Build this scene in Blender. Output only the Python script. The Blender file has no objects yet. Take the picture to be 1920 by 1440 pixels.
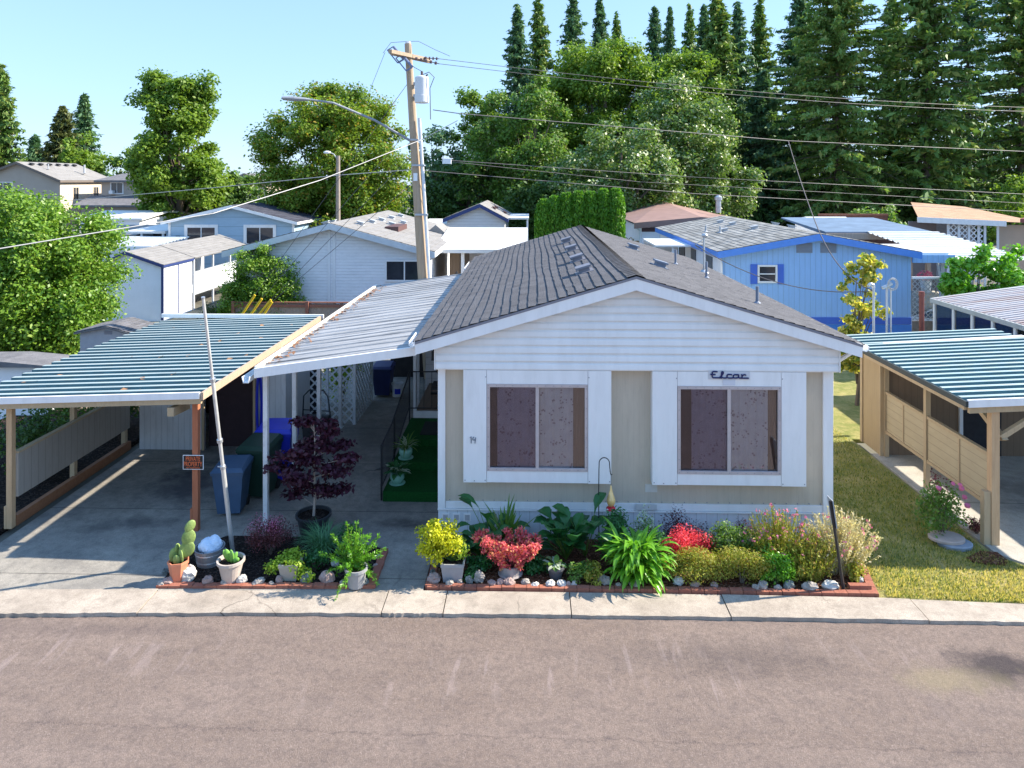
import bpy, math, random
import numpy as np
from mathutils import Vector, Matrix, Euler
S = bpy.context.scene
COL = S.collection
# ---------------------------------------------------------------- camera model (used to lay things out by their real distance)
F = 1331.0; H = 6.58; HY = 337.0; YAW = math.radians(1.5)
sn, cs = math.sin(YAW), math.cos(YAW)
def at(px, py, Y):
    D = Y / (sn*(px-960)/F + cs); u = D*(px-960)/F
    return (cs*u - sn*D, Y, H - D*(py-HY)/F)
def gr(px, py, z=0.0):
    D = (H-z)*F/(py-HY); u = D*(px-960)/F
    return (cs*u - sn*D, sn*u + cs*D, z)
R = math.radians
ORG = {}
# ---------------------------------------------------------------- mesh builder
class MB:
    def __init__(s): s.v = []; s.f = []; s.mi = []; s.m = 0
    def add(s, vs, fs):
        o = len(s.v); s.v.extend([tuple(map(float, p)) for p in vs])
        for f in fs: s.f.append(tuple(o+i for i in f)); s.mi.append(s.m)
        return s
    def box(s, x0, x1, y0, y1, z0, z1):
        return s.add([(x0,y0,z0),(x1,y0,z0),(x1,y1,z0),(x0,y1,z0),(x0,y0,z1),(x1,y0,z1),(x1,y1,z1),(x0,y1,z1)],
              [(0,3,2,1),(4,5,6,7),(0,1,5,4),(1,2,6,5),(2,3,7,6),(3,0,4,7)])
    def frus(s, cx, cy, z0, z1, a, b, sx=0, sy=0):
        (w0,d0),(w1,d1) = a, b
        return s.add([(cx-w0/2,cy-d0/2,z0),(cx+w0/2,cy-d0/2,z0),(cx+w0/2,cy+d0/2,z0),(cx-w0/2,cy+d0/2,z0),
               (cx+sx-w1/2,cy+sy-d1/2,z1),(cx+sx+w1/2,cy+sy-d1/2,z1),(cx+sx+w1/2,cy+sy+d1/2,z1),(cx+sx-w1/2,cy+sy+d1/2,z1)],
              [(0,3,2,1),(4,5,6,7),(0,1,5,4),(1,2,6,5),(2,3,7,6),(3,0,4,7)])
    def quad(s, a, b, c, d): return s.add([a,b,c,d], [(0,1,2,3)])
    def poly(s, pts): return s.add(pts, [tuple(range(len(pts)))])
    def prism(s, pts, y0, y1):          # pts in (x,z), extruded along y
        n = len(pts)
        return s.add([(x,y0,z) for x,z in pts]+[(x,y1,z) for x,z in pts],
              [tuple(range(n)), tuple(range(2*n-1, n-1, -1))]+[(i, i+n, (i+1)%n+n, (i+1)%n) for i in range(n)])
    def prismx(s, pts, x0, x1):         # pts in (y,z)
        n = len(pts)
        return s.add([(x0,y,z) for y,z in pts]+[(x1,y,z) for y,z in pts],
              [tuple(range(n)), tuple(range(2*n-1, n-1, -1))]+[(i, i+n, (i+1)%n+n, (i+1)%n) for i in range(n)])
    def slab(s, pts, z0, z1):           # pts in (x,y)
        n = len(pts)
        return s.add([(x,y,z0) for x,y in pts]+[(x,y,z1) for x,y in pts],
              [tuple(range(n-1,-1,-1)), tuple(range(n, 2*n))]+[(i, (i+1)%n, (i+1)%n+n, i+n) for i in range(n)])
    def tube(s, pts, r, n=8, cap=True):
        P = [Vector(p) for p in pts]; k = len(P)
        rs = [r]*k if not hasattr(r, '__len__') else list(r)
        o = len(s.v); prev = None
        for i in range(k):
            t = (P[min(i+1,k-1)]-P[max(i-1,0)])
            t = t.normalized() if t.length > 1e-9 else Vector((0,0,1))
            if prev is None:
                a = Vector((0,0,1)) if abs(t.z) < .9 else Vector((1,0,0)); u = t.cross(a).normalized()
            else:
                u = prev - t*prev.dot(t); u = u.normalized() if u.length > 1e-6 else t.orthogonal().normalized()
            prev = u; w = t.cross(u)
            for j in range(n):
                an = 2*math.pi*j/n; s.v.append(tuple(P[i]+(u*math.cos(an)+w*math.sin(an))*rs[i]))
        for i in range(k-1):
            for j in range(n):
                s.f.append((o+i*n+j, o+i*n+(j+1)%n, o+(i+1)*n+(j+1)%n, o+(i+1)*n+j)); s.mi.append(s.m)
        if cap:
            s.f.append(tuple(o+j for j in range(n-1,-1,-1))); s.mi.append(s.m)
            s.f.append(tuple(o+(k-1)*n+j for j in range(n))); s.mi.append(s.m)
        return s
    def lathe(s, prof, c=(0,0,0), n=20, sx=1, sy=1):
        o = len(s.v); k = len(prof)
        for r, z in prof:
            for j in range(n):
                a = 2*math.pi*j/n; s.v.append((c[0]+r*sx*math.cos(a), c[1]+r*sy*math.sin(a), c[2]+z))
        for i in range(k-1):
            for j in range(n):
                s.f.append((o+i*n+j, o+i*n+(j+1)%n, o+(i+1)*n+(j+1)%n, o+(i+1)*n+j)); s.mi.append(s.m)
        return s
    def ball(s, c, rad, n=12, k=7, rot=None, jit=0, rng=None):
        o = len(s.v); M_ = rot.to_matrix() if rot else None
        for i in range(k+1):
            th = math.pi*i/k
            for j in range(n):
                a = 2*math.pi*j/n
                q = Vector((rad[0]*math.sin(th)*math.cos(a), rad[1]*math.sin(th)*math.sin(a), rad[2]*math.cos(th)))
                if jit and 0 < i < k: q *= 1+rng.uniform(-jit, jit)
                if M_: q = M_ @ q
                s.v.append((c[0]+q.x, c[1]+q.y, c[2]+q.z))
        for i in range(k):
            for j in range(n):
                s.f.append((o+i*n+j, o+(i+1)*n+j, o+(i+1)*n+(j+1)%n, o+i*n+(j+1)%n)); s.mi.append(s.m)
        return s
    def mark(s): return len(s.v)
    def xf(s, M_, k=0):
        for i in range(k, len(s.v)): s.v[i] = tuple(M_ @ Vector(s.v[i]))
        return s
    def blade(s, b, az, L, W, lift, droop, n=5, prof=None, fold=.25, tw=0):
        """arching leaf from b: az heading, lift start angle from horizontal, droop total bend"""
        prof = prof or [.35, .8, 1, .85, .5, .03]
        n = len(prof)-1
        p = Vector(b); d = Vector((math.cos(az), math.sin(az), 0)); side = Vector((-math.sin(az), math.cos(az), 0))
        o = len(s.v)
        for i in range(n+1):
            an = lift - droop*(i/n)**1.3
            t = d*math.cos(an)+Vector((0,0,1))*math.sin(an)
            nn = side.cross(t)*-1
            if nn.z < 0 and abs(an) < 1.5: nn = -nn
            w = W*prof[i]/2
            s.v += [tuple(p-side*w+nn*w*fold), tuple(p), tuple(p+side*w+nn*w*fold)]
            p = p + t*(L/n)
        for i in range(n):
            q = o+3*i
            s.f += [(q,q+1,q+4,q+3),(q+1,q+2,q+5,q+4)]; s.mi += [s.m, s.m]
        return s
    def build(s, name, mats, parent=None, org=None, smooth=False):
        if not isinstance(mats, (list, tuple)): mats = [mats]
        if parent is not None: org = ORG[parent.name]
        if org is None:
            a = np.array(s.v); mn, mx = a.min(0), a.max(0); org = ((mn[0]+mx[0])/2, (mn[1]+mx[1])/2, mn[2])
        me = bpy.data.meshes.new(name)
        ox, oy, oz = org
        me.from_pydata([(x-ox, y-oy, z-oz) for x,y,z in s.v], [], s.f)
        for m in mats: me.materials.append(m)
        if len(mats) > 1: me.polygons.foreach_set('material_index', s.mi)
        if smooth: me.polygons.foreach_set('use_smooth', [True]*len(me.polygons))
        me.update()
        return link(name, me, parent, org)
def link(name, me, parent=None, org=(0,0,0)):
    o = bpy.data.objects.new(name, me); COL.objects.link(o)
    if parent is not None: o.parent = parent
    else: o.location = org
    ORG[o.name] = org
    return o
def boxes(name, mat, parent, lst): return [MB().box(*q).build(name, mat, parent) for q in lst]
def tag(o, label=None, cat=None, group=None, kind=None):
    if label: o['label'] = label
    if cat: o['category'] = cat
    if group: o['group'] = group
    if kind: o['kind'] = kind
    return o
def T(name, label, cat, loc, group=None):
    o = bpy.data.objects.new(name, None); COL.objects.link(o); o.location = loc
    o.empty_display_size = .2
    ORG[o.name] = tuple(loc); return tag(o, label, cat, group)
def struct(name, mb, mat, smooth=False): return tag(mb.build(name, mat, None, (0,0,0), smooth), kind='structure')
def copy_thing(root, loc, rz=0, sc=1, label=None):
    r = root.copy(); COL.objects.link(r); r.location = loc; r.rotation_euler = (0,0,rz)
    r.scale = sc if hasattr(sc, '__len__') else (sc,)*3
    if label: r['label'] = label
    ORG[r.name] = tuple(loc)
    for ch in list(root.children):
        c = ch.copy(); COL.objects.link(c); c.parent = r
        for g in list(ch.children):
            d = g.copy(); COL.objects.link(d); d.parent = c
    return r
def text(body, name, mat, center, width, parent, height=None, ext=.004, rx=math.pi/2, rz=0):
    cu = bpy.data.curves.new(name, 'FONT'); cu.body = body; cu.extrude = ext; cu.align_x = 'CENTER'; cu.align_y = 'CENTER'
    t = bpy.data.objects.new(name, cu); COL.objects.link(t)
    dg = bpy.context.evaluated_depsgraph_get(); me = bpy.data.meshes.new_from_object(t.evaluated_get(dg))
    bpy.data.objects.remove(t)
    a = np.array([v.co[:] for v in me.vertices]); mn, mx = a.min(0), a.max(0)
    sx = width/(mx[0]-mn[0]); sy = (height/(mx[1]-mn[1])) if height else sx
    o = ORG[parent.name]
    Mx = Matrix.Translation(Vector(center)-Vector(o)) @ Matrix.Rotation(rz, 4, 'Z') @ Matrix.Rotation(rx, 4, 'X') @ Matrix.Diagonal((sx, sy, 1, 1)) @ Matrix.Translation((-(mn[0]+mx[0])/2, -(mn[1]+mx[1])/2, 0))
    me.transform(Mx); me.materials.clear(); me.materials.append(mat)
    return link(name, me, parent, o)
# ---------------------------------------------------------------- foliage clouds (numpy)
def unit(rng, n):
    v = rng.normal(size=(n,3)); return v/np.linalg.norm(v, axis=1, keepdims=True)
def nrm(v): return v/np.maximum(np.linalg.norm(v, axis=1, keepdims=True), 1e-9)
def leafmesh(name, C, N, rng, ln, wd, mats, parent=None, org=None, U=None, sj=.35, mi=None):
    n = len(C); C = np.asarray(C, float)
    if U is None: U = unit(rng, n)
    U = nrm(U - N*np.sum(U*N, axis=1, keepdims=True)); W = np.cross(N, U)
    s = 1+rng.uniform(-sj, sj, (n,1))
    ln = np.reshape(ln, (-1,1)) if np.ndim(ln) else ln
    wd = np.reshape(wd, (-1,1)) if np.ndim(wd) else wd
    u = U*ln*s*.5; w = W*wd*s*.5; bend = N*(ln*.12)*s
    V = np.stack([C-u-bend*.6, C-w*1.0-u*.1+bend*.2, C+u-bend*.5, C+w-u*.1+bend*.2], 1).reshape(-1,3)
    if parent is not None: org = ORG[parent.name]
    if org is None: mn, mx = V.min(0), V.max(0); org = ((mn[0]+mx[0])/2, (mn[1]+mx[1])/2, mn[2])
    V = V - np.array(org)
    me = bpy.data.meshes.new(name)
    me.vertices.add(4*n); me.vertices.foreach_set('co', V.ravel().astype(np.float32))
    me.loops.add(4*n); me.loops.foreach_set('vertex_index', np.arange(4*n, dtype=np.int32))
    me.polygons.add(n); me.polygons.foreach_set('loop_start', np.arange(0,4*n,4, dtype=np.int32))
    if not isinstance(mats, (list,tuple)): mats = [mats]
    for m in mats: me.materials.append(m)
    if mi is not None: me.polygons.foreach_set('material_index', np.asarray(mi, np.int32))
    me.update(calc_edges=True)
    return link(name, me, parent, org)
def clump(rng, blobs, per, shell=(.7,1.05), outw=.55, up=.25, squash=1.0):
    Cs, Ns = [], []
    for b in blobs:
        c = np.array(b[:3]); r = np.array(b[3:6]); k = max(4, int(per*(b[6] if len(b) > 6 else 1)))
        d = unit(rng, k); rr = rng.uniform(shell[0], shell[1], (k,1))
        Cs.append(c + d*r*rr); nn = d*outw + unit(rng, k)*.65 + np.array([0,0,up]); Ns.append(nrm(nn))
    return np.concatenate(Cs), np.concatenate(Ns)
# ---------------------------------------------------------------- materials
def nt(name):
    m = bpy.data.materials.new(name); m.use_nodes = True; t = m.node_tree
    for n in list(t.nodes): t.nodes.remove(n)
    o = t.nodes.new('ShaderNodeOutputMaterial'); b = t.nodes.new('ShaderNodeBsdfPrincipled')
    t.links.new(b.outputs[0], o.inputs[0]); return m, t, b
def N(t, typ, **kw):
    n = t.nodes.new(typ)
    for k, v in kw.items():
        if k[0] == 'i' and k[1:].isdigit(): n.inputs[int(k[1:])].default_value = v
        elif k in ('op',): n.operation = v
        else: setattr(n, k, v)
    return n
def L(t, a, b): t.links.new(a, b)
def c4(c): return (c[0], c[1], c[2], 1)
def mixc(t, fac, a, b, mode='MIX'):
    n = N(t, 'ShaderNodeMix', data_type='RGBA', blend_type=mode)
    for s, x in ((n.inputs[0], fac), (n.inputs[6], a), (n.inputs[7], b)):
        if hasattr(x, 'node'): L(t, x, s)
        else: s.default_value = x if not isinstance(x, tuple) else c4(x)
    return n.outputs[2]
def math_(t, op, a, b=0, c=None, clamp=False):
    n = N(t, 'ShaderNodeMath', op=op, use_clamp=clamp)
    for i, x in enumerate((a, b) if c is None else (a, b, c)):
        if hasattr(x, 'node'): L(t, x, n.inputs[i])
        else: n.inputs[i].default_value = x
    return n.outputs[0]
def coords(t, stretch=None, kind='Object'):
    tc = N(t, 'ShaderNodeTexCoord'); o = tc.outputs[kind]
    if stretch:
        mp = N(t, 'ShaderNodeMapping'); mp.inputs['Scale'].default_value = stretch; L(t, o, mp.inputs[0]); o = mp.outputs[0]
    return o
def noise(t, vec, sc, det=5, rough=.6, dist=0):
    n = N(t, 'ShaderNodeTexNoise'); L(t, vec, n.inputs['Vector']); n.inputs['Scale'].default_value = sc
    n.inputs['Detail'].default_value = det; n.inputs['Roughness'].default_value = rough; n.inputs['Distortion'].default_value = dist
    return n.outputs[0]
def ramp(t, fac, a, b, c0=(0,0,0), c1=(1,1,1)):
    n = N(t, 'ShaderNodeValToRGB'); L(t, fac, n.inputs[0]); e = n.color_ramp.elements
    e[0].position = a; e[1].position = b; e[0].color = c4(c0); e[1].color = c4(c1); return n.outputs[0]
def bump(t, b, h, strength, dist=.02):
    n = N(t, 'ShaderNodeBump'); n.inputs['Strength'].default_value = strength; n.inputs['Distance'].default_value = dist
    L(t, h, n.inputs['Height']); L(t, n.outputs[0], b.inputs['Normal'])
def M(name, col, rough=.7, var=.15, scale=6, bmp=0, bscale=60, metal=0, spec=.4, col2=None, island=0, stretch=None, dirt=0, dcol=(.12,.1,.08), dscale=2.0, dpos=(.5,.75)):
    m, t, b = nt(name); v = coords(t, stretch)
    nz = noise(t, v, scale)
    lo = tuple(x*(1-var) for x in col); hi = tuple(min(1, x*(1+var)) for x in (col2 or col))
    c = mixc(t, ramp(t, nz, .3, .7), lo, hi)
    if island:
        g = N(t, 'ShaderNodeNewGeometry'); k = math_(t, 'MULTIPLY_ADD', g.outputs['Random Per Island'], 2*island, 1-island)
        cc = N(t, 'ShaderNodeCombineColor'); [L(t, k, cc.inputs[i]) for i in range(3)]
        c = mixc(t, 1.0, c, cc.outputs[0], 'MULTIPLY')
    if dirt:
        dz = noise(t, v, dscale, 8, .7)
        c = mixc(t, math_(t, 'MULTIPLY', ramp(t, dz, *dpos), dirt), c, dcol)
    L(t, c, b.inputs['Base Color']); b.inputs['Roughness'].default_value = rough; b.inputs['Metallic'].default_value = metal
    b.inputs['Specular IOR Level'].default_value = spec
    if bmp: bump(t, b, noise(t, v, bscale, 4), bmp)
    return m
def leafmat(name, c1, c2, trans=.35, rough=.5, spec=.35, c3=None, p3=.12):
    m, t, b = nt(name); g = N(t, 'ShaderNodeNewGeometry'); rd = g.outputs['Random Per Island']
    v = coords(t); nz = noise(t, v, .55, 3)
    f = math_(t, 'ADD', math_(t, 'MULTIPLY', rd, .6), math_(t, 'MULTIPLY_ADD', nz, 1.2, -.4), clamp=True)
    c = mixc(t, f, c1, c2)
    if c3: c = mixc(t, math_(t, 'LESS_THAN', math_(t, 'FRACT', math_(t, 'MULTIPLY', rd, 37.3)), p3), c, c3)
    L(t, c, b.inputs['Base Color']); b.inputs['Roughness'].default_value = rough; b.inputs['Specular IOR Level'].default_value = spec
    tr = N(t, 'ShaderNodeBsdfTranslucent'); L(t, mixc(t, 1.0, c, (1.25,1.3,.7), 'MULTIPLY'), tr.inputs[0])
    mx = N(t, 'ShaderNodeMixShader', i0=trans); L(t, b.outputs[0], mx.inputs[1]); L(t, tr.outputs[0], mx.inputs[2])
    out = [n for n in t.nodes if n.type == 'OUTPUT_MATERIAL'][0]; L(t, mx.outputs[0], out.inputs[0])
    return m
def glassmat(name, tint=(.55,.57,.6), refl=1.0):
    m, t, b = nt(name)
    tr = N(t, 'ShaderNodeBsdfTransparent'); tr.inputs[0].default_value = c4(tint)
    gl = N(t, 'ShaderNodeBsdfGlossy'); gl.inputs['Roughness'].default_value = .03
    fr = N(t, 'ShaderNodeFresnel'); fr.inputs[0].default_value = 1.5
    mx = N(t, 'ShaderNodeMixShader'); L(t, math_(t, 'MULTIPLY', fr.outputs[0], refl, clamp=True), mx.inputs[0]); L(t, tr.outputs[0], mx.inputs[1]); L(t, gl.outputs[0], mx.inputs[2])
    out = [n for n in t.nodes if n.type == 'OUTPUT_MATERIAL'][0]; L(t, mx.outputs[0], out.inputs[0]); return m
def lapmat(name, col, pitch=.15, rough=.55, dirt=.35, axis=2, strength=.6, dcol=(.2,.2,.2), gk=.45):
    """horizontal lap (axis 2) or vertical groove (axis 0/1) siding"""
    m, t, b = nt(name); v = coords(t); sp = N(t, 'ShaderNodeSeparateXYZ'); L(t, v, sp.inputs[0])
    src = sp.outputs[axis] if axis != 3 else math_(t, 'ADD', sp.outputs[0], sp.outputs[1])
    fr = math_(t, 'FRACT', math_(t, 'DIVIDE', src, pitch))
    gap = math_(t, 'GREATER_THAN', fr, .93)
    st = coords(t, (2,2,.35) if axis != 2 else (.5,.5,1.5)); nz = noise(t, st, 3, 8, .7)
    c = mixc(t, ramp(t, nz, .3, .75), tuple(x*1.03 for x in col), tuple(x*.88 for x in col))
    c = mixc(t, math_(t, 'MULTIPLY', ramp(t, noise(t, st, 9, 8, .75), .52, .8), dirt), c, dcol)
    c = mixc(t, math_(t, 'MULTIPLY', gap, gk), c, tuple(x*.35 for x in col))
    L(t, c, b.inputs['Base Color']); b.inputs['Roughness'].default_value = rough
    if axis == 2: h = math_(t, 'SUBTRACT', 1, fr)
    else: h = math_(t, 'SUBTRACT', 1, gap)
    bump(t, b, h, strength, .02); return m
def ellipse_mask(t, sp, cx, cy, rx, ry, nz, soft=.5, wob=.9):
    dx = math_(t, 'DIVIDE', math_(t, 'SUBTRACT', sp.outputs[0], cx), rx); dy = math_(t, 'DIVIDE', math_(t, 'SUBTRACT', sp.outputs[1], cy), ry)
    d = math_(t, 'SQRT', math_(t, 'ADD', math_(t, 'MULTIPLY', dx, dx), math_(t, 'MULTIPLY', dy, dy)))
    d = math_(t, 'ADD', d, math_(t, 'MULTIPLY_ADD', nz, wob*2, -wob))
    return ramp(t, d, 1-soft, 1+soft*.3, (1,1,1), (0,0,0))
def asphalt():
    m, t, b = nt('road_asphalt'); v = coords(t); sp = N(t, 'ShaderNodeSeparateXYZ'); L(t, v, sp.inputs[0])
    fine = noise(t, v, 95, 3, .8); mid = noise(t, v, 14, 5, .7); big = noise(t, coords(t, (.35,1,1)), 1.1, 6, .65)
    c = mixc(t, ramp(t, big, .3, .7), (.235,.172,.135), (.32,.242,.198))
    c = mixc(t, math_(t, 'MULTIPLY', ramp(t, mid, .42, .62), .5), c, (.13,.105,.095))
    c = mixc(t, math_(t, 'MULTIPLY', ramp(t, noise(t, v, 33, 3, .7), .5, .64), .55), c, (.36,.28,.235))
    c = mixc(t, math_(t, 'MULTIPLY', ramp(t, noise(t, coords(t, (.5,1,1)), 4.5, 6, .75), .5, .66), .4), c, (.14,.11,.1))
    vo = N(t, 'ShaderNodeTexVoronoi'); L(t, v, vo.inputs['Vector']); vo.inputs['Scale'].default_value = 46
    c = mixc(t, math_(t, 'MULTIPLY', ramp(t, vo.outputs[0], .05, .3, (1,1,1), (0,0,0)), .45), c, (.36,.28,.25))
    c = mixc(t, math_(t, 'MULTIPLY', ramp(t, fine, .42, .62, (1,1,1), (0,0,0)), .5), c, (.07,.055,.05))
    # brushed sealer strokes: pale slanting streaks
    mp = N(t, 'ShaderNodeMapping'); mp.inputs['Rotation'].default_value = (0,0,R(22)); mp.inputs['Scale'].default_value = (3.6,.55,1); L(t, v, mp.inputs[0])
    stv = noise(t, mp.outputs[0], 1.6, 3, .6, .6); band = noise(t, coords(t, (.25,.9,1)), .9, 2)
    rowy = ramp(t, math_(t, 'ABSOLUTE', math_(t, 'SUBTRACT', sp.outputs[1], 9.6)), .3, 1.3, (1,1,1), (0,0,0))
    stk = math_(t, 'MULTIPLY', math_(t, 'MULTIPLY', ramp(t, stv, .55, .68), ramp(t, band, .42, .58)), rowy)
    c = mixc(t, math_(t, 'MULTIPLY', stk, .42), c, (.38,.30,.275))
    nz = noise(t, v, 2.2, 6, .7)
    dk = ellipse_mask(t, sp, 2.2, 9.95, 2.6, .42, nz, .9, 1.3); c = mixc(t, math_(t, 'MULTIPLY', dk, .3), c, (.11,.09,.085))
    dk = ellipse_mask(t, sp, -6.5, 10.3, 2.6, .22, nz, .9, 1.2); c = mixc(t, math_(t, 'MULTIPLY', dk, .4), c, (.09,.07,.068))
    oil = ellipse_mask(t, sp, 6.35, 9.85, .8, .5, nz, .7, 1.0); c = mixc(t, math_(t, 'MULTIPLY', oil, .85), c, (.045,.037,.04))
    oil2 = ellipse_mask(t, sp, 3.1, 9.9, 1.3, .55, noise(t, v, 3.6, 6, .7), .7, 1.5); c = mixc(t, math_(t, 'MULTIPLY', oil2, .28), c, (.06,.048,.048))
    gs = ellipse_mask(t, sp, 5.6, 9.6, .9, .35, nz, .8, 1.3); c = mixc(t, math_(t, 'MULTIPLY', gs, .35), c, (.30,.25,.13))
    wob = math_(t, 'MULTIPLY_ADD', noise(t, v, 3.2, 8, .85), .36, -.18)
    ln = math_(t, 'ABSOLUTE', math_(t, 'SUBTRACT', math_(t, 'ADD', math_(t, 'ADD', sp.outputs[1], wob), math_(t, 'MULTIPLY', sp.outputs[0], .014)), 8.44))
    c = mixc(t, math_(t, 'MULTIPLY', ramp(t, ln, .003, .016, (1,1,1), (0,0,0)), .38), c, (.05,.04,.04))
    L(t, c, b.inputs['Base Color']); b.inputs['Roughness'].default_value = .9; b.inputs['Specular IOR Level'].default_value = .2
    hh = math_(t, 'ADD', fine, math_(t, 'MULTIPLY', mid, .6)); bump(t, b, hh, .7, .02); return m
def concrete(name, c0, c1, joints=None, stains=(), cracks=0, rough=.85):
    m, t, b = nt(name); v = coords(t); sp = N(t, 'ShaderNodeSeparateXYZ'); L(t, v, sp.inputs[0])
    big = noise(t, v, .9, 8, .7); fine = noise(t, v, 70, 3, .8)
    c = mixc(t, ramp(t, big, .32, .68), c0, c1)
    c = mixc(t, math_(t, 'MULTIPLY', ramp(t, fine, .4, .65, (1,1,1), (0,0,0)), .45), c, tuple(x*.45 for x in c0))
    c = mixc(t, math_(t, 'MULTIPLY', ramp(t, noise(t, v, 5, 8, .75), .47, .72), .6), c, tuple(x*.5 for x in c0))
    nz = noise(t, v, 1.7, 6, .7)
    for (cx,cy,rx,ry,col,k) in stains: c = mixc(t, math_(t, 'MULTIPLY', ellipse_mask(t, sp, cx, cy, rx, ry, nz, .8, 1.2), k), c, col)
    h = fine
    if cracks:
        vo = N(t, 'ShaderNodeTexVoronoi', feature='DISTANCE_TO_EDGE'); vo.inputs['Scale'].default_value = cracks
        ad = N(t, 'ShaderNodeVectorMath', op='ADD'); L(t, v, ad.inputs[0])
        nn = N(t, 'ShaderNodeTexNoise'); L(t, v, nn.inputs['Vector']); nn.inputs['Scale'].default_value = 3; nn.inputs['Detail'].default_value = 6
        sc = N(t, 'ShaderNodeVectorMath', op='SCALE'); L(t, nn.outputs[1], sc.inputs[0]); sc.inputs['Scale'].default_value = .35; L(t, sc.outputs[0], ad.inputs[1])
        L(t, ad.outputs[0], vo.inputs['Vector'])
        k = math_(t, 'MULTIPLY', ramp(t, vo.outputs[0], .004, .014, (1,1,1), (0,0,0)), ramp(t, noise(t, v, .35, 2), .56, .66))
        c = mixc(t, math_(t, 'MULTIPLY', k, .8), c, (.06,.045,.035))
    for (ax, off, per) in (joints or ()):
        fr = math_(t, 'FRACT', math_(t, 'DIVIDE', math_(t, 'ADD', sp.outputs[ax], off+1000*per), per))
        j = math_(t, 'LESS_THAN', fr, .012/per*1.6)
        c = mixc(t, math_(t, 'MULTIPLY', j, .75), c, (.05,.045,.04))
    L(t, c, b.inputs['Base Color']); b.inputs['Roughness'].default_value = rough; b.inputs['Specular IOR Level'].default_value = .2
    bump(t, b, h, .4, .015); return m
def lawnmat():
    m, t, b = nt('lawn_turf'); v = coords(t)
    spx = N(t, 'ShaderNodeSeparateXYZ'); L(t, v, spx.inputs[0])
    c = mixc(t, math_(t, 'ADD', ramp(t, noise(t, v, .9, 5, .65), .4, .6), math_(t, 'MULTIPLY', ramp(t, math_(t, 'ABSOLUTE', math_(t, 'SUBTRACT', spx.outputs[1], 15)), 2.2, 3.2, (1,1,1), (0,0,0)), .35), clamp=True), (.58,.46,.17), (.24,.27,.06))
    c = mixc(t, math_(t, 'MULTIPLY', ramp(t, noise(t, v, 3.5, 5, .7), .45, .65), .6), c, (.58,.47,.2))
    c = mixc(t, math_(t, 'MULTIPLY', ramp(t, noise(t, v, 50, 4, .8), .4, .6), .5), c, (.17,.15,.045))
    L(t, c, b.inputs['Base Color']); b.inputs['Roughness'].default_value = 1; bump(t, b, noise(t, v, 60, 4, .8), .9, .04); return m
def soilmat(name, a, bb, chip):
    m, t, b = nt(name); v = coords(t)
    vo = N(t, 'ShaderNodeTexVoronoi'); L(t, v, vo.inputs['Vector']); vo.inputs['Scale'].default_value = 28
    c = mixc(t, vo.outputs[0], a, bb); sp = N(t, 'ShaderNodeSeparateColor'); L(t, vo.outputs[1], sp.inputs[0])
    c = mixc(t, math_(t, 'MULTIPLY', math_(t, 'GREATER_THAN', sp.outputs[0], .8), .6), c, chip)
    L(t, c, b.inputs['Base Color']); b.inputs['Roughness'].default_value = 1; b.inputs['Specular IOR Level'].default_value = .1
    bump(t, b, vo.outputs[0], 1, .05); return m
def curtainmat():
    m, t, b = nt('curtain_floral'); v = coords(t, (1,0,1)); sp = N(t, 'ShaderNodeSeparateXYZ'); L(t, v, sp.inputs[0])
    dn = N(t, 'ShaderNodeTexNoise'); L(t, v, dn.inputs['Vector']); dn.inputs['Scale'].default_value = 14; dn.inputs['Detail'].default_value = 3
    vo = N(t, 'ShaderNodeTexVoronoi'); vo.inputs['Scale'].default_value = 19; L(t, v, vo.inputs['Vector'])
    big = N(t, 'ShaderNodeTexVoronoi'); big.inputs['Scale'].default_value = 5.2; L(t, v, big.inputs['Vector']); big.inputs['Randomness'].default_value = .45
    near = math_(t, 'LESS_THAN', big.outputs[0], .42); spot = math_(t, 'LESS_THAN', vo.outputs[0], .36)
    k = math_(t, 'MULTIPLY', near, spot)
    c = mixc(t, ramp(t, noise(t, v, 7, 3), .35, .65), (.50,.475,.53), (.58,.555,.60))
    c = mixc(t, math_(t, 'MULTIPLY', k, .8), c, mixc(t, dn.outputs[0], (.24,.13,.16), (.17,.17,.22)))
    L(t, c, b.inputs['Base Color']); b.inputs['Roughness'].default_value = 1; return m
def woodmat(name, a, b2, sc=(14,14,1.2), bmp=.3, dirt=0):
    m, t, b = nt(name); v = coords(t, sc)
    c = mixc(t, ramp(t, noise(t, v, 1.5, 6, .7, .4), .3, .7), a, b2)
    c = mixc(t, math_(t, 'MULTIPLY', ramp(t, noise(t, v, 5, 4, .8), .55, .75), .45), c, tuple(x*.4 for x in a))
    L(t, c, b.inputs['Base Color']); b.inputs['Roughness'].default_value = .8; bump(t, b, noise(t, v, 5, 5), bmp, .01); return m
def brickmat():
    m, t, b = nt('brick_paver'); v = coords(t)
    c = mixc(t, ramp(t, noise(t, v, 9, 6, .7), .3, .7), (.30,.085,.05), (.42,.17,.10))
    c = mixc(t, math_(t, 'MULTIPLY', ramp(t, noise(t, v, 30, 6, .8), .5, .7), .5), c, (.13,.07,.055))
    g = N(t, 'ShaderNodeNewGeometry'); c = mixc(t, math_(t, 'MULTIPLY', g.outputs['Random Per Island'], .5), c, (.22,.08,.06))
    L(t, c, b.inputs['Base Color']); b.inputs['Roughness'].default_value = .95; bump(t, b, noise(t, v, 60), .5); return m
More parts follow.
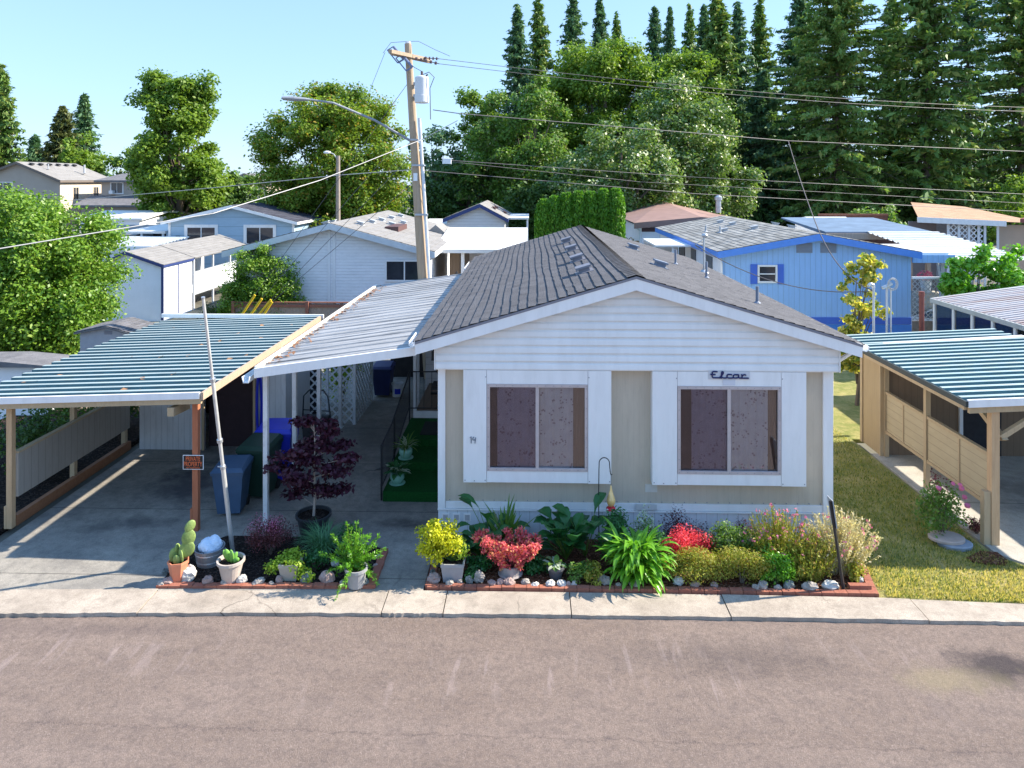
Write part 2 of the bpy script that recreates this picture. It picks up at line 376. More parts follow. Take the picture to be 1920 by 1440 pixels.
def panmat(name, rib, pan, stain, k=.4, pitch=None, spec=.45, rough=.5):
    """metal roof sheet; old paint with streaks of dirt running across the ribs' length"""
    m, t, b = nt(name); v = coords(t, (.16,5,1)); v2 = coords(t)
    c = mixc(t, ramp(t, noise(t, v, 1.2, 6, .7), .3, .7), rib, pan)
    c = mixc(t, math_(t, 'MULTIPLY', ramp(t, noise(t, v, 1.6, 8, .8), .47, .62), k), c, stain)
    c = mixc(t, math_(t, 'MULTIPLY', ramp(t, noise(t, v2, 12, 6, .8), .6, .75), k*.8), c, tuple(x*.6 for x in stain))
    L(t, c, b.inputs['Base Color']); b.inputs['Roughness'].default_value = rough; b.inputs['Specular IOR Level'].default_value = spec
    b.inputs['Metallic'].default_value = .0; return m

white = M('white_paint', (.72,.74,.76), .5, .05, 3, dirt=.25, dcol=(.42,.42,.42), dscale=3)
white_clean = M('white_board', (.80,.79,.775), .5, .04, 2, dirt=.28, dcol=(.52,.50,.47), dscale=2.2, stretch=(2.2,2.2,.45), dpos=(.48,.75))
whitev = M('white_vinyl', (.79,.775,.755), .45, .04, 2, dirt=.28, dcol=(.55,.51,.46), dscale=1.6, stretch=(1.6,1.6,.5), dpos=(.46,.75))
beige = lapmat('beige_panel', (.53,.455,.355), .102, .6, .3, 0, .2, (.27,.23,.18), .12)
skirtm = lapmat('skirting_panel', (.68,.72,.76), .19, .5, .3, 0, .4, (.35,.36,.38))
shingle_dark = M('asphalt_shingle_dark', (.118,.115,.12), .95, .10, 3, .6, 120, island=.10, spec=.15)
shingle_tan = M('asphalt_shingle_tan', (.25,.238,.225), .95, .08, 3, .5, 90, island=.07, spec=.15)
shingle_grey = M('asphalt_shingle_grey', (.235,.235,.225), .95, .2, 3, .5, 90, island=.3, spec=.15)
shingle_brown = M('asphalt_shingle_brown', (.20,.125,.105), .95, .15, 3, .5, 90, island=.15, spec=.15)
shingle_rust = M('roof_rust_brown', (.40,.25,.16), .95, .2, 1.5, .5, 90, island=.1, spec=.15)
shingle_navy = M('roof_slate_navy', (.06,.062,.08), .95, .2, 3, .5, 90, island=.2, spec=.15)
shingle_slate = M('roof_slate_grey', (.16,.155,.16), .95, .2, 3, .5, 90, island=.2, spec=.15)
fasc_grey = M('drip_edge_grey', (.20,.2,.23), .5, .05)
tanframe = M('window_frame_tan', (.50,.42,.40), .5, .1, 6)
black = M('black_metal', (.02,.021,.024), .4, .2, 8)
blackp = M('black_plastic', (.028,.03,.034), .5, .2, 8)
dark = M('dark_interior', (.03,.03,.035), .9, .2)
rake_m = woodmat('peach_painted_timber', (.40,.28,.19), (.48,.35,.25))
arm_m = M('dull_grey_metal', (.24,.26,.29), .55, .12, 6)
galv = M('galvanised_metal', (.48,.50,.52), .4, .15, 6, metal=.6, dirt=.3, dcol=(.25,.25,.25))
pipe_m = M('blue_grey_pipe', (.17,.20,.26), .5, .1, 6)
greymet = M('grey_painted_metal', (.40,.42,.44), .5, .1, 6, dirt=.2, dcol=(.2,.2,.2))
teal_roof = panmat('teal_metal_roof', (.28,.36,.36), (.44,.49,.47), (.10,.15,.16), .55)
rib_shade = M('rib_riser_shade', (.035,.11,.14), .5, .2, 5)  # shade painted on the front risers of the carport roof ribs
teal_roof2 = panmat('teal_metal_roof_clean', (.30,.42,.42), (.46,.53,.51), (.12,.19,.2), .4)
awn_roof = panmat('awning_metal_roof', (.30,.295,.29), (.46,.45,.44), (.085,.083,.083), .85)
rust_roof = panmat('rusty_metal_roof', (.38,.36,.36), (.55,.53,.52), (.30,.13,.07), .75)
white_roof = panmat('white_metal_roof', (.70,.69,.66), (.78,.77,.74), (.45,.43,.4), .3)
fir = woodmat('fir_timber', (.47,.29,.15), (.58,.39,.22))
redwood = woodmat('stained_timber', (.36,.105,.045), (.45,.16,.075))
tanwood = woodmat('tan_painted_timber', (.40,.29,.17), (.47,.35,.21), (5,5,.8))
tanside = lapmat('tan_siding', (.42,.30,.165), .1, .75, .3, 3, .5, (.2,.13,.07))
tanpanel = lapmat('tan_slat_panel', (.46,.36,.22), .17, .75, .3, 2, .7, (.25,.17,.09))
brownside = lapmat('brown_siding', (.20,.135,.085), .15, .8, .3, 0, .4, (.08,.05,.03))
greypanel = lapmat('weathered_board_panel', (.36,.32,.27), .2, .85, .45, 1, .5, (.16,.13,.1))
shedwhite = lapmat('white_tongue_board', (.62,.61,.60), .14, .8, .45, 0, .7, (.22,.2,.18))
edgewood = woodmat('landscape_timber', (.24,.10,.045), (.33,.15,.07), (1.2,14,14))
fencewood = woodmat('old_fence_wood', (.27,.21,.17), (.38,.31,.25))
fencered = woodmat('red_fence_rail', (.24,.09,.06), (.30,.13,.085), (1.5,9,9))
polewood = woodmat('utility_pole_wood', (.32,.23,.15), (.43,.33,.23), (10,10,.5))
bark = woodmat('tree_bark', (.10,.075,.055), (.17,.13,.10), (6,6,1))
palebark = woodmat('pale_bark', (.32,.25,.21), (.42,.34,.29), (20,20,4))
road_m = asphalt()
walk_m = concrete('sidewalk_concrete', (.34,.285,.23), (.59,.505,.415), cracks=.9)
drive_m = concrete('driveway_concrete', (.22,.205,.185), (.45,.41,.345), ((1, 0.1, 2.35),), [(-7.3,15.2,1.1,1.3,(.07,.065,.07),.8),(-7.5,13.5,.8,.3,(.09,.085,.085),.7),(-8.1,13.2,.6,.2,(.1,.095,.09),.6),(-6.9,16.2,1.5,.8,(.06,.06,.06),.7),(-2.4,13.45,.75,.35,(.075,.065,.06),.85),(-3.2,13.0,.5,.2,(.12,.1,.09),.6),(-4,18,1,2.5,(.13,.11,.09),.6)], .5)
drive2_m = concrete('pale_concrete', (.44,.41,.35), (.56,.52,.45), ((1, .3, 3.0),), [(10.5,15,1.2,1.5,(.12,.11,.1),.6)])
lawn_m = lawnmat()
mulch_m = soilmat('dark_mulch', (.012,.009,.008), (.04,.03,.026), (.10,.075,.06))
bark_m = soilmat('bark_mulch', (.07,.028,.016), (.18,.08,.045), (.33,.18,.11))
ground_m = M('park_ground', (.16,.145,.12), 1, .35, .25, .5, 20, col2=(.13,.13,.10))
litter_m = soilmat('leaf_litter', (.20,.14,.10), (.42,.32,.25), (.55,.42,.35))
turf_m = M('artificial_turf', (.012,.085,.018), .95, .3, 30, .8, 150, spec=.1)
glass = glassmat('window_glass', (.93,.93,.94), 2.2)
glass_dark = M('dark_window_glass', (.035,.04,.05), .08, .3, 2, spec=.7)
curtain_m = curtainmat()
drape_m = M('brown_drape', (.20,.12,.10), 1, .2, 10, stretch=(8,1,.3))
terracotta = M('terracotta_plastic', (.62,.22,.12), .55, .08, 6)
pot_taupe = M('taupe_pot', (.46,.39,.34), .55, .1, 5, dirt=.2)
pot_cream = M('cream_planter', (.40,.36,.29), .6, .1, 5, dirt=.3)
pot_grey = M('grey_planter', (.30,.30,.31), .6, .1, 5, dirt=.25)
pot_dark = M('charcoal_pot', (.10,.10,.11), .5, .15, 6)
pot_green = M('jade_glazed_pot', (.25,.50,.38), .25, .1, 6, spec=.6)
bin_blue = M('blue_plastic', (.02,.035,.50), .4, .1, 4)
bin_grey = M('slate_plastic', (.055,.10,.17), .5, .1, 4)
bin_green = M('dark_green_plastic', (.015,.045,.03), .45, .1, 4)
bag_m = M('pale_blue_plastic', (.62,.72,.85), .35, .1, 9, .5, 25)
sign_black = M('sign_black', (.012,.012,.014), .5, .1)
sign_orange = M('sign_orange', (.80,.16,.05), .5, .05)
sign_white = M('sign_white', (.75,.75,.75), .5, .05)
navy_letter = M('navy_letter', (.01,.012,.09), .4, .05)
lettergrey = M('dark_grey_number', (.12,.15,.2), .5, .05)
brick_m = brickmat()
rockmats = [M('pale_rock', (.36,.32,.28), .9, .35, 9, .8, 30), M('pink_grey_rock', (.36,.26,.23), .9, .25, 9, .8, 30), M('dark_speckled_rock', (.17,.19,.18), .85, .6, 14, .8, 30), M('white_rock', (.52,.50,.46), .85, .12, 9, .6, 30)]
blue_side = lapmat('blue_vertical_siding', (.27,.48,.82), .2, .5, .1, 0, .6, (.1,.18,.45))
blue_trim = M('blue_trim', (.09,.25,.70), .45, .06)
blue_dark = M('royal_blue_paint', (.055,.14,.56), .45, .06)
bluegrey_side = lapmat('blue_grey_siding', (.32,.46,.58), .6, .6, .1, 2, .2, (.15,.2,.26))
lap_white = lapmat('white_lap_siding', (.76,.77,.79), .125, .6, .4, 2, .8, (.26,.28,.32))
lap_cream = lapmat('cream_lap_siding', (.64,.62,.62), .2, .6, .2, 2, .8, (.35,.33,.33))
plain_white = M('white_stucco', (.80,.81,.83), .7, .04, 1.5, dirt=.15, dcol=(.5,.5,.52))
tan_wall = M('tan_house_wall', (.40,.345,.29), .8, .06, 1)
cream_wall = M('cream_house_wall', (.64,.54,.42), .8, .05, 1)
navy_trim = M('navy_trim', (.03,.05,.16), .5, .1)
brown_trim = M('brown_trim', (.11,.055,.05), .6, .1)
red_pipe = M('oxide_red_pipe', (.16,.04,.03), .6, .15)
yellow_m = M('yellow_guy_guard', (.72,.48,.02), .5, .08)
wire_m = M('cable_dark', (.10,.095,.10), .6, .1)
wire_l = M('cable_pale', (.40,.39,.38), .5, .1)
porcelain = M('insulator_brown', (.12,.08,.08), .3, .1)
cut_blue = M('cutout_grey_blue', (.16,.2,.32), .35, .1)
feeder_glass = M('amber_glass', (.95,.58,.22), .12, .12, 8, spec=.7)
feeder_red = M('red_plastic', (.65,.02,.05), .3, .1)
carwhite = M('white_car_paint', (.78,.79,.8), .2, .02, spec=.6)
rubber = M('rubber', (.02,.02,.02), .8, .2)
# leaves
lf = leafmat
lf_maple = lf('leaf_maple_green', (0.08, 0.17, 0.02), (0.26, 0.36, 0.04), .4, c3=(.30,.22,.03), p3=.10)
lf_olive = lf('leaf_olive_green', (0.08, 0.18, 0.02), (0.25, 0.35, 0.045), .4)
lf_mid = lf('leaf_mid_green', (0.07, 0.17, 0.03), (0.2, 0.32, 0.05), .35, c3=(.2,.23,.10), p3=.12)
lf_silver = lf('leaf_glossy_silver', (0.08, 0.17, 0.03), (0.2, 0.3, 0.07), .3, .38, .5, c3=(.44,.47,.28), p3=.16)
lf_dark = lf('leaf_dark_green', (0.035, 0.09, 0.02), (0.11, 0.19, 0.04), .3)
lf_conif = lf('needle_green', (0.08, 0.19, 0.045), (0.22, 0.32, 0.075), .2, .6, c3=(.26,.30,.08), p3=.14)
lf_conif2 = lf('needle_blue_green', (0.06, 0.16, 0.08), (0.16, 0.26, 0.115), .2, .6)
lf_spruce = lf('needle_bright', (0.11, 0.23, 0.055), (0.28, 0.39, 0.1), .3, .6, c3=(.34,.38,.12), p3=.15)
lf_conif3 = lf('needle_olive', (0.075,0.105,0.030), (0.180,0.195,0.075), .2, .6)
lf_thuja = lf('thuja_bright_green', (.05,.17,.012), (.17,.36,.03), .35)
lf_laurel = lf('leaf_laurel', (0.06, 0.17, 0.015), (0.24, 0.38, 0.04), .35, .42, .4, c3=(.30,.42,.08), p3=.12)
lf_lime = lf('leaf_lime', (0.192,0.336,0.024), (0.432,0.552,0.060), .4)
lf_yellow = lf('leaf_yellow_flower', (.40,.42,.02), (.72,.70,.03), .4)
lf_bright = lf('leaf_bright_green', (0.088,0.275,0.019), (0.213,0.475,0.037), .35, .35, .5)
lf_deep = lf('leaf_deep_green', (0.018,0.105,0.030), (0.053,0.195,0.045), .3, .4, .5)
lf_red = lf('leaf_coral_red', (.55,.06,.09), (.85,.22,.24), .35, c3=(.7,.36,.16), p3=.2)
lf_crimson = lf('leaf_crimson', (0.7, 0.03, 0.07), (0.9, 0.14, 0.18), .35)
lf_purple = lf('leaf_purple', (.035,.008,.02), (.09,.02,.04), .25)
lf_burg = lf('leaf_burgundy', (.07,.018,.022), (.16,.05,.05), .3, c3=(.30,.10,.12), p3=.2)
lf_autumn = lf('leaf_autumn_yellow', (0.46, 0.44, 0.06), (0.72, 0.62, 0.16), .45, c3=(.18,.26,.04), p3=.3)
lf_straw = lf('leaf_straw', (0.55, 0.47, 0.29), (0.76, 0.69, 0.48), .4)
lf_sage = lf('leaf_yellow_green', (0.22, 0.28, 0.03), (0.46, 0.45, 0.08), .4, c3=(.42,.30,.07), p3=.2)
lf_pink = lf('flower_pink', (.60,.10,.28), (.75,.30,.48), .4)
lf_teal = lf('leaf_blue_green_grass', (0.065,0.195,0.091), (0.182,0.364,0.169), .35)
lf_varieg = lf('leaf_white_edged', (.38,.46,.34), (.55,.58,.45), .3)
lf_cact = M('cactus_green', (.17,.26,.07), .55, .15, 12, .3, 40, col2=(.24,.32,.09))
lf_lawn = lf('grass_blade_green', (.20,.25,.035), (.50,.42,.12), .4, c3=(.12,.19,.03), p3=.3)
lf_grass = lf('grass_blade', (0.4, 0.37, 0.08), (0.76, 0.61, 0.27), .4, c3=(.13,.18,.03), p3=.3)
# ---------------------------------------------------------------- the setting
struct('ground', MB().slab([(-400,-60),(400,-60),(400,900),(-400,900)], -.4, -.10), ground_m)
CURB = [gr(-260,1160,-.05),gr(0,1157,-.05),gr(500,1154,-.05),gr(1000,1158,-.05),gr(1500,1165,-.05),gr(1920,1172,-.05),gr(2300,1180,-.05)]
BACK = [gr(-260,1108),gr(0,1106),gr(290,1104),gr(700,1106),gr(1200,1112),gr(1650,1121),gr(1920,1132),gr(2300,1142)]
struct('road', MB().slab([(-60,-25),(60,-25),(60,CURB[-1][1]+.05)]+[(p[0],p[1]+.05) for p in CURB[::-1]]+[(-60,CURB[0][1]+.05)], -.3, -.055), road_m)
# sidewalk as separate flags with joints between them and a worn front edge
rngw = random.Random(5)
def interp(P, x):
    for a, b in zip(P, P[1:]):
        if a[0] <= x <= b[0]: return a[1]+(b[1]-a[1])*(x-a[0])/(b[0]-a[0])
    return P[0][1] if x < P[0][0] else P[-1][1]
sw = MB()
cuts = [-16,-11.9,-8.35,-5.98,-2.27,-1.33,.62,3.02,5.95,8.9,12,16]
for a, b in zip(cuts, cuts[1:]):
    xs = [a+.008+(b-a-.016)*i/24 for i in range(25)]
    top = .0+rngw.uniform(-.006,.006)
    pts = [(x, interp(CURB, x)+rngw.uniform(-.012,.012)) for x in xs]+[(x, interp(BACK, x)) for x in xs[::-1]]
    sw.slab(pts, -.2, top)
struct('sidewalk', sw, walk_m)
def bk(x): return interp(BACK, x)
drv = MB().slab([(-9.62,bk(-9.62)+.01),(-1.72,bk(-1.72)+.01),(-1.72,26),(-9.62,26)], -.2, -.004)
struct('driveway', drv, drive_m)
struct('neighbour_driveway', MB().slab([(8.2,12.75),(8.75,12.1),(9.05,bk(9.05)+.01),(24,bk(12)+.01),(24,17.3),(8.2,17.3)], -.2, -.004), drive2_m)
lx = [5.46,6.2,7,7.8,8.4,8.75]
struct('lawn', MB().slab([(12,26.8),(5.5,26.8)]+[(5.5,13.0)]+[(5.46,bk(5.46)+.01)]+[(x,bk(x)+.01+.02*math.sin(x*9)) for x in lx]+[(9.05,bk(9.05)+.02),(8.7,12.05),(8.15,12.7),(8.15,18.25),(12,18.25)], -.2, -.012), lawn_m)
def gp(*a): return [gr(*p)[:2] for p in a]
bedL = [gr(296,1101),gr(700,1102),gr(727,1032),(-3.6,12.95,0),(-5.6,12.95,0),gr(345,1040)]
bedL = [(p[0],p[1]) for p in bedL]
struct('garden_bed', MB().slab(bedL, -.05, .018), mulch_m)
bedR = [gr(797,1102)[:2],gr(1635,1114)[:2],(5.55,13.0),(-1.66,13.0)]
struct('garden_bed_front', MB().slab(bedR, -.05, .016), bark_m)
struct('planting_strip', MB().slab([(-14.5,12.2),(-9.95,12.2),(-9.95,20),(-14.5,20)], -.1, .02), mulch_m)
struct('leaf_covered_ground', MB().slab([(-16,20.01),(-9.7,20.01),(-9.7,23.5),(-16,23.5)], -.1, .01), litter_m)
# short dry grass on the lawn
rg = np.random.default_rng(3)
n = 26000
gx = rg.uniform(5.62,8.6,n); gy = 11.2+ (rg.uniform(0,1,n)**1.6)*9.5
ok = np.array([y > bk(x)+.03 and x < 8.05+(.0 if y > 12.7 else (12.7-y)*.8) for x, y in zip(gx, gy)])
gx, gy = gx[ok], gy[ok]; n = len(gx)
Cg = np.stack([gx, gy, np.full(n, .012)], 1); Ug = nrm(unit(rg, n)*.55+np.array([0,0,1.0])); Ng = unit(rg, n); Ng[:,2] *= .2
tag(leafmesh('lawn_grass', Cg, nrm(Ng), rg, .055, .012, [lf_grass, lf_lawn], None, (7,14,0), Ug, mi=(gy+rg.normal(0,.35,n) > 12.5) & (gy+rg.normal(0,.5,n) < 17.6)), 'short dry yellow and green grass on the lawn strip', 'grass', kind='stuff')
# ---------------------------------------------------------------- generic roof pieces
def shingle_slope(mb, e, r, y0, y1, courses, rng, tab=.33, butt=.014, jit=.006):
    """e=(x,z) eave, r=(x,z) ridge: overlapping courses of tabs"""
    ex, ez = e; rx, rz = r; Ln = math.hypot(rx-ex, rz-ez); nx, nz = -(rz-ez)/Ln, (rx-ex)/Ln
    if nz < 0: nx, nz = -nx, -nz
    nt_ = max(1, int(round((y1-y0)/tab)))
    for i in range(courses):
        off = (.5 if i % 2 else 0)
        ys = [y0]+[y0+(j+off)*(y1-y0)/nt_ for j in range(0 if off else 1, nt_)]+[y1]
        t0 = i/courses; t1 = min(1, (i+1)/courses+.15/courses)
        w0 = .02*math.sin(i*1.7)
        for ya, yb in zip(ys, ys[1:]):
            if yb-ya < .02: continue
            j = rng.uniform(-jit, jit); h0 = butt+rng.uniform(0, .005); ja = t0+j/Ln+ (0 if i == 0 else .006*math.sin(ya*.9+i)/Ln*3)
            a = (ex+(rx-ex)*ja+nx*h0, ez+(rz-ez)*ja+nz*h0); b = (ex+(rx-ex)*t1+nx*.001, ez+(rz-ez)*t1+nz*.001)
            c = (ex+(rx-ex)*ja-nx*.004, ez+(rz-ez)*ja-nz*.004)
            mb.add([(a[0],ya,a[1]),(a[0],yb-.004,a[1]),(b[0],yb-.004,b[1]),(b[0],ya,b[1]),(c[0],ya,c[1]),(c[0],yb-.004,c[1])], [(0,1,2,3),(0,4,5,1)])
def corr(mb, x0, x1, y0, y1, zf, pitch=.3, h=.055, top=.3, n=1, two=False):
    """ribbed sheet, ribs along x; zf(x,y) base height"""
    k = max(1, int(round((y1-y0)/pitch))); p = (y1-y0)/k; prof = []
    for i in range(k):
        a = y0+i*p
        prof += [(a,0),(a+p*(1-top-.10),0),(a+p*(1-top-.07),h),(a+p*(.93),h)]
    prof.append((y1,0))
    xs = [x0+(x1-x0)*i/n for i in range(n+1)]; o = len(mb.v); m_ = len(prof)
    for x in xs:
        for (y, dz) in prof: mb.v.append((x, y, zf(x,y)+dz))
    for i in range(n):
        for j in range(m_-1):
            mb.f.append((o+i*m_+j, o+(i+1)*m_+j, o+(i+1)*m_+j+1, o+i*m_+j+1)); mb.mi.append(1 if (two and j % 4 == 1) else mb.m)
    return mb
def vent_box(name, x, y, z, slope, parent, mat, w=.34):
    """low slant-backed roof vent sitting on a slope (dz/dx = slope)"""
    b = MB(); b.box(-.16,.16,-w/2,w/2,.085,.125); b.box(-.11,.12,-w/2+.04,w/2-.04,-.02,.0845); b.box(-.19,.19,-w/2-.04,w/2+.04,-.012,.004)
    M_ = Matrix.Translation((x,y,z)) @ Matrix.Rotation(-math.atan(slope), 4, 'Y')
    b.xf(M_); return b.build(name, mat, parent)
def pipe_vent(name, x, y, z, h, r, parent, mat):
    b = MB().tube([(x,y,z-.05),(x,y,z+h)], r, 10); b.lathe([(r*2.4,.02),(r*1.2,.05),(r,.06)], (x,y,z), 10)
    return b.build(name, mat, parent, smooth=False)
def window(parent, wx0, wx1, wy, z0, z1, fm, gm, split=1, facing='y', fw=.05, depth=.05, horiz=False):
    """framed window on a wall facing -y (or facing +x / -x), children frame > pane"""
    f = MB(); d = depth
    def bx(a0,a1,c0,c1,z_0,z_1):
        if facing == 'y': f.box(a0,a1,wy-c1,wy-c0,z_0,z_1)
        elif facing == 'x': f.box(wy+c0,wy+c1,a0,a1,z_0,z_1)
    bx(wx0,wx1,0.002,d,z1-fw,z1); bx(wx0,wx1,0.002,d,z0,z0+fw); bx(wx0,wx0+fw,0.002,d,z0+fw,z1-fw); bx(wx1-fw,wx1,0.002,d,z0+fw,z1-fw)
    for i in range(1, split+1):
        if split == 0: break
        if horiz:
            zz = z0+(z1-z0)*i/(split+1); bx(wx0+fw,wx1-fw,0.002,d*.8,zz-.02,zz+.02)
        else:
            xx = wx0+(wx1-wx0)*i/(split+1); bx(xx-.025,xx+.025,0.002,d*.8,z0+fw,z1-fw)
    w = f.build('window', fm, parent)
    g = MB()
    if facing == 'y': g.box(wx0+fw*.8,wx1-fw*.8,wy-.012,wy-.002,z0+fw*.8,z1-fw*.8)
    else: g.box(wy+.002,wy+.012,wx0+fw*.8,wx1-fw*.8,z0+fw*.8,z1-fw*.8)
    g.build('pane', gm, w); return w
def gable_house(name, label, x0, x1, y0, y1, ze, zr, wallm, roofm, fascm, oh=.3, ohf=.35, courses=14, tab=.6, wins=(), rx=None, skirt=None, group=None, cat='house', wallbase=-.1, fd=.2, sidem=None):
    rx = (x0+x1)/2 if rx is None else rx
    rng = random.Random(hash(label) % 999 if False else len(label)*7+int(x0*10))
    h = T(name, label, cat, ((x0+x1)/2, y0, 0), group)
    k = (zr-ze)/(rx-(x0-oh)); zl = ze+k*oh; k2 = (zr-ze)/((x1+oh)-rx)
    b = MB(); b.m = 0; b.prism([(x0,wallbase),(x1,wallbase),(x1,ze+k2*oh-.08),(rx,zr-.08),(x0,ze+k*oh-.08)], y0, y1)
    b.build('wall', wallm, h)
    if sidem:
        b = MB().box(x1+.002,x1+.02,y0+.03,y1,wallbase,ze+k2*oh-.1); b.build('side_wall', sidem, h)
    r = MB(); r.prism([(x0-oh,ze-.05),(rx,zr-.05),(x1+oh,ze-.05),(x1+oh,ze),(rx,zr),(x0-oh,ze)], y0-ohf, y1+ohf)
    shingle_slope(r, (x0-oh-.03,ze-.004), (rx,zr+.004), y0-ohf-.02, y1+ohf+.02, courses, rng, tab)
    shingle_slope(r, (x1+oh+.03,ze-.004), (rx,zr+.004), y0-ohf-.02, y1+ohf+.02, courses, rng, tab)
    roof = r.build('roof', roofm, h)
    fb = MB(); yf = y0-ohf-.025
    fb.prism([(x0-oh,ze-fd),(rx,zr-fd),(rx,zr-.012),(x0-oh,ze-.012)], yf-.02, yf+.02); fb.prism([(rx,zr-fd),(x1+oh,ze-fd),(x1+oh,ze-.012),(rx,zr-.012)], yf-.02, yf+.02)
    fb.box(x0-oh-.03,x0-oh-.002,yf,y1+ohf,ze-fd*.9,ze-.015); fb.box(x1+oh+.002,x1+oh+.03,yf,y1+ohf,ze-fd*.9,ze-.015)
    fb.build('fascia', fascm, h)
    if skirt: MB().box(x0-.01,x1+.01,y0-.02,y0-.002,-.1,skirt[0]).build('skirting', skirt[1], h)
    for q in wins: window(h, q[0], q[1], y0, q[2], q[3], q[4], q[5], q[6], fw=q[7] if len(q) > 7 else .07)
    return h, roof, (rx, k, k2)
def mini_car(name, label, x, y, rz, mat, group=None):
    t = T(name, label, 'car', (x,y,-.08), group); k = Matrix.Translation((x,y,-.08)) @ Matrix.Rotation(rz,4,'Z')
    def B(nm, mb, mt, p=None, sm=False): mb.xf(k); return mb.build(nm, mt, p or t, smooth=sm)
    b = MB(); prof = [(-2.2,.35),(-2.25,.7),(-2.1,.9),(-1.25,.98),(-.6,1.4),(.9,1.43),(1.75,1.0),(2.15,.92),(2.25,.6),(2.2,.3)]
    n = len(prof); 
    for sx, w in ((-1,.86),(1,.86)): pass
    b.add([(-.86 if z < 1.05 else -.66,yy,z) for yy,z in prof]+[(.86 if z < 1.05 else .66,yy,z) for yy,z in prof],
          [tuple(range(n)), tuple(range(2*n-1,n-1,-1))]+[(i,i+n,(i+1)%n+n,(i+1)%n) for i in range(n)])
    body = B('body', b, mat)
    g = MB()
    g.quad((-.80,-1.2,1.0),(.80,-1.2,1.0),(.64,-.64,1.375),(-.64,-.64,1.375)); g.quad((-.80,1.68,1.05),(.80,1.68,1.05),(.62,.95,1.40),(-.62,.95,1.40))
    for s in (-1,1): g.add([(s*.86,-1.0,1.02),(s*.86,1.5,1.04),(s*.69,.85,1.38),(s*.69,-.55,1.36)], [(0,1,2,3)])
    for i in range(len(g.v)): g.v[i] = (g.v[i][0]*1.012, g.v[i][1]*1.01, g.v[i][2]+.006)
    B('windscreen', g, glass_dark)
    for wx in (-.8,.8):
        for wy in (-1.4,1.4):
            w = MB().tube([(wx-.1,wy,.32),(wx+.1,wy,.32)], .32, 18); wo = B('wheel', w, rubber)
            B('rim', MB().tube([(wx-.11,wy,.32),(wx+.11,wy,.32)], .19, 14), galv, wo)
    for wx in (-.62,.62): B('headlight', MB().box(wx-.18,wx+.18,-2.29,-2.2,.62,.76), sign_white)
    return t
# ---------------------------------------------------------------- the main mobile home
rnd = random.Random(11)
X0, X1, YW, YB = -1.70, 5.48, 13.05, 26.4
RX, RZ, EZ, EL, ER = 1.88, 4.87, 3.68, -2.07, 5.85
YG, YR = 12.90, 12.68
mh = T('mobile_home', 'white and beige mobile home with dark shingle gable roof and two big framed windows', 'mobile home', (1.89, YW, 0))
b = MB(); b.box(X0+.03, X1-.03, YW+.02, YW+.12, .55, 3.3)
b.build('front_wall', beige, mh)
b = MB(); b.box(X0, X0+.1, YW+.125, YB, -.05, 3.7); b.box(X1-.1, X1, YW+.125, YB, -.05, 3.7); b.box(X0, X1, YB+.002, YB+.1, -.05, 3.7)
b.build('side_wall', lap_cream, mh)
boxes('corner_trim', white_clean, mh, [(X0-.005, X0+.13, YW-.03, YW+.018, .53, 3.13),(X1-.17, X1+.005, YW-.03, YW+.018, .53, 3.13)])
b = MB(); b.box(X0+.135, X1-.175, YW-.012, YW+.016, .535, .655); b.box(X0-.01, X1+.01, YW-.035, YW-.012, .505, .53); b.build('base_trim', white_clean, mh)
b = MB(); b.box(X0, X1, YW-.01, YW+.03, -.05, .5); sk = b.build('skirting', skirtm, mh)
for i in range(3):
    xx = X0+.07+i*.20; v = MB(); v.box(xx, xx+.13, YW-.022, YW-.012, .30, .44)
    v.m = 1
    for j in range(5): v.box(xx+.02, xx+.11, YW-.027, YW-.0225, .32+j*.021, .329+j*.021)
    v.build('skirt_vent', [white_clean, fasc_grey], sk)
# screws along the bottom of the beige panel
b = MB()
for i in range(34): b.box(X0+.2+i*.205, X0+.216+i*.205, YW+.006, YW+.02, .672, .684)
b.build('screw_row', fasc_grey, mh)
# patches on the wall
MB().box(2.10,2.32,YW+.008,YW+.0195,.86,1.0).build('wall_patch', M('pale_patch', (.55,.53,.48), .6, .1), mh)
p1 = MB(); p1.box(1.92,2.30,YW-.05,YW-.04,.55,.66); p1.build('cover_plate', M('cover_plate', (.55,.54,.52), .5, .1), mh)
# gable siding: dutch-lap boards
b = MB(); z = 3.15; row = .1475; kL = (RZ-EZ)/(RX-EL); kR = (RZ-EZ)/(ER-RX); GX0, GX1 = X0-.03, X1+.04
def xl(z): return max(GX0, EL+(z-EZ+.13)/kL)
def xr(z): return min(GX1, ER-(z-EZ+.13)/kR)
while z < RZ-.12:
    zt = min(z+row, RZ-.13)
    prof = [(z, .046), (z+row*.58, .036), (z+row*.78, .012), (zt, .003)]
    pts = [(max(a, z), o) for a, o in prof if a <= zt+1e-6]
    for (za, oa), (zb, ob) in zip(pts, pts[1:]):
        if zb <= za: continue
        b.quad((xl(za), YG-oa, za), (xr(za), YG-oa, za), (xr(zb), YG-ob, zb), (xl(zb), YG-ob, zb))
    b.quad((xl(z), YG-.046, z), (xl(z), YG+.01, z), (xr(z), YG+.01, z), (xr(z), YG-.046, z))
    z += row
b.prism([(GX0,3.155),(GX1,3.155),(GX1,xr(0) and 3.62),(RX,RZ-.16),(GX0,3.62)], YG+.002, YG+.12)
b.box(GX0, GX1, YG-.028, YG+.2, 3.128, 3.149)
gs = b.build('gable_siding', whitev, mh)
boxes('siding_corner', white_clean, mh, [(GX0-.02, GX0-.002, YG-.06, YG+.12, 3.13, 3.66),(GX1+.002, GX1+.02, YG-.06, YG+.12, 3.13, 3.66)])
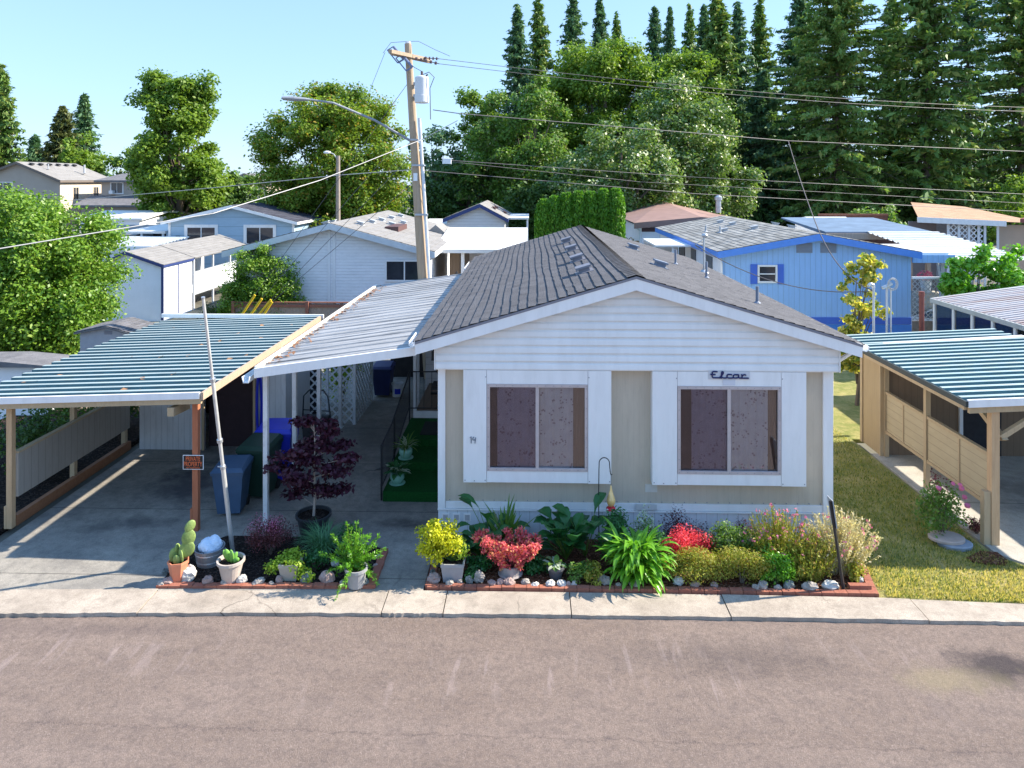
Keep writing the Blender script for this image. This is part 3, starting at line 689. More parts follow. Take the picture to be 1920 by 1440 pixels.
# roof
r = MB()
r.prism([(EL+.02,EZ-.06),(RX,RZ-.06),(ER-.02,EZ-.06),(ER-.02,EZ-.012),(RX,RZ-.012),(EL+.02,EZ-.012)], YR+.03, YB+.3)
shingle_slope(r, (EL-.03,EZ-.012), (RX,RZ), YR-.02, YB+.32, 23, rnd, .30, .02, .008)
shingle_slope(r, (ER+.03,EZ-.012), (RX,RZ), YR-.02, YB+.32, 23, rnd, .30, .014, .008)
# ridge caps
yy = YR-.02
while yy < YB+.3:
    y2 = min(yy+.24, YB+.32); h = .026+rnd.uniform(0,.004)
    r.quad((RX-.16,yy,RZ-.048+h),(RX-.16,y2,RZ-.048+h-.012),(RX,y2,RZ+h-.012),(RX,yy,RZ+h)); r.quad((RX,yy,RZ+h),(RX,y2,RZ+h-.012),(RX+.16,y2,RZ-.048+h-.012),(RX+.16,yy,RZ-.048+h))
    yy += .2
roof = r.build('roof', shingle_dark, mh)
kL = (RZ-EZ)/(RX-EL); kR = -(RZ-EZ)/(ER-RX)
def rz(x): return EZ+kL*(x-EL) if x < RX else RZ+kR*(x-RX)
f = MB()
f.prism([(EL,EZ-.24),(RX,RZ-.26),(RX,RZ-.035),(EL,EZ-.035)], YR-.005, YR+.025); f.prism([(RX,RZ-.26),(ER,EZ-.24),(ER,EZ-.035),(RX,RZ-.035)], YR-.005, YR+.025)
f.build('fascia', white_clean, mh)
f = MB(); f.prism([(EL-.01,EZ-.055),(RX,RZ-.052),(RX,RZ-.006),(EL-.01,EZ-.01)], YR-.014, YR-.006); f.prism([(RX,RZ-.052),(ER+.01,EZ-.055),(ER+.01,EZ-.01),(RX,RZ-.006)], YR-.014, YR-.006)
f.build('drip_edge', fasc_grey, mh)
f = MB(); f.prism([(EL+.03,EZ-.09),(RX,RZ-.10),(ER-.03,EZ-.09),(ER-.03,EZ-.075),(RX,RZ-.085),(EL+.03,EZ-.075)], YR+.027, YG+.1)
f.build('soffit', M('soffit_cream', (.62,.57,.50), .7, .05), mh)
def gutter(x, s, y0, y1, z, nm='gutter', parent=mh, mat=white_clean, w=.12):
    g = MB(); P = [(0,0),(0,-.09),(w*.6,-.11),(w,-.075),(w,-.01),(w-.012,-.01),(w-.014,-.07),(w*.58,-.095),(.012,-.08),(.012,0)]
    g.prism([(x+s*a, z+c) for a, c in P], y0, y1); return g.build(nm, mat, parent)
gutter(ER+.002, 1, YR+.0, YB+.3, EZ-.03)
gL = gutter(EL-.002, -1, YR+.02, 13.5, EZ+.0); gutter(EL-.002, -1, 23.4, 25.2, EZ+.0)
d = MB(); d.tube([(ER+.06,13.2,EZ-.12),(ER+.02,13.22,EZ-.3),(ER-.15,13.24,EZ-.42),(X1+.07,13.26,EZ-.48),(X1+.06,13.26,.3)], .04, 8); d.build('downspout', white_clean, mh)
# vents on the roof
for px, Y in ((1467,13.85),(1390,15.75),(1329,18.0),(1287,20.3)):
    pass
for (x, y) in ((1.12,14.9),(1.12,17.0),(1.12,19.4),(1.12,22.0)): vent_box('roof_vent', x, y, rz(x)+.02, kL, mh, fasc_grey)
for (x, y) in ((3.05,16.9),(3.0,21.0)): vent_box('roof_vent', x, y, rz(x)+.02, kR, mh, pipe_m)
for (x, y, h) in ((4.62,14.6,.36),(4.38,17.8,.42),(4.0,19.7,.42)): pipe_vent('vent_pipe', x, y, rz(x), h, .032, mh, pipe_m)
# electric service mast
m_ = MB(); mx, my = 4.85, 20.0; m_.tube([(mx,my,rz(mx)-.1),(mx,my,rz(mx)+1.0)], .028, 10); m_.ball((mx+.02,my,rz(mx)+1.04), (.09,.07,.065), 12, 7)
m_.tube([(mx-.06,my,rz(mx)+.9),(mx-.25,my,rz(mx)+.78),(mx-.1,my,rz(mx)+.62)], .014, 6); m_.lathe([(.14,0),(.05,.09)], (mx,my,rz(mx)), 10)
mast = m_.build('service_mast', galv, mh)
# the two framed bay windows
def bay(px0, px1, y_top, y_bot, wx0, wx1, wz0, wz1, inner0, inner1):
    yf = YG-.02
    def X(px): return at(px, 800, yf)[0]
    x0, x1 = X(px0), X(px1); z0 = at((px0+px1)/2, y_bot, yf)[2]; z1 = 3.124
    a0, a1 = X(wx0), X(wx1); q0 = at((px0+px1)/2, wz1, yf)[2]; q1 = at((px0+px1)/2, wz0, yf)[2]
    f = MB(); j = .006
    f.box(x0, a0-j, yf-.02, YW+.018, z0, z1); f.box(a1+j, x1, yf-.02, YW+.018, z0, z1)
    f.box(a0, a1, yf-.016, YW+.018, z0+.005, q0-.002); f.box(a0, a1, yf-.016, YW+.018, q1+.002, z1)
    w = f.build('window_surround', white_clean, mh)
    fr = MB(); t = .055
    fr.box(a0+.002,a1-.002,yf-.026,yf+.02,q0,q0+t); fr.box(a0+.002,a1-.002,yf-.026,yf+.02,q1-t,q1); fr.box(a0+.002,a0+t,yf-.025,yf+.02,q0+t,q1-t); fr.box(a1-t,a1-.002,yf-.025,yf+.02,q0+t,q1-t)
    xm = (a0+a1)/2; fr.box(xm-.03,xm+.03,yf-.018,yf+.022,q0+t,q1-t)
    MB().box(a0+t*.9,a1-t*.9,yf+.028,yf+.034,q0+t*.9,q1-t*.9).build('pane', glass, w)
    sc = fr; sc.m = 1
    for i in range(13):
        xx = a0+.03+(a1-a0-.06)*i/12
        sc.box(xx-.006,xx+.006,yf-.030,yf-.0262,q0+.022,q0+.034); sc.box(xx-.006,xx+.006,yf-.030,yf-.0262,q1-.034,q1-.022)
    for i in range(9):
        zz = q0+.08+(q1-q0-.16)*i/8
        sc.box(a0+.02,a0+.032,yf-.029,yf-.0252,zz,zz+.012); sc.box(a1-.032,a1-.02,yf-.029,yf-.0252,zz,zz+.012)
    for (sx, sz) in ((x0+.03,z0+.04),(x0+.2,z0+.03),(a0-.03,z0+.04),(a1+.03,z0+.04),(x1-.03,z0+.04),(a0-.02,z1-.12),(a1+.02,z1-.12)): sc.box(sx-.008,sx+.008,yf-.026,yf-.0205,sz-.008,sz+.008)
    fr.build('window_frame', [tanframe, fasc_grey], w)
    MB().box(a0+t,xm-.031,yf+.010,yf+.012,q0+t,q1-t).build('insect_screen', glassmat('insect_screen', (.84,.82,.86), .5) if 'insect_screen' not in bpy.data.materials else bpy.data.materials['insect_screen'], w)
    # curtain hung inside, with gaps at each side showing dark room and drape
    c = MB(); c0, c1 = X(inner0), X(inner1); yc = yf+.075; n_ = 46; o = 0; pts = []
    for i in range(n_+1):
        xx = c0+(c1-c0)*i/n_; yyc = yc+.012*math.sin(i*.8)+.006*math.sin(i*2.1); pts.append((xx,yyc))
    for (xa,ya),(xb,yb2) in zip(pts, pts[1:]): c.quad((xa,ya,q0-.05),(xb,yb2,q0-.05),(xb,yb2,q1+.02),(xa,ya,q1+.02))
    c.build('curtain', curtain_m, w)
    dr = MB(); pts = [(c1-.04+(a1-c1+.1)*i/12, yc+.04+.012*math.sin(i*1.4)) for i in range(13)]
    for (xa,ya),(xb,yb2) in zip(pts, pts[1:]): dr.quad((xa,ya,q0-.05),(xb,yb2,q0-.05),(xb,yb2,q1+.02),(xa,ya,q1+.02))
    dr.build('drape', drape_m, w)
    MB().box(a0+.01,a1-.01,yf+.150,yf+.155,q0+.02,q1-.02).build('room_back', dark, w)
    return w, (x0,x1,z0,z1,a0,a1,q0,q1,yf)
wl, kl = bay(869,1146,692,905,913,1102,720,883,932,1075)
wr, kr = bay(1223,1511,694,910,1270,1464,724,889,1298,1442)
# house number 14
yf = kl[8]-.03; nx, nz = at(887,825,yf)[0], at(887,825,yf)[2]
def strokes(mb, pts, r=.008): mb.tube(pts, r, 6)
nb = MB()
strokes(nb, [(nx-.055,yf,nz+.045),(nx-.035,yf,nz+.06),(nx-.035,yf,nz-.06)])
strokes(nb, [(nx+.015,yf,nz+.055),(nx-.005,yf,nz+.03),(nx-.005,yf,nz+.0),(nx+.05,yf,nz+.0)]); strokes(nb, [(nx+.045,yf,nz+.045),(nx+.035,yf,nz-.06)])
nb.build('house_number', lettergrey, mh)
# script name plate above the right window
yf = kr[8]-.023; cx, cz = at(1367,704,yf)[0], at(1367,704,yf)[2]
MB().box(cx-.37,cx+.37,yf-.006,yf+.0015,cz-.072,cz+.072).build('name_plate', M('name_plate_grey', (.60,.60,.62), .4, .05), mh)
MB().box(cx-.11,cx+.11,yf-.004,yf+.0015,cz-.175,cz-.078).build('backing_patch', M('faded_patch', (.62,.63,.68), .5, .05), mh)
yl = yf-.018; e = MB(); sc_ = .0034   # letter strokes on a 200 x 44 grid, origin at the left baseline
def st(pts, r=.0135):
    e.tube([(cx-.335+x*sc_, yl, cz-.045+z*sc_*1.05) for x, z in pts], r, 6)
def arc(x, z, rx, rz_, a0, a1, n=10): return [(x+rx*math.cos(R(a0+(a1-a0)*i/n)), z+rz_*math.sin(R(a0+(a1-a0)*i/n))) for i in range(n+1)]
st([(36,32),(30,33),(14,33),(10,30),(8,18),(9,6),(13,2),(22,2),(34,2),(60,1)]); st([(0,18),(4,18),(10,18),(26,18)]); st([(0,18),(3,21)])
st([(48,4),(58,12),(66,24),(67,32),(62,34),(58,28),(57,12),(61,3),(70,1),(82,1)])
st([(112,17),(106,19),(92,19),(87,15),(86,8),(88,3),(95,1),(112,1)]); st([(78,1),(86,3)])
st([(148,18),(126,18),(120,14),(119,6),(122,2),(130,1),(140,2),(147,6)]); st([(147,19),(147,6),(149,2),(156,1),(160,1)]); st([(108,1),(120,2)])
st([(160,18),(164,18),(165,12),(165,1)]); st([(165,11),(171,17),(180,19),(186,15)]); st([(156,1),(176,1),(200,1)])
e.build('name_lettering', navy_letter, mh)
# ---------------------------------------------------------------- breezeway awning
aw = T('awning', 'weathered white metal breezeway awning between carport and mobile home', 'awning', (-3.6,12.85,0))
AX0, AX1, AY0, AY1 = -5.1, -2.12, 12.98, 23.3
def az(x, y=0): return 3.06+(x-AX0)/(AX1-AX0)*.42
b = MB(); corr(b, AX0+.06, AX1, AY0+.05, AY1, lambda x, y: az(x)+.004*math.sin(y*7), .41, .022, .05, 6); 
b.build('roof_sheet', awn_roof, aw)
b = MB(); b.prism([(AX0,az(AX0)-.14),(AX1+.02,az(AX1)-.12),(AX1+.02,az(AX1)+.035),(AX0,az(AX0)+.035)], AY0-.02, AY0+.045); b.build('fascia', white_clean, aw)
b = MB(); b.prism([(AX0+.05,az(AX0)-.06),(AX1,az(AX1)-.06),(AX1,az(AX1)+.03),(AX0+.05,az(AX0)+.03)], AY1+.002, AY1+.05); b.build('back_edge', greymet, aw)
b = MB(); b.box(AX0-.02,AX0+.055,AY0+.05,AY1+.05,az(AX0)+.002,az(AX0)+.06); b.build('edge_gutter', M('cream_gutter', (.68,.62,.54), .6, .1, 5, dirt=.35, dcol=(.3,.22,.15)), aw)
b = MB(); P = [(0,.06),(-.02,-.05),(-.12,-.05),(-.15,.06),(-.135,.06),(-.11,-.035),(-.03,-.035),(-.015,.06)]
b.prism([(AX0-.05+a, az(AX0)-.16+c) for a, c in P], AY0-.1, AY0+1.0); b.build('rain_trough', white_clean, aw)
postm = M('flaking_white_post', (.68,.67,.66), .6, .06, 3, dirt=.5, dcol=(.2,.16,.13), dscale=3.5)
for y in (13.45,15.1,16.85,18.75): 
    b = MB(); b.box(AX0-.0,AX0+.085,y-.05,y-.02,0,az(AX0)-.02); b.box(AX0+.0,AX0+.085,y+.02,y+.05,0,az(AX0)-.02); b.box(AX0+.02,AX0+.065,y-.0195,y+.0195,0,az(AX0)-.03)
    b.box(AX0-.03,AX0+.115,y-.08,y+.08,-.004,.012); b.build('post', postm, aw)
b = MB(); b.box(-3.28,-3.21,20.4,20.47,0,az(-3.2)-.02); b.build('post', postm, aw)
b = MB()
for y in (15,17.2,19.4,21.6): b.box(AX0+.05,AX1,y-.03,y+.03,az(AX0)-.03,az(AX0)-.0)
b.build('rafter', white, aw)
# debris of dry leaves lying along the gutter edge
rngn = np.random.default_rng(8); n = 170
C = np.stack([AX0+.1+np.abs(rngn.normal(0,.14,n)), rngn.uniform(AY0+.2,AY1-.2,n)**1, np.zeros(n)],1); C[:,2] = 3.095+(C[:,0]-AX0)/3*.42
tag(leafmesh('dry_leaves', C, nrm(unit(rngn,n)*.4+np.array([0,0,1.])), rngn, .10, .06, M('dry_leaf_brown', (.22,.11,.06), 1, .4, 9)), 'brown dry leaves caught along the awning gutter edge', 'dry leaves', kind='stuff')
# ---------------------------------------------------------------- left carport
cp = T('carport', 'open carport with teal ribbed metal roof and red and fir timber posts', 'carport', (-8.3,13.0,0))
CX0, CX1, CY0, CY1 = -10.75, -6.1, 12.95, 20.4
def cz_(x, y=0): return 2.42+(x-CX0)/(CX1-CX0)*.16
b = MB(); corr(b, CX0, CX1, CY0+.06, CY1, lambda x, y: cz_(x), .312, .06, .34, 6, True); b.build('roof_sheet', [teal_roof, rib_shade], cp)
b = MB(); b.prism([(CX0,cz_(CX0)-.05),(CX1-.02,cz_(CX1)-.05),(CX1-.02,cz_(CX1)+.07),(CX0,cz_(CX0)+.07)], CY0+.002, CY0+.055); b.build('front_flashing', white_clean, cp)
b = MB(); b.prism([(CX0,cz_(CX0)-.15),(CX1,cz_(CX1)-.15),(CX1,cz_(CX1)-.055),(CX0,cz_(CX0)-.055)], CY0+.03, CY0+.09); b.build('header_beam', tanwood, cp)
b = MB(); b.box(CX0,CX1+.1,CY1+.002,CY1+.07,cz_(CX1)-.02,cz_(CX1)+.09); b.build('back_flashing', white_clean, cp)
b = MB(); b.box(CX1,CX1+.05,CY0+.02,CY1-.05,cz_(CX1)-.075,cz_(CX1)+.065); b.build('rake_board', rake_m, cp)
def post(x, y, z1, mat, w=.105, z0=-.004, plate=True, parent=None):
    b = MB(); b.box(x-w/2,x+w/2,y-w/2,y+w/2,z0,z1); o = b.build('post', mat, parent or cp)
    if plate:
        q = MB(); q.box(x-w/2-.04,x-w/2-.003,y-w/2-.005,y+w/2+.01,z0,.42); q.build('post_cleat', mat, o)
    return o
post(-6.28,13.18,2.40,redwood); post(-9.83,13.18,2.27,fir); post(-9.87,15.08,2.27,tanwood,.1,-.004,False); post(-9.87,17.0,2.27,tanwood,.1,-.004,False)
b = MB()
for y in (14.5,16.3,18.1,19.9): b.prism([(CX0+.1,cz_(CX0)-.13),(CX1-.05,cz_(CX1)-.13),(CX1-.05,cz_(CX1)-.01),(CX0+.1,cz_(CX0)-.01)], y-.03, y+.03)
b.build('rafter', tanwood, cp)
b = MB(); b.prismx([(12.96,2.20),(13.6,2.14),(13.6,2.30),(12.96,2.36)], -6.72, -6.60); b.build('brace_block', tanwood, cp)
b = MB(); b.box(-9.79,-9.73,13.24,17.0,.56,1.38); b.build('side_panel', greypanel, cp)
b = MB(); b.box(-9.83,-9.72,13.24,17.0,1.383,1.42); b.build('panel_cap', tanwood, cp)
b = MB(); b.box(-9.86,-9.76,13.25,17.1,0,.2); b.build('kerb_timber', edgewood, cp)
rngn = np.random.default_rng(18); n = 22
lx_ = rngn.uniform(CX0+.4,CX1-.2,n); ly_ = rngn.uniform(CY0+.3,CY1-.2,n)
C = np.stack([lx_,ly_,2.445+(lx_-CX0)/(CX1-CX0)*.16+.03],1)
tag(leafmesh('fallen_leaves', C, nrm(unit(rngn,n)*.4+np.array([0,0,1.])), rngn, .13, .09, M('dry_leaf_tan', (.26,.14,.07), 1, .4, 9)), 'a few brown leaves scattered on the teal carport roof', 'dry leaves', kind='stuff')
# storage shed behind the carport
sh = T('storage_shed', 'white board storage shed with dark open doorway under the carport roof', 'shed', (-7.6,17.0,0))
b = MB(); b.box(-9.55,-7.95,17.1,17.16,-.004,2.30); b.box(-9.55,-9.49,17.16,19.8,-.004,2.30); b.box(-6.72,-5.95,17.1,17.16,-.004,2.5); b.box(-6.01,-5.95,17.16,19.0,-.004,2.5)
b.build('wall', shedwhite, sh)
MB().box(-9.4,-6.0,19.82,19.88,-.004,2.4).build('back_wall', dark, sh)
MB().box(-7.95,-6.72,17.35,17.38,-.004,2.35).build('doorway_shade_sheet', M('doorway_shade', (.035,.018,.022), .8, .2), sh)  # dark sheet stands in for the shade inside the open doorway
boxes('door_trim', tanwood, sh, [(-8.0,-7.94,17.06,17.098,-.004,2.3),(-6.74,-6.68,17.06,17.098,-.004,2.3)])
# lattice
def lattice(mb, x0, x1, z0, z1, y, pitch=.15, w=.035, t=.008, axis='x'):
    def clip(px, pz, dx, dz):
        t0, t1 = -1e9, 1e9
        for p, d_, lo, hi in ((px,dx,x0,x1),(pz,dz,z0,z1)):
            a, b_ = (lo-p)/d_, (hi-p)/d_; t0 = max(t0, min(a,b_)); t1 = min(t1, max(a,b_))
        return (t0,t1) if t1-t0 > .02 else None
    s2 = math.sqrt(.5)
    for sg, yy in ((1,y),(-1,y+t+.002)):
        k = x0-(z1-z0) if sg == 1 else x0
        while k < x1+(z1-z0):
            c = clip(k, z0, s2, s2*sg) if sg == 1 else clip(k, z0, -s2, s2)
            if c:
                dx, dz = (s2, s2) if sg == 1 else (-s2, s2)
                a = (k+dx*c[0], z0+dz*c[0]); b_ = (k+dx*c[1], z0+dz*c[1]); nx_, nz_ = -dz*w/2, dx*w/2
                q = [(a[0]+nx_,a[1]+nz_),(a[0]-nx_,a[1]-nz_),(b_[0]-nx_,b_[1]-nz_),(b_[0]+nx_,b_[1]+nz_)]
                if axis == 'x': v = [(u,yy,w_) for u, w_ in q]+[(u,yy+t,w_) for u, w_ in q]
                else: v = [(yy,u,w_) for u, w_ in q]+[(yy+t,u,w_) for u, w_ in q]
                mb.add(v, [(0,1,2,3),(7,6,5,4),(0,4,5,1),(2,6,7,3)])
            k += pitch*math.sqrt(2)
    return mb
lt = T('lattice_screen', 'white diagonal lattice privacy screen at the back of the breezeway', 'lattice screen', (-5.2,19.0,0))
b = lattice(MB(), -6.15, -4.78, .02, 2.4, 19.0, .165, .045); b.build('lattice_panel', white, lt)
b = lattice(MB(), 19.06, 21.0, .02, 2.95, -4.72, .165, .045, axis='y'); b.build('lattice_panel', white, lt)
boxes('frame_post', white, lt, [(-4.78,-4.70,18.96,19.04,-.004,3.05),(-5.5,-5.44,18.95,18.995,-.004,2.45),(-6.2,-6.14,18.95,18.995,-.004,2.4),(-4.78,-4.7,21.0,21.08,-.004,3.05)])
# porch with turf carpet
pc = T('porch', 'stepped porch covered in green artificial turf beside the home', 'porch', (-2.3,14.45,0))
b = MB(); b.box(-3.02,-1.72,14.45,15.5,-.004,.2); b.box(-3.02,-1.72,15.502,16.4,-.004,.38); b.box(-3.02,-1.72,16.402,17.9,-.004,.55); b.build('turf_step', turf_m, pc)
b = MB(); b.box(-2.95,-1.72,17.905,17.95,.3,.72); b.build('white_riser', white_clean, pc)
b = MB(); b.box(-2.95,-1.72,17.955,20.6,.3,.66); b.build('upper_deck', brownside, pc)
b = MB(); b.box(-3.06,-1.72,20.62,20.7,-.004,3.3); b.build('back_wall', lap_cream, pc)
b = MB(); b.box(-2.62,-1.82,16.7,17.6,.552,.568); b.build('door_mat', M('dark_door_mat', (.02,.025,.022), 1, .3, 40), pc)
b = MB(); b.box(-2.98,-2.9,17.955,18.03,.0,3.2); b.build('post', white, pc)
rl = T('railing', 'black iron handrail with thin balusters along the turf porch steps', 'railing', (-3.06,14.5,0))
b = MB(); path = [(-3.06,14.5,1.12),(-3.06,15.6,1.2),(-3.06,17.9,1.72)]
b.tube(path, .02, 6); b.tube([(p[0],p[1],p[2]-.85) for p in path], .014, 6)
b.tube([(-3.06,17.9,1.72),(-1.8,17.92,1.72)], .016, 6); b.tube([(-3.06,17.9,.80),(-1.8,17.92,.80)], .014, 6); b.build('rail', black, rl)
for (y, z0, z1) in ((14.5,0,1.14),(15.9,.2,1.28),(17.88,.3,1.74)): MB().tube([(-3.06,y,z0),(-3.06,y,z1)], .02, 6).build('rail_post', black, rl)
b = MB()
for i in range(26):
    y = 14.6+i*.127; zt = (1.12+(y-14.5)*.073) if y < 15.6 else 1.2+(y-15.6)*.226
    b.tube([(-3.06,y,zt-.85),(-3.06,y,zt)], .007, 4)
for i in range(6): b.tube([(-2.9+i*.2,17.91,.8),(-2.9+i*.2,17.91,1.72)], .007, 4)
b.build('baluster', black, rl)
# exercise machine on the upper deck
gm = T('exercise_machine', 'black multi gym with padded arms standing on the porch deck', 'gym machine', (-2.3,18.9,.66))
b = MB(); b.box(-2.45,-2.39,18.5,19.6,.66,.72); b.box(-2.75,-2.05,19.5,19.56,.66,.72); b.box(-2.46,-2.38,19.45,19.53,.72,2.75); b.box(-2.46,-2.38,18.7,19.5,2.68,2.75); b.tube([(-2.42,18.75,2.7),(-2.75,18.7,2.62)], .02, 6); b.tube([(-2.42,18.75,2.7),(-2.1,18.7,2.62)], .02, 6); b.build('frame', black, gm)
b = MB(); b.box(-2.60,-2.24,18.45,19.0,1.10,1.18); b.box(-2.56,-2.28,19.3,19.44,1.3,2.1); b.build('pad', blackp, gm)
for x in (-2.62,-2.2):
    b = MB(); b.tube([(x,19.3,2.6),(x,19.1,1.75)], .022, 6); b.tube([(x,19.14,1.95),(x,19.09,1.7)], .06, 8); b.build('press_arm', blackp, gm)
b = MB()
for i in range(8): b.box(-2.2,-1.95,19.48,19.6,.74+i*.075,.805+i*.075)
b.build('weight_stack', fasc_grey, gm)
dark_end = T('gate', 'dark panel added to darken the far end of the breezeway', 'gate', (-3.9,23.6,0)); MB().box(-4.68,-1.75,23.6,23.65,-.004,2.9).build('board', M('added_dark_end_panel', (.035,.03,.03), .9, .3, 3), dark_end)  # not a real gate: dark panel added so the breezeway's far end stays dark
# things lying at the back of the breezeway
bk_ = T('bucket', 'white plastic bucket with a blue label at the dark end of the breezeway', 'bucket', (-4.05,21.5,0))
MB().lathe([(.001,.004),(.15,.004),(.17,.36),(.185,.365),(.185,.40),(.17,.40),(.165,.38),(.001,.38)], (-4.05,21.5,0), 20).build('pail', white, bk_)
lb = MB(); [lb.quad(*[(-4.05+.166*math.cos(a),21.5+.166*math.sin(a),z) for a, z in ((R(250+i*8),.1),(R(258+i*8),.1),(R(258+i*8),.26),(R(250+i*8),.26))]) for i in range(8)]
lb.build('label', bin_blue, bk_)
def wheelie(name, label, x, y, rz, bodym, lidm, h=1.0, w=.58, d=.66, group=None, loc_z=0):
    t = T(name, label, 'bin', (x,y,loc_z), group); k = Matrix.Translation((x,y,loc_z)) @ Matrix.Rotation(rz,4,'Z')
    b = MB(); b.frus(0,0,.06,h*.86,(w*.74,d*.72),(w,d)); b.box(-w/2-.02,w/2+.02,-d/2-.02,d/2+.02,h*.86+.002,h*.92); b.xf(k); b.build('body', bodym, t)
    b = MB(); b.add([(-w/2-.03,-d/2-.05,h*.922),(w/2+.03,-d/2-.05,h*.922),(w/2+.03,d/2+.02,h*.95),(-w/2-.03,d/2+.02,h*.95),(-w/2+.03,-d/2+.04,h*.985),(w/2-.03,-d/2+.04,h*.985),(w/2-.03,d/2-.03,h*1.02),(-w/2+.03,d/2-.03,h*1.02)],
        [(0,3,2,1),(4,5,6,7),(0,1,5,4),(1,2,6,5),(2,3,7,6),(3,0,4,7)]); b.xf(k); b.build('lid', lidm, t)
    b = MB(); b.tube([(-w*.4,d/2+.07,h*.93),(w*.4,d/2+.07,h*.93)], .016, 8); b.xf(k); b.build('handle', bodym, t)
    for s in (-1,1):
        b = MB(); b.tube([(s*w*.36-.03,d/2-.05,.10),(s*w*.36+.03,d/2-.05,.10)], .10, 14); b.xf(k); b.build('wheel', rubber, t)
    return t
wheelie('wheelie_bin', 'slate blue wheelie bin nearest the street beside the red carport post', -5.92, 13.95, R(6), bin_grey, bin_grey, .98)
wheelie('wheelie_bin', 'dark green wheelie bin behind the slate one by the awning post', -5.66, 14.72, R(-4), bin_green, bin_green, 1.14, .64, .72)
wheelie('wheelie_bin', 'bright blue recycling bin with blue lid behind the dark green bin', -5.58, 15.5, R(3), bin_blue, bin_blue, 1.2, .78, .7)
wheelie('wheelie_bin', 'dark blue bin standing in shade far back past the lattice', -4.5, 21.6, R(0), M('navy_plastic', (.02,.03,.12), .5, .1), M('navy_plastic_lid', (.03,.04,.15), .5, .1), .95)
t = T('folding_trolley', 'black tubular folding hand trolley leaning near the lattice', 'trolley', (-5.0,17.6,0))
b = MB(); b.tube([(-5.75,17.75,.3),(-5.7,17.7,1.15),(-5.55,17.68,1.3),(-5.2,17.68,1.3),(-5.08,17.66,1.15),(-4.95,17.5,.6)], .018, 6); b.tube([(-5.7,17.7,.8),(-5.0,17.6,.8)], .014, 6); b.build('tube_frame', black, t)
b = MB(); b.box(-5.65,-5.0,17.45,17.6,.1,.72); b.build('cloth_bag', blackp, t)
for x in (-5.6,-5.05): MB().tube([(x-.02,17.5,.1),(x+.02,17.5,.1)], .1, 12).build('wheel', rubber, t)
hz = T('garden_hose', 'dark blue hose hanging in loops on the shed wall', 'hose', (-6.6,17.0,1))
b = MB(); 
for q in range(4): b.tube([(-6.60+.06*math.sin(a)+q*.015, 17.06-q*.01, 1.1+.75*math.cos(a)) for a in [i*math.pi/10 for i in range(21)]], .016, 5)
b.build('hose_loop', bin_blue, hz)
# ---------------------------------------------------------------- right carport (neighbour's)
rc = T('carport', 'neighbour carport with teal ribbed roof, tan slatted side panels and fir post', 'carport', (10,13,0))
QX0, QX1, QY0, QY1 = 7.83, 11.85, 12.9, 18.3
def qz(x, y=0): return 2.56+(x-QX0)/(QX1-QX0)*.20
b = MB(); corr(b, QX0, QX1, QY0+.06, QY1-1.0, lambda x, y: qz(x), .295, .06, .36, 6, True); corr(b, QX0+.0, QX1, QY1-.98, QY1+.2, lambda x, y: qz(x)-.03, .295, .05, .36, 6, True); b.build('roof_sheet', [teal_roof2, rib_shade], rc)
b = MB(); b.prism([(QX0,qz(QX0)-.06),(QX1,qz(QX1)-.06),(QX1,qz(QX1)+.075),(QX0,qz(QX0)+.075)], QY0+.002, QY0+.055); b.build('front_flashing', white_clean, rc)
b = MB(); b.prism([(QX0+.7,qz(QX0)-.01),(QX1,qz(QX1)+.04),(QX1,qz(QX1)+.075),(QX0+.7,qz(QX0)+.075)], QY1-1.05, QY1-.85); b.build('ridge_flashing', white, rc)
b = MB(); b.prism([(QX0+.05,qz(QX0)-.18),(QX1,qz(QX1)-.18),(QX1,qz(QX1)-.065),(QX0+.05,qz(QX0)-.065)], QY0+.06, QY0+.12); b.build('header_beam', tanwood, rc)
b = MB(); b.box(QX0-.05,QX0-.005,QY0,QY1-.9,qz(QX0)-.05,qz(QX0)+.05); b.build('edge_trim', M('dark_green_trim', (.02,.03,.03), .6, .1), rc)
b = MB(); b.box(QX0-.0,QX0+.06,QY0+.13,QY1-1.4,qz(QX0)-.14,qz(QX0)-.03); b.build('rake_board', tanwood, rc)
b = MB(); b.box(8.30,8.44,13.0,13.14,-.004,2.4); po = b.build('post', fir, rc); MB().box(8.18,8.297,13.02,13.14,-.004,.95).build('post_cleat', tanwood, po)
boxes('post', tanwood, rc, [(8.42,8.52,15.35,15.45,-.004,2.4),(8.42,8.52,17.1,17.18,-.004,2.4)])
b = MB(); b.prismx([(13.0,1.9),(13.1,1.85),(14.2,2.4),(14.0,2.4)], 8.5, 8.6); b.prism([(8.45,1.95),(8.55,1.9),(9.3,2.4),(9.15,2.4)], 13.03, 13.11); b.build('knee_brace', tanwood, rc)
for (ya, yb) in ((13.18,14.2),(14.26,15.34),(15.46,16.3),(16.36,17.09)):
    MB().box(8.455,8.485,ya,yb,.62,1.48).build('slat_panel', tanpanel, rc)
b = MB(); b.box(8.43,8.51,13.16,15.345,1.483,1.55); b.box(8.43,8.51,15.455,17.095,1.483,1.55); b.box(8.43,8.51,13.16,15.345,.55,.617); b.box(8.43,8.51,15.455,17.095,.55,.617); b.box(8.44,8.5,14.205,14.255,.62,1.48); b.box(8.44,8.5,16.305,16.355,.62,1.48); b.build('panel_rail', tanwood, rc)
b = MB()
for x in (9.3,10.5,11.7): b.box(x-.04,x+.04,QY0+.13,QY1-.2,qz(x)-.16,qz(x)-.05)
b.build('rafter', tanwood, rc)
rs = T('storage_shed', 'tan vertical siding shed at the back of the neighbour carport', 'shed', (10,17.2,0))
b = MB(); b.box(8.35,8.42,17.2,18.15,-.004,2.5); b.build('wall', tanside, rs)
b = MB(); b.box(8.422,12.2,17.21,17.26,-.004,2.55); b.build('inner_wall', brownside, rs)
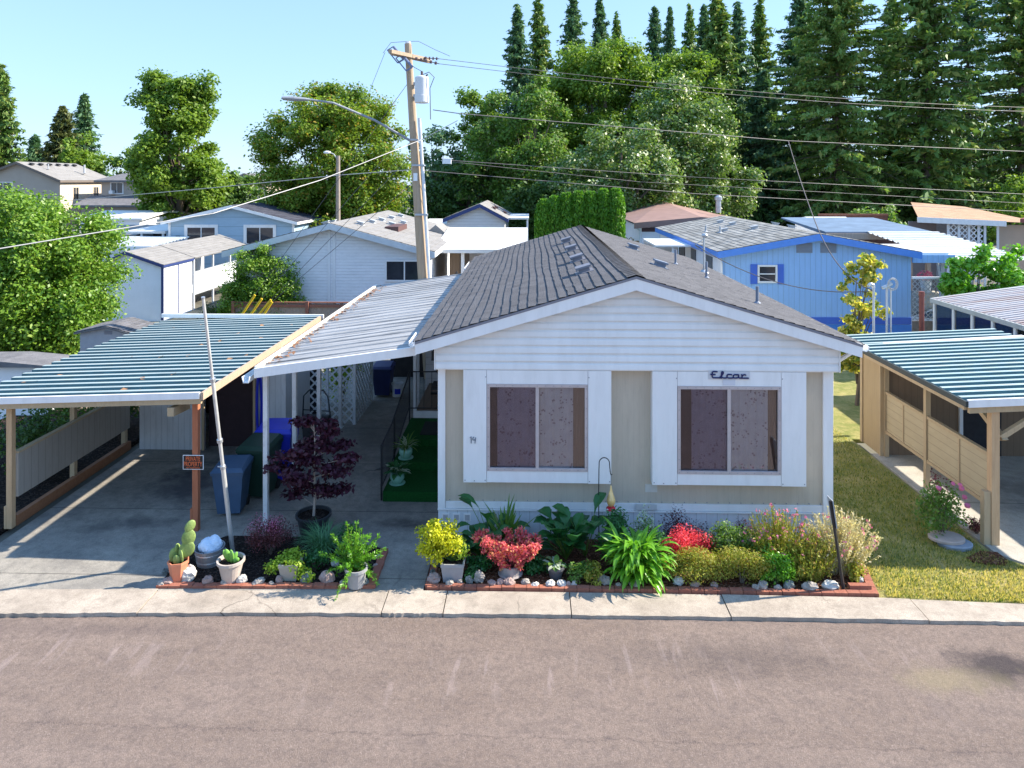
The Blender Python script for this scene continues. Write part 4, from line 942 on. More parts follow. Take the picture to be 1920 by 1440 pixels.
boxes('corner_board', tanwood, rs, [(8.33,8.42,17.14,17.198,-.004,2.52),(8.32,8.348,18.05,18.16,-.004,2.5)])
MB().box(10.2,10.28,17.15,17.205,-.004,2.4).build('door_frame', white, rs); MB().box(10.285,11.2,17.19,17.208,-.004,2.1).build('door', dark, rs)
# awning of the house further right (its edge lets the strip of sun through)
na = T('awning', 'rusty corrugated patio roof over a glazed white framed porch', 'awning', (13.6,18,0))
def nz_(x): return 2.84+(x-12.6)*.14
b = MB(); corr(b, 12.6, 16.4, 12.8, 22.6, lambda x, y: nz_(x), .21, .03, .45, 5); b.build('roof_sheet', rust_roof, na)
b = MB(); b.box(12.55,12.6,12.8,22.6,2.73,2.86); b.prism([(12.55,2.72),(16.4,3.25),(16.4,3.40),(12.55,2.86)], 22.6, 22.65); b.build('edge_trim', M('pale_grey_trim', (.45,.47,.46), .6, .1, 5, dirt=.3), na)
for y in (17.9,18.8,19.7,20.6,21.5,22.5): MB().box(12.58,12.67,y-.045,y+.045,-.05,2.74).build('post', white, na)
MB().box(12.61,12.65,17.9,22.5,.95,1.03).build('sill_rail', white, na)
b = MB(); b.box(12.62,12.625,17.95,22.45,1.04,2.72); b.build('pane', glass, na)
b = MB(); b.box(12.61,12.65,17.9,22.5,-.05,.945); b.build('lower_panel', white, na)
b = MB(); b.box(13.5,13.54,17.9,22.5,-.05,2.85); b.build('inner_siding', lapmat('ochre_siding', (.36,.28,.10), .2, .7, .2, 2, .8), na)
MB().box(15.8,15.9,12.9,22.4,-.05,3.2).build('back_wall', lap_cream, na)
# ---------------------------------------------------------------- front garden
NR = np.random.default_rng(77)
rr = random.Random(21)
def bush(name, label, cat, loc, rx, ry, h, n, leaf, mat, stem=None, z0=.0, group=None, aspect=.5, blobs=14, extra=None, stemm=bark, up=.3):
    """loose bush: leaf clumps on stems; extra=(count, size, material, name) flowers near the top"""
    x, y, z = loc; t = T(name, label, cat, loc, group)
    B = []
    for i in range(blobs):
        a = NR.uniform(0, 2*math.pi); q = math.sqrt(NR.uniform(0,1))*.72; zz = NR.uniform(.25,.85)
        k = math.sin(math.pi*min(1, .2+zz*.75))
        B.append((x+rx*q*k*math.cos(a), y+ry*q*k*math.sin(a), z+z0+h*zz, rx*.38, ry*.38, h*.26))
    C, Nn = clump(NR, B, n//blobs, (.3,1.1), .5, up)
    C[:,2] = np.maximum(C[:,2], z+.02)
    leafmesh('foliage', C, Nn, NR, leaf, leaf*aspect, mat, t)
    s = MB()
    for b in B[:10]: s.tube([(x+NR.uniform(-.05,.05)*rx, y+NR.uniform(-.05,.05)*ry, z), ((x+b[0])/2, (y+b[1])/2, z+(b[2]-z)*.6), b[:3]], [.012,.008,.004], 5)
    s.build('stem', stemm, t)
    if extra:
        k, sz, m2, nm = extra
        idx = np.argsort(-C[:,2]+NR.uniform(-.25,.25,len(C))*h)[:k]
        leafmesh(nm, C[idx]+np.array([0,0,.03])+NR.normal(0,.02,(k,3)), nrm(unit(NR,k)*.5+np.array([0,-.4,.7])), NR, sz, sz*.8, m2, t)
    return t
def pot(t, loc, r0, r1, h, mat, n=20, rim=.02, soil=True):
    x, y, z = loc
    MB().lathe([(.001,.003),(r0,.003),(r1*.97,h-.045),(r1+rim,h-.043),(r1+rim,h),(r1-.012,h),(r1-.02,h-.06),(.001,h-.065)], loc, n).build('pot', mat, t, smooth=False)
    if soil: MB().lathe([(.001,h-.05),(r1-.016,h-.055)], loc, n).build('soil', mulch_m, t)
def sqpot(t, loc, w0, w1, d0, d1, h, mat):
    x, y, z = loc; b = MB(); b.frus(x,y,z+.003,z+h-.05,(w0,d0),(w1*.95,d1*.95)); 
    hw, hd = w1/2, d1/2
    b.box(x-hw,x+hw,y-hd,y-hd+.025,z+h-.049,z+h); b.box(x-hw,x+hw,y+hd-.025,y+hd,z+h-.049,z+h); b.box(x-hw,x-hw+.025,y-hd+.026,y+hd-.026,z+h-.049,z+h); b.box(x+hw-.025,x+hw,y-hd+.026,y+hd-.026,z+h-.049,z+h)
    b.build('pot', mat, t); MB().box(x-hw+.027,x+hw-.027,y-hd+.027,y+hd-.027,z+h-.048,z+h-.02).build('soil', mulch_m, t)
def pad(mb, c, w, h, az, tilt, roll=0):
    rot = Euler((tilt, roll, az*1.7)); mb.ball(c, (w*.6, .026, h*.62), 14, 8, rot)
# --- left bed
x, y, _ = gr(335,1089); L0 = (x,y,.018)
t = T('potted_cactus', 'prickly pear cactus with stacked pads in an orange faceted pot', 'cactus', L0)
pot(t, L0, .115, .165, .33, terracotta, 7, .006)
b = MB(); z = .018+.30
pad(b,(x-.06,y,z+.10),.16,.22,.5,0,-.25); pad(b,(x+.05,y-.03,z+.10),.13,.2,-.4,.1,.15); pad(b,(x+.0,y-.07,z+.06),.1,.15,.1,.2,0)
b.tube([(x+.02,y,z),(x+.07,y,z+.18),(x+.12,y+.01,z+.36)], [.05,.055,.04], 9)
pad(b,(x+.14,y-.01,z+.21),.20,.24,.15,.1,.5); pad(b,(x+.17,y-.01,z+.40),.18,.22,.2,0,.15); pad(b,(x+.19,y,z+.58),.13,.17,.3,0,.5); pad(b,(x-.03,y+.03,z+.2),.1,.15,.8,0,-.4)
b.build('cactus_pad', lf_cact, t, smooth=True)
x, y, _ = gr(433,1091); L0 = (x,y,.018)
t = T('potted_succulent', 'small upright cactus in a round taupe plastic pot in front of the leaning pole', 'cactus', L0)
pot(t, L0, .13, .205, .36, pot_taupe, 24, .018)
b = MB(); z = .018+.31
for (dx,dy,w,h,a,rl_) in ((-.05,0,.085,.20,.2,-.3),(-.09,.02,.07,.2,.6,-.5),(.02,-.02,.08,.18,-.2,.1),(.06,.0,.07,.15,.4,.4),(.1,-.03,.07,.09,.1,.9),(-.02,.05,.07,.16,0,0)): pad(b,(x+dx,y+dy,z+h*.5),w,h,a,.1,rl_)
b.build('cactus_pad', lf_bright_c if 'lf_bright_c' in globals() else M('succulent_green', (.16,.36,.06), .5, .2, 10), t, smooth=True)
x, y, _ = gr(393,1057); L0 = (x,y,.018)
t = T('washtub', 'galvanised metal washtub on dark mulch behind the two cactus pots', 'tub', L0)
MB().lathe([(.001,.004),(.20,.004),(.215,.07),(.212,.09),(.235,.20),(.232,.215),(.245,.27),(.25,.28),(.235,.28),(.21,.1),(.19,.05),(.001,.05)], L0, 28).build('tub_body', galv, t)
b = MB()
for s in (-1,1): b.tube([(x+s*.24,y-.05,.25),(x+s*.29,y-.03,.23),(x+s*.29,y+.03,.23),(x+s*.24,y+.05,.25)], .007, 6)
b.build('handle', galv, t)
b = MB()
for (dx,dy,dz,q) in ((-.02,0,.30,.15),(.08,.03,.31,.12),(-.12,.02,.27,.09),(.02,-.06,.30,.11),(.05,.06,.36,.1),(-.05,.07,.33,.09)): b.ball((x+dx,y+dy,dz), (q,q,q*.62), 12, 8, Euler((rr.random(),rr.random(),0)), .09, rr)
tag(b.build('plastic_bag', bag_m), 'crumpled pale blue plastic bag heaped in the metal washtub', 'plastic bag')
x, y, _ = gr(545,1086); L0 = (x,y,.018)
t = T('potted_creeper', 'lime creeping plant spilling over a cream square planter', 'potted plant', L0)
sqpot(t, L0, .24, .32, .2, .28, .28, pot_cream)
B = [(x-.17,y-.02,.28,.13,.12,.10),(x-.30,y-.05,.22,.14,.12,.10),(x+.02,y-.03,.33,.13,.12,.07),(x+.13,y-.08,.27,.13,.12,.10),(x+.23,y-.11,.17,.14,.1,.12),(x+.05,y+.12,.36,.16,.12,.10),(x-.1,y+.1,.32,.15,.12,.1),(x+.32,y-.1,.10,.12,.1,.07)]
C, Nn = clump(NR, B, 210, (.3,1.1), .5, .4); leafmesh('foliage', C, Nn, NR, .042, .035, lf_lime, t)
s = MB(); [s.tube([(x,y,.26),((x+b_[0])/2,(y+b_[1])/2,.34),b_[:3]], .004, 4) for b_ in B]; s.build('stem', lf_dark, t)
x, y, _ = gr(668,1100); L0 = (x,y,.018)
t = T('potted_fern', 'bright green feathery foxtail fern in a grey pot beside the brick edging', 'potted plant', L0)
pot(t, L0, .13, .17, .3, pot_grey, 22, .015)
Cs, Ns, Us = [], [], []
st_ = MB()
for i in range(44):
    a = NR.uniform(0,2*math.pi); le = NR.uniform(.35,.72); lift = NR.uniform(.5,1.45); side = np.array([math.cos(a), math.sin(a)])
    if i % 5 == 0: lift = NR.uniform(-.2,.5); le *= .9
    P = []
    for k in range(9):
        f = k/8; P.append((x-.06+side[0]*le*f*math.cos(lift)*1.0, y+side[1]*le*f*math.cos(lift)*.7, .30+le*f*math.sin(lift)-.25*f*f*max(0,1.1-lift)))
    st_.tube(P, .003, 4)
    for p, q in zip(P[1:], P[2:]+[P[-1]]):
        for _ in range(9):
            dd = unit(NR,1)[0]; Cs.append(np.array(p)+dd*.028*(1-.0)+ (np.array(q)-np.array(p))*NR.uniform(0,1)); Us.append(dd+nrm((np.array(P[-1])-np.array(P[0]))[None])[0]*.7); Ns.append(unit(NR,1)[0])
leafmesh('foliage', np.array(Cs), nrm(np.array(Ns)), NR, .055, .014, lf_bright, t, U=np.array(Us)); st_.build('stem', lf_lime, t)
bush('smoke_shrub', 'airy burgundy shrub with tiny pale flower specks in front of the awning post', 'shrub', (*gr(507,1040)[:2],.018), .50, .40, .68, 4600, .035, lf_burg, aspect=.35, extra=(320,.018,lf_pink,'blossoms'), up=.1)
x, y, _ = gr(606,1042); L0 = (x,y,.018)
t = T('ornamental_grass', 'blue green fountain grass mound in front of the potted maple', 'grass tuft', L0)
b = MB()
for i in range(420):
    a = NR.uniform(0,2*math.pi); b.blade((x+NR.normal(0,.05),y+NR.normal(0,.05),.02), a, NR.uniform(.45,.72), .011, NR.uniform(.9,1.5), NR.uniform(1.2,2.4), prof=[.8,1,1,.9,.6,.1], fold=.1)
b.build('blade', lf_teal, t)
bush('low_shrub', 'dark green small leaved shrub between the fountain grass and the foxtail fern', 'shrub', (*gr(655,1035)[:2],.018), .30, .22, .5, 900, .05, lf_deep, aspect=.4)
bush('low_shrub', 'deep green low plant behind the cream square planter', 'shrub', (*gr(590,1072)[:2],.018), .28, .2, .35, 700, .05, lf_deep, aspect=.5)
# potted purple maple on the walkway
x, y = at(588,985,13.15)[:2]; L0 = (x,y,0)
t = T('potted_maple', 'purple leaved Japanese maple in a wide black nursery pot on the walkway', 'maple', L0)
pot(t, L0, .24, .31, .36, blackp, 28, .02)
tr_ = [(x,y,.3),(x+.03,y,.75),(x-.0,y+.01,1.2),(x+.03,y,1.65),(x+.0,y,2.05)]
b = MB(); b.tube(tr_, [.026,.022,.017,.012,.006], 8)
B = []
for i in range(34):
    f = NR.uniform(.14,1); z = .3+1.8*f; a = NR.uniform(0,2*math.pi); rad = (.24+.46*math.sin(math.pi*min(1,f*.95)))*NR.uniform(.25,1); 
    c = (x+rad*math.cos(a)*1.15, y+rad*math.sin(a)*.6, z+rad*.12); B.append((*c, .24,.2,.07)); b.tube([(x+.01,y,z-.12),((x+c[0])/2,(y+c[1])/2,z-.02),c], [.008,.006,.003], 5)
b.build('trunk', palebark, t)
C, Nn = clump(NR, B, 150, (.1,1.25), .3, .6); leafmesh('foliage', C, Nn, NR, .10, .055, lf_purple, t)
# hostas in jade pots on the porch steps
def rosette(mb, x, y, z, n, Ln, W, l0, l1, d0, d1, prof=None, sp=.03, rng=NR):
    for i in range(n): mb.blade((x+rng.normal(0,sp),y+rng.normal(0,sp),z), 2*math.pi*i/n*2.618+rng.uniform(-.3,.3), Ln*rng.uniform(.7,1.1), W*rng.uniform(.8,1.15), rng.uniform(l0,l1), rng.uniform(d0,d1), prof=prof)
HP = [.1,.25,.8,1,.75,.02]
for (lab, X_, Y_, Z_, nm, W, Ln) in (('narrow leaved variegated plant in a jade pot on the upper turf step', -2.78,15.75,.38,'a',.04,.42), ('broad variegated hosta in a jade green pot on the lowest turf step', -2.80,14.85,.2,'b',.10,.34)):
    L0 = (X_,Y_,Z_); t = T('potted_hosta', lab, 'potted plant', L0, 'hostas in jade pots on the porch')
    MB().lathe([(.001,.003),(.09,.003),(.15,.12),(.145,.2),(.12,.22),(.11,.2),(.001,.19)], L0, 20).build('pot', pot_green, t, smooth=True); MB().lathe([(.09,.0),(.17,.012),(.17,.02),(.1,.02)], L0, 20).build('saucer', pot_green, t)
    b = MB(); rosette(b, X_, Y_, Z_+.2, 26, Ln, W, .4, 1.3, .9, 2.0, HP if nm == 'b' else None); b.build('foliage', lf_deep if nm == 'b' else lf_mid, t)
    b = MB(); rosette(b, X_, Y_, Z_+.215, 16, Ln*.95, W*.55, .5, 1.3, .9, 1.9, HP if nm == 'b' else None); b.build('pale_foliage', lf_varieg, t)
# --- right bed
x, y, _ = gr(850,1086); L0 = (x,y,.016)
t = T('potted_yellow_flowers', 'mound of yellow flowers growing over a grey square planter', 'potted plant', L0)
sqpot(t, L0, .30, .38, .26, .34, .31, pot_grey)
B = [(x-.24+.30*math.cos(a_)*q_, y+.16*math.sin(a_*1.7)*q_, .62+.24*math.sin(a_)*q_, .15,.13,.12) for a_, q_ in [(i*.9, .45+.55*((i*7)%5)/4) for i in range(24)]]
C, Nn = clump(NR, B, 140, (.4,1.1), .6, .3); C[:,2] = np.maximum(C[:,2], .26); leafmesh('blossoms', C, Nn, NR, .042, .036, lf_yellow, t)
B2 = [(x+.05+NR.normal(0,.09), y-.02+NR.normal(0,.06), .47+NR.normal(0,.07), .13,.1,.12) for i in range(5)]
C, Nn = clump(NR, B2, 120, (.3,1.1), .6, .3); leafmesh('foliage', C, Nn, NR, .05, .022, lf_lime, t)
s = MB(); [s.tube([(x,y,.28),((x+b_[0])/2,(y+b_[1])/2,.42),b_[:3]], .005, 4) for b_ in B+B2]; s.build('stem', lf_dark, t)
bl = [.15,.55,.95,1,.7,.03]
def bigleaf(name, label, cat, px, py, n, Ln, W, mat, l=(.5,1.3), d=(.8,1.8), stalk=.3, prof=HP, zz=.016, group=None):
    x, y, _ = gr(px, py); t = T(name, label, cat, (x,y,zz), group); b = MB(); s = MB()
    for i in range(n):
        a = NR.uniform(0,2*math.pi); q = stalk*NR.uniform(.2,1); le = NR.uniform(.6,1.3); p = (x+math.cos(a)*q*math.cos(le), y+math.sin(a)*q*.7*math.cos(le), zz+q*math.sin(le)*1.15)
        s.tube([(x,y,zz),((x+p[0])/2,(y+p[1])/2,zz+(p[2]-zz)*.6),p], .005, 4)
        b.blade(p, a, Ln*NR.uniform(.7,1.15), W*NR.uniform(.75,1.15), NR.uniform(*l), NR.uniform(*d), prof=prof)
    b.build('foliage', mat, t); s.build('stem', lf_mid, t); return t
bigleaf('leafy_plant', 'dark leafy plant behind the yellow flower planter against the skirting', 'plant', 903,1050, 44, .30, .2, lf_deep, stalk=.42)
bigleaf('leafy_plant', 'tall big leaved plant with arching leaf left of the strap leaved clump', 'plant', 918,1032, 12, .40, .22, lf_deep, stalk=.72)
x, y, _ = gr(950,1035); t = T('strap_leaf_plant', 'upright clump of pointed strap leaves rising behind the coral red plant', 'plant', (x,y,.016))
b = MB(); rosette(b, x, y, .05, 26, .85, .075, .9, 1.5, .2, .8, [.6,.9,1,.8,.5,.02], .04); b.build('foliage', lf_mid, t)
x, y, _ = gr(957,1082); t = T('potted_coleus', 'coral red leafed plant flaring out of a small clear pot with hoop', 'potted plant', (x,y,.016))
MB().lathe([(.001,.003),(.12,.003),(.15,.2),(.155,.2),(.165,.05),(.20,.045),(.205,.055),(.165,.065),(.16,.2),(.12,.2)], (x,y,.016), 20).build('pot', M('smoky_pot', (.30,.27,.26), .3, .1), t)
B = []
for i in range(120):
    a = NR.uniform(0,2*math.pi); f = NR.uniform(0,1)**.7; B.append((x+math.cos(a)*(.07+.56*f)*NR.uniform(.6,1), y+math.sin(a)*(.06+.24*f), .10+.56*f+NR.uniform(-.03,.05), .075,.065,.055))
C, Nn = clump(NR, B, 46, (.2,1.2), .4, .35); C[:,2] = np.maximum(C[:,2], .05); leafmesh('foliage', C, Nn, NR, .046, .028, lf_red, t)
s = MB(); [s.tube([(x,y,.1),b_[:3]], .004, 4) for b_ in B]; s.build('stem', lf_burg, t)
x, y, _ = gr(1042,1084); t = T('potted_hosta', 'small white edged hosta in a charcoal pot in front of big leaves', 'potted plant', (x,y,.016))
pot(t, (x,y,.016), .10, .14, .2, pot_dark, 20, .012)
b = MB(); rosette(b, x, y, .2, 14, .2, .1, .3, 1.2, .8, 1.7, HP); b.build('foliage', lf_mid, t); b = MB(); rosette(b, x, y, .21, 12, .2, .07, .2, 1.2, .8, 1.6, HP); b.build('pale_foliage', lf_varieg, t)
bigleaf('leafy_plant', 'cluster of very large heart shaped dark green leaves near the skirting centre', 'plant', 1062,1052, 46, .40, .27, lf_deep, stalk=.62)
bigleaf('leafy_plant', 'pair of big arching leaves leaning toward the shepherd hook', 'plant', 1098,1045, 14, .46, .26, lf_deep, stalk=.72)
bush('low_shrub', 'green groundcover in front of the big leaved plants beside the charcoal pot', 'shrub', (*gr(1085,1090)[:2],.016), .34, .2, .28, 900, .05, lf_mid, aspect=.6)
bush('low_shrub', 'shady green groundcover left of the charcoal pot', 'shrub', (*gr(1000,1075)[:2],.016), .4, .2, .25, 800, .05, lf_deep, aspect=.6)
bush('low_shrub', 'low dark groundcover between the grey planter and coral plant', 'shrub', (*gr(900,1075)[:2],.016), .32, .2, .28, 700, .055, lf_deep, aspect=.6)
bush('tall_shrub', 'dark bushy shrub under the hummingbird feeder', 'shrub', (*gr(1157,1058)[:2],.016), .44, .3, .88, 3200, .055, lf_deep, aspect=.5)
# lush lily clump
x, y, _ = gr(1192,1086); t = T('lily_clump', 'large bright green arching leaf clump spilling over the brick edging', 'plant', (x,y,.016))
b = MB()
for i in range(270):
    a = NR.uniform(0,2*math.pi); zc = NR.uniform(.03,.54); q = NR.uniform(0,.38); b.blade((x+math.cos(a)*q*1.0, y+math.sin(a)*q*.5, zc+.016), a+NR.uniform(-.5,.5), NR.uniform(.28,.52), NR.uniform(.06,.11), NR.uniform(.1,1.2), NR.uniform(.9,2.2), prof=[.3,.8,1,.8,.45,.02])
b.build('foliage', lf_bright, t)
s = MB(); [s.tube([(x+NR.normal(0,.1),y+NR.normal(0,.07),.0),(x+NR.normal(0,.2),y+NR.normal(0,.12),NR.uniform(.4,.68))], .007, 4) for i in range(24)]; s.build('stem', lf_mid, t)
bush('flower_shrub', 'plant with small whitish mauve flowers rising behind the bright lily clump', 'shrub', (*gr(1208,1050)[:2],.016), .26, .2, .82, 700, .05, lf_mid, aspect=.4, extra=(130,.04,lf_varieg,'blossoms'))
bush('purple_shrub', 'dark purple twiggy shrub against the skirting behind the crimson plant', 'shrub', (*gr(1278,1040)[:2],.016), .55, .25, .85, 2600, .04, lf_purple, aspect=.4)
bush('crimson_plant', 'bright crimson leaved plant right of the lily clump', 'plant', (*gr(1290,1062)[:2],.016), .56, .32, .62, 5200, .034, lf_crimson, aspect=.5)
bush('green_shrub', 'mid green leafy shrub between the crimson plant and pink flowers', 'shrub', (*gr(1372,1060)[:2],.016), .48, .3, .68, 2200, .05, lf_mid, aspect=.5)
bush('brown_twig_shrub', 'reddish brown thin shrub close to the skirting left of pink flowers', 'shrub', (*gr(1400,1035)[:2],.016), .3, .2, .55, 700, .04, lf_burg, aspect=.4)
def spikes(name, label, cat, px, py, rx, ry, h, n, mat, fl=None, flm=None, low=None, z=.016):
    x, y, _ = gr(px, py); t = T(name, label, cat, (x,y,z)); s = MB(); Cs, Us, Fs = [], [], []
    for i in range(n):
        a = NR.uniform(0,2*math.pi); q = NR.uniform(0,1)**.6; hh = h*NR.uniform(.6,1.05)*(1-.35*q*q); p0 = np.array((x+rx*.35*q*math.cos(a), y+ry*.35*q*math.sin(a), z)); p1 = np.array((x+rx*q*math.cos(a), y+ry*q*math.sin(a), z+hh)); pm = (p0+p1)/2+np.array([0,0,.08*hh])
        s.tube([p0,pm,p1], .0035, 3)
        for k in range(16):
            f = NR.uniform(.12,1); p = p0*(1-f)**2+2*pm*f*(1-f)+p1*f*f; Cs.append(p+NR.normal(0,.012,3)); Us.append(nrm((p1-p0)[None])[0]+unit(NR,1)[0]*.8)
        Fs.append(p1)
    Cs = np.array(Cs); leafmesh('foliage', Cs, unit(NR,len(Cs)), NR, .055, .017, mat, t, U=np.array(Us)); s.build('stem', mat, t)
    if low:
        C, Nn = clump(NR, [(x+NR.uniform(-.7,.7)*rx, y+NR.uniform(-.7,.7)*ry, z+h*.28, .2,.15,h*.25) for i in range(10)], 110, (.2,1.1), .5, .3); C[:,2] = np.maximum(C[:,2], z+.02); leafmesh('low_foliage', C, Nn, NR, .05, .022, low, t)
    if fl:
        Fs = np.array(Fs)[:fl]; m = len(Fs)*4; Fc = np.repeat(Fs,4,0)+NR.normal(0,.016,(m,3)); leafmesh('blossoms', Fc, nrm(unit(NR,m)*.7+np.array([0,-.3,.5])), NR, .036, .03, flm, t)
    return t
spikes('pink_flower_plant', 'tall loose plant topped with bright pink flowers below the right window', 'flowers', 1462,1072, .62, .42, 1.08, 230, lf_sage, 70, lf_pink, lf_bright)
spikes('dry_flower_bush', 'pale straw coloured dry bush spreading around the black sign post', 'shrub', 1572,1072, .74, .48, 1.02, 380, lf_straw, 36, lf_pink, lf_sage)
spikes('dry_flower_bush', 'yellowing thin stemmed plant between the pink flowers and the black post', 'shrub', 1520,1088, .45, .28, .8, 160, lf_sage, None, None, lf_sage)
bush('ground_cover', 'low golden green mat in front of the crimson plant', 'ground cover', (*gr(1312,1090)[:2],.016), .70, .32, .56, 6000, .04, lf_sage, aspect=.35)
bush('ground_cover', 'low yellow green mat overhanging the brick edge and casting shadow on the sidewalk', 'ground cover', (*gr(1392,1094)[:2],.016), .62, .30, .58, 5200, .04, lf_sage, aspect=.35)
bush('low_shrub', 'fresh green leafy plant at the edge under the pink flowers', 'shrub', (*gr(1455,1096)[:2],.016), .42, .22, .5, 2000, .05, lf_bright, aspect=.4)
bush('garden_shrub', 'sunlit green shrub standing behind the white lattice screen', 'shrub', (-5.5,20.6,0), .8, .7, 2.3, 2600, .09, lf_lime, aspect=.6)
for (lab, px, py, rx_, h_, n_, mt) in (('sprawling green filler plant between lily clump and golden mat', 1255,1085,.3,.36,900,lf_mid),('small reddish green filler between charcoal pot and lily clump', 1110,1092,.26,.3,700,lf_sage),('dark green filler behind the coral plant', 985,1060,.4,.42,1000,lf_deep),('shaded filler foliage behind the lily clump', 1225,1058,.5,.5,1300,lf_deep),('thin green filler behind the golden mats', 1340,1062,.4,.5,1100,lf_mid),('straggly yellow green filler at the lawn end of the bed', 1600,1090,.26,.3,600,lf_sage),('creeping leaves around the grey planter base', 880,1088,.24,.16,500,lf_deep)):
    bush('filler_plant', lab, 'plant', (*gr(px,py)[:2],.016), rx_, .2, h_, n_, .05, mt, aspect=.5)
# shepherd hook and feeder
x, y, _ = gr(1123,1030); zt = at(1130,858,y)[2]; t = T('shepherd_hook', 'thin black shepherd hook pole curving over in front of the left window', 'hook', (x,y,.016))
hp = [(x,y,.0),(x-.005,y,1.0),(x,y,zt-.22)]+[(x+.095-.095*math.cos(a),y,zt-.11+.11*math.sin(a)) for a in [math.pi*i/10 for i in range(1,10)]]+[(x+.2,y,zt-.25),(x+.215,y,zt-.31),(x+.235,y,zt-.29)]
MB().tube(hp, .009, 7).build('hook_rod', black, t)
fx, fz = x+.214, zt-.33; t = T('hummingbird_feeder', 'teardrop amber hummingbird feeder with red base hanging from the hook', 'bird feeder', (fx,y,fz-.6))
MB().lathe([(.001,-.02),(.012,-.04),(.018,-.09),(.04,-.17),(.074,-.26),(.08,-.30),(.068,-.35),(.04,-.39),(.001,-.40)], (fx,y,fz-.14), 18).build('bottle', feeder_glass, t, smooth=True)
MB().tube([(fx,y,fz+.02),(fx,y,fz-.16)], .004, 5).build('hanger', black, t)
MB().lathe([(.001,-.395),(.06,-.40),(.085,-.43),(.08,-.455),(.05,-.47),(.001,-.475)], (fx,y,fz-.14), 18).build('feeder_base', feeder_red, t, smooth=True)
b = MB(); [b.ball((fx+.078*math.cos(a),y+.078*math.sin(a),fz-.57), (.018,.018,.012), 8, 5) for a in [i*1.256 for i in range(5)]]; b.build('feeding_port', sign_white, t)
# black sign post seen edge-on
x, y, _ = gr(1583,1109); t = T('sign_post', 'slanted black post with a small edge-on sign panel at the lawn corner', 'sign post', (x,y,.0))
ztp = at(1558,940,y)[2]; xt = at(1558,940,y)[0]
b = MB(); b.tube([(x,y,-.02),(xt,y+.02,ztp)], .026, 4); b.build('post', black, t)
k = (xt-x)/ztp
b = MB(); z0 = at(1560,990,y)[2]; b.add([(x+k*z0+.02,y-.02,z0),(x+k*ztp+.02,y-.02,ztp+.01),(x+k*ztp+.045,y+.26,ztp-.02),(x+k*z0+.045,y+.26,z0-.03),(x+k*z0+.032,y-.02,z0),(x+k*ztp+.032,y-.02,ztp+.01),(x+k*ztp+.057,y+.26,ztp-.02),(x+k*z0+.057,y+.26,z0-.03)], [(0,1,2,3),(7,6,5,4),(0,4,5,1),(1,5,6,2),(2,6,7,3),(3,7,4,0)]); b.build('sign_panel', greymet, t)
# brick edgings: one row of pavers each
def brickrow(name, label, pts, w=.10, h=.045, L_=.2, z=.0):
    b = MB(); 
    for (xa,ya),(xb,yb) in zip(pts, pts[1:]):
        ln = math.hypot(xb-xa, yb-ya); n_ = max(1, int(round(ln/L_))); ux, uy = (xb-xa)/ln, (yb-ya)/ln
        for i in range(n_):
            a0, a1 = i*ln/n_+.004, (i+1)*ln/n_-.004; j = rr.uniform(-.008,.008); hh = h+rr.uniform(-.008,.006)
            P = [(xa+ux*a0-uy*j, ya+uy*a0+ux*j), (xa+ux*a1-uy*j, ya+uy*a1+ux*j), (xa+ux*a1-uy*(j+w), ya+uy*a1+ux*(j+w)), (xa+ux*a0-uy*(j+w), ya+uy*a0+ux*(j+w))]
            b.slab(P, z-.05, z+hh)
    return tag(b.build(name, brick_m), label, 'edging')
brickrow('brick_edging', 'row of red bricks edging the left mulch bed along the sidewalk', gp((292,1103),(700,1104)))
brickrow('brick_edging', 'dark red brick edge between the left bed and the walkway', gp((704,1104),(728,1034)), .13, .06)
brickrow('brick_edging', 'long row of red bricks edging the front flower bed', gp((800,1105),(1200,1110),(1640,1119)))
brickrow('brick_edging', 'short brick edge on the left side of the front flower bed', [gr(812,1048)[:2], gr(797,1103)[:2]], .12, .05)
brickrow('brick_edging', 'short red brick edge where the flower bed meets the lawn', [gr(1648,1119)[:2], gr(1618,1058)[:2]], .12, .05)
bx_, by_, _ = gr(1612,1108); b = MB(); b.box(bx_-.17,bx_+.17,by_-.04,by_+.05,.03,.105); ob = b
for i in range(5): b.tube([(bx_-.12+i*.06,by_-.0425,.068),(bx_-.12+i*.06,by_-.039,.068)], .016, 8)
tag(b.build('cored_brick', brick_m), 'loose red cored brick lying beside the black sign post', 'brick')
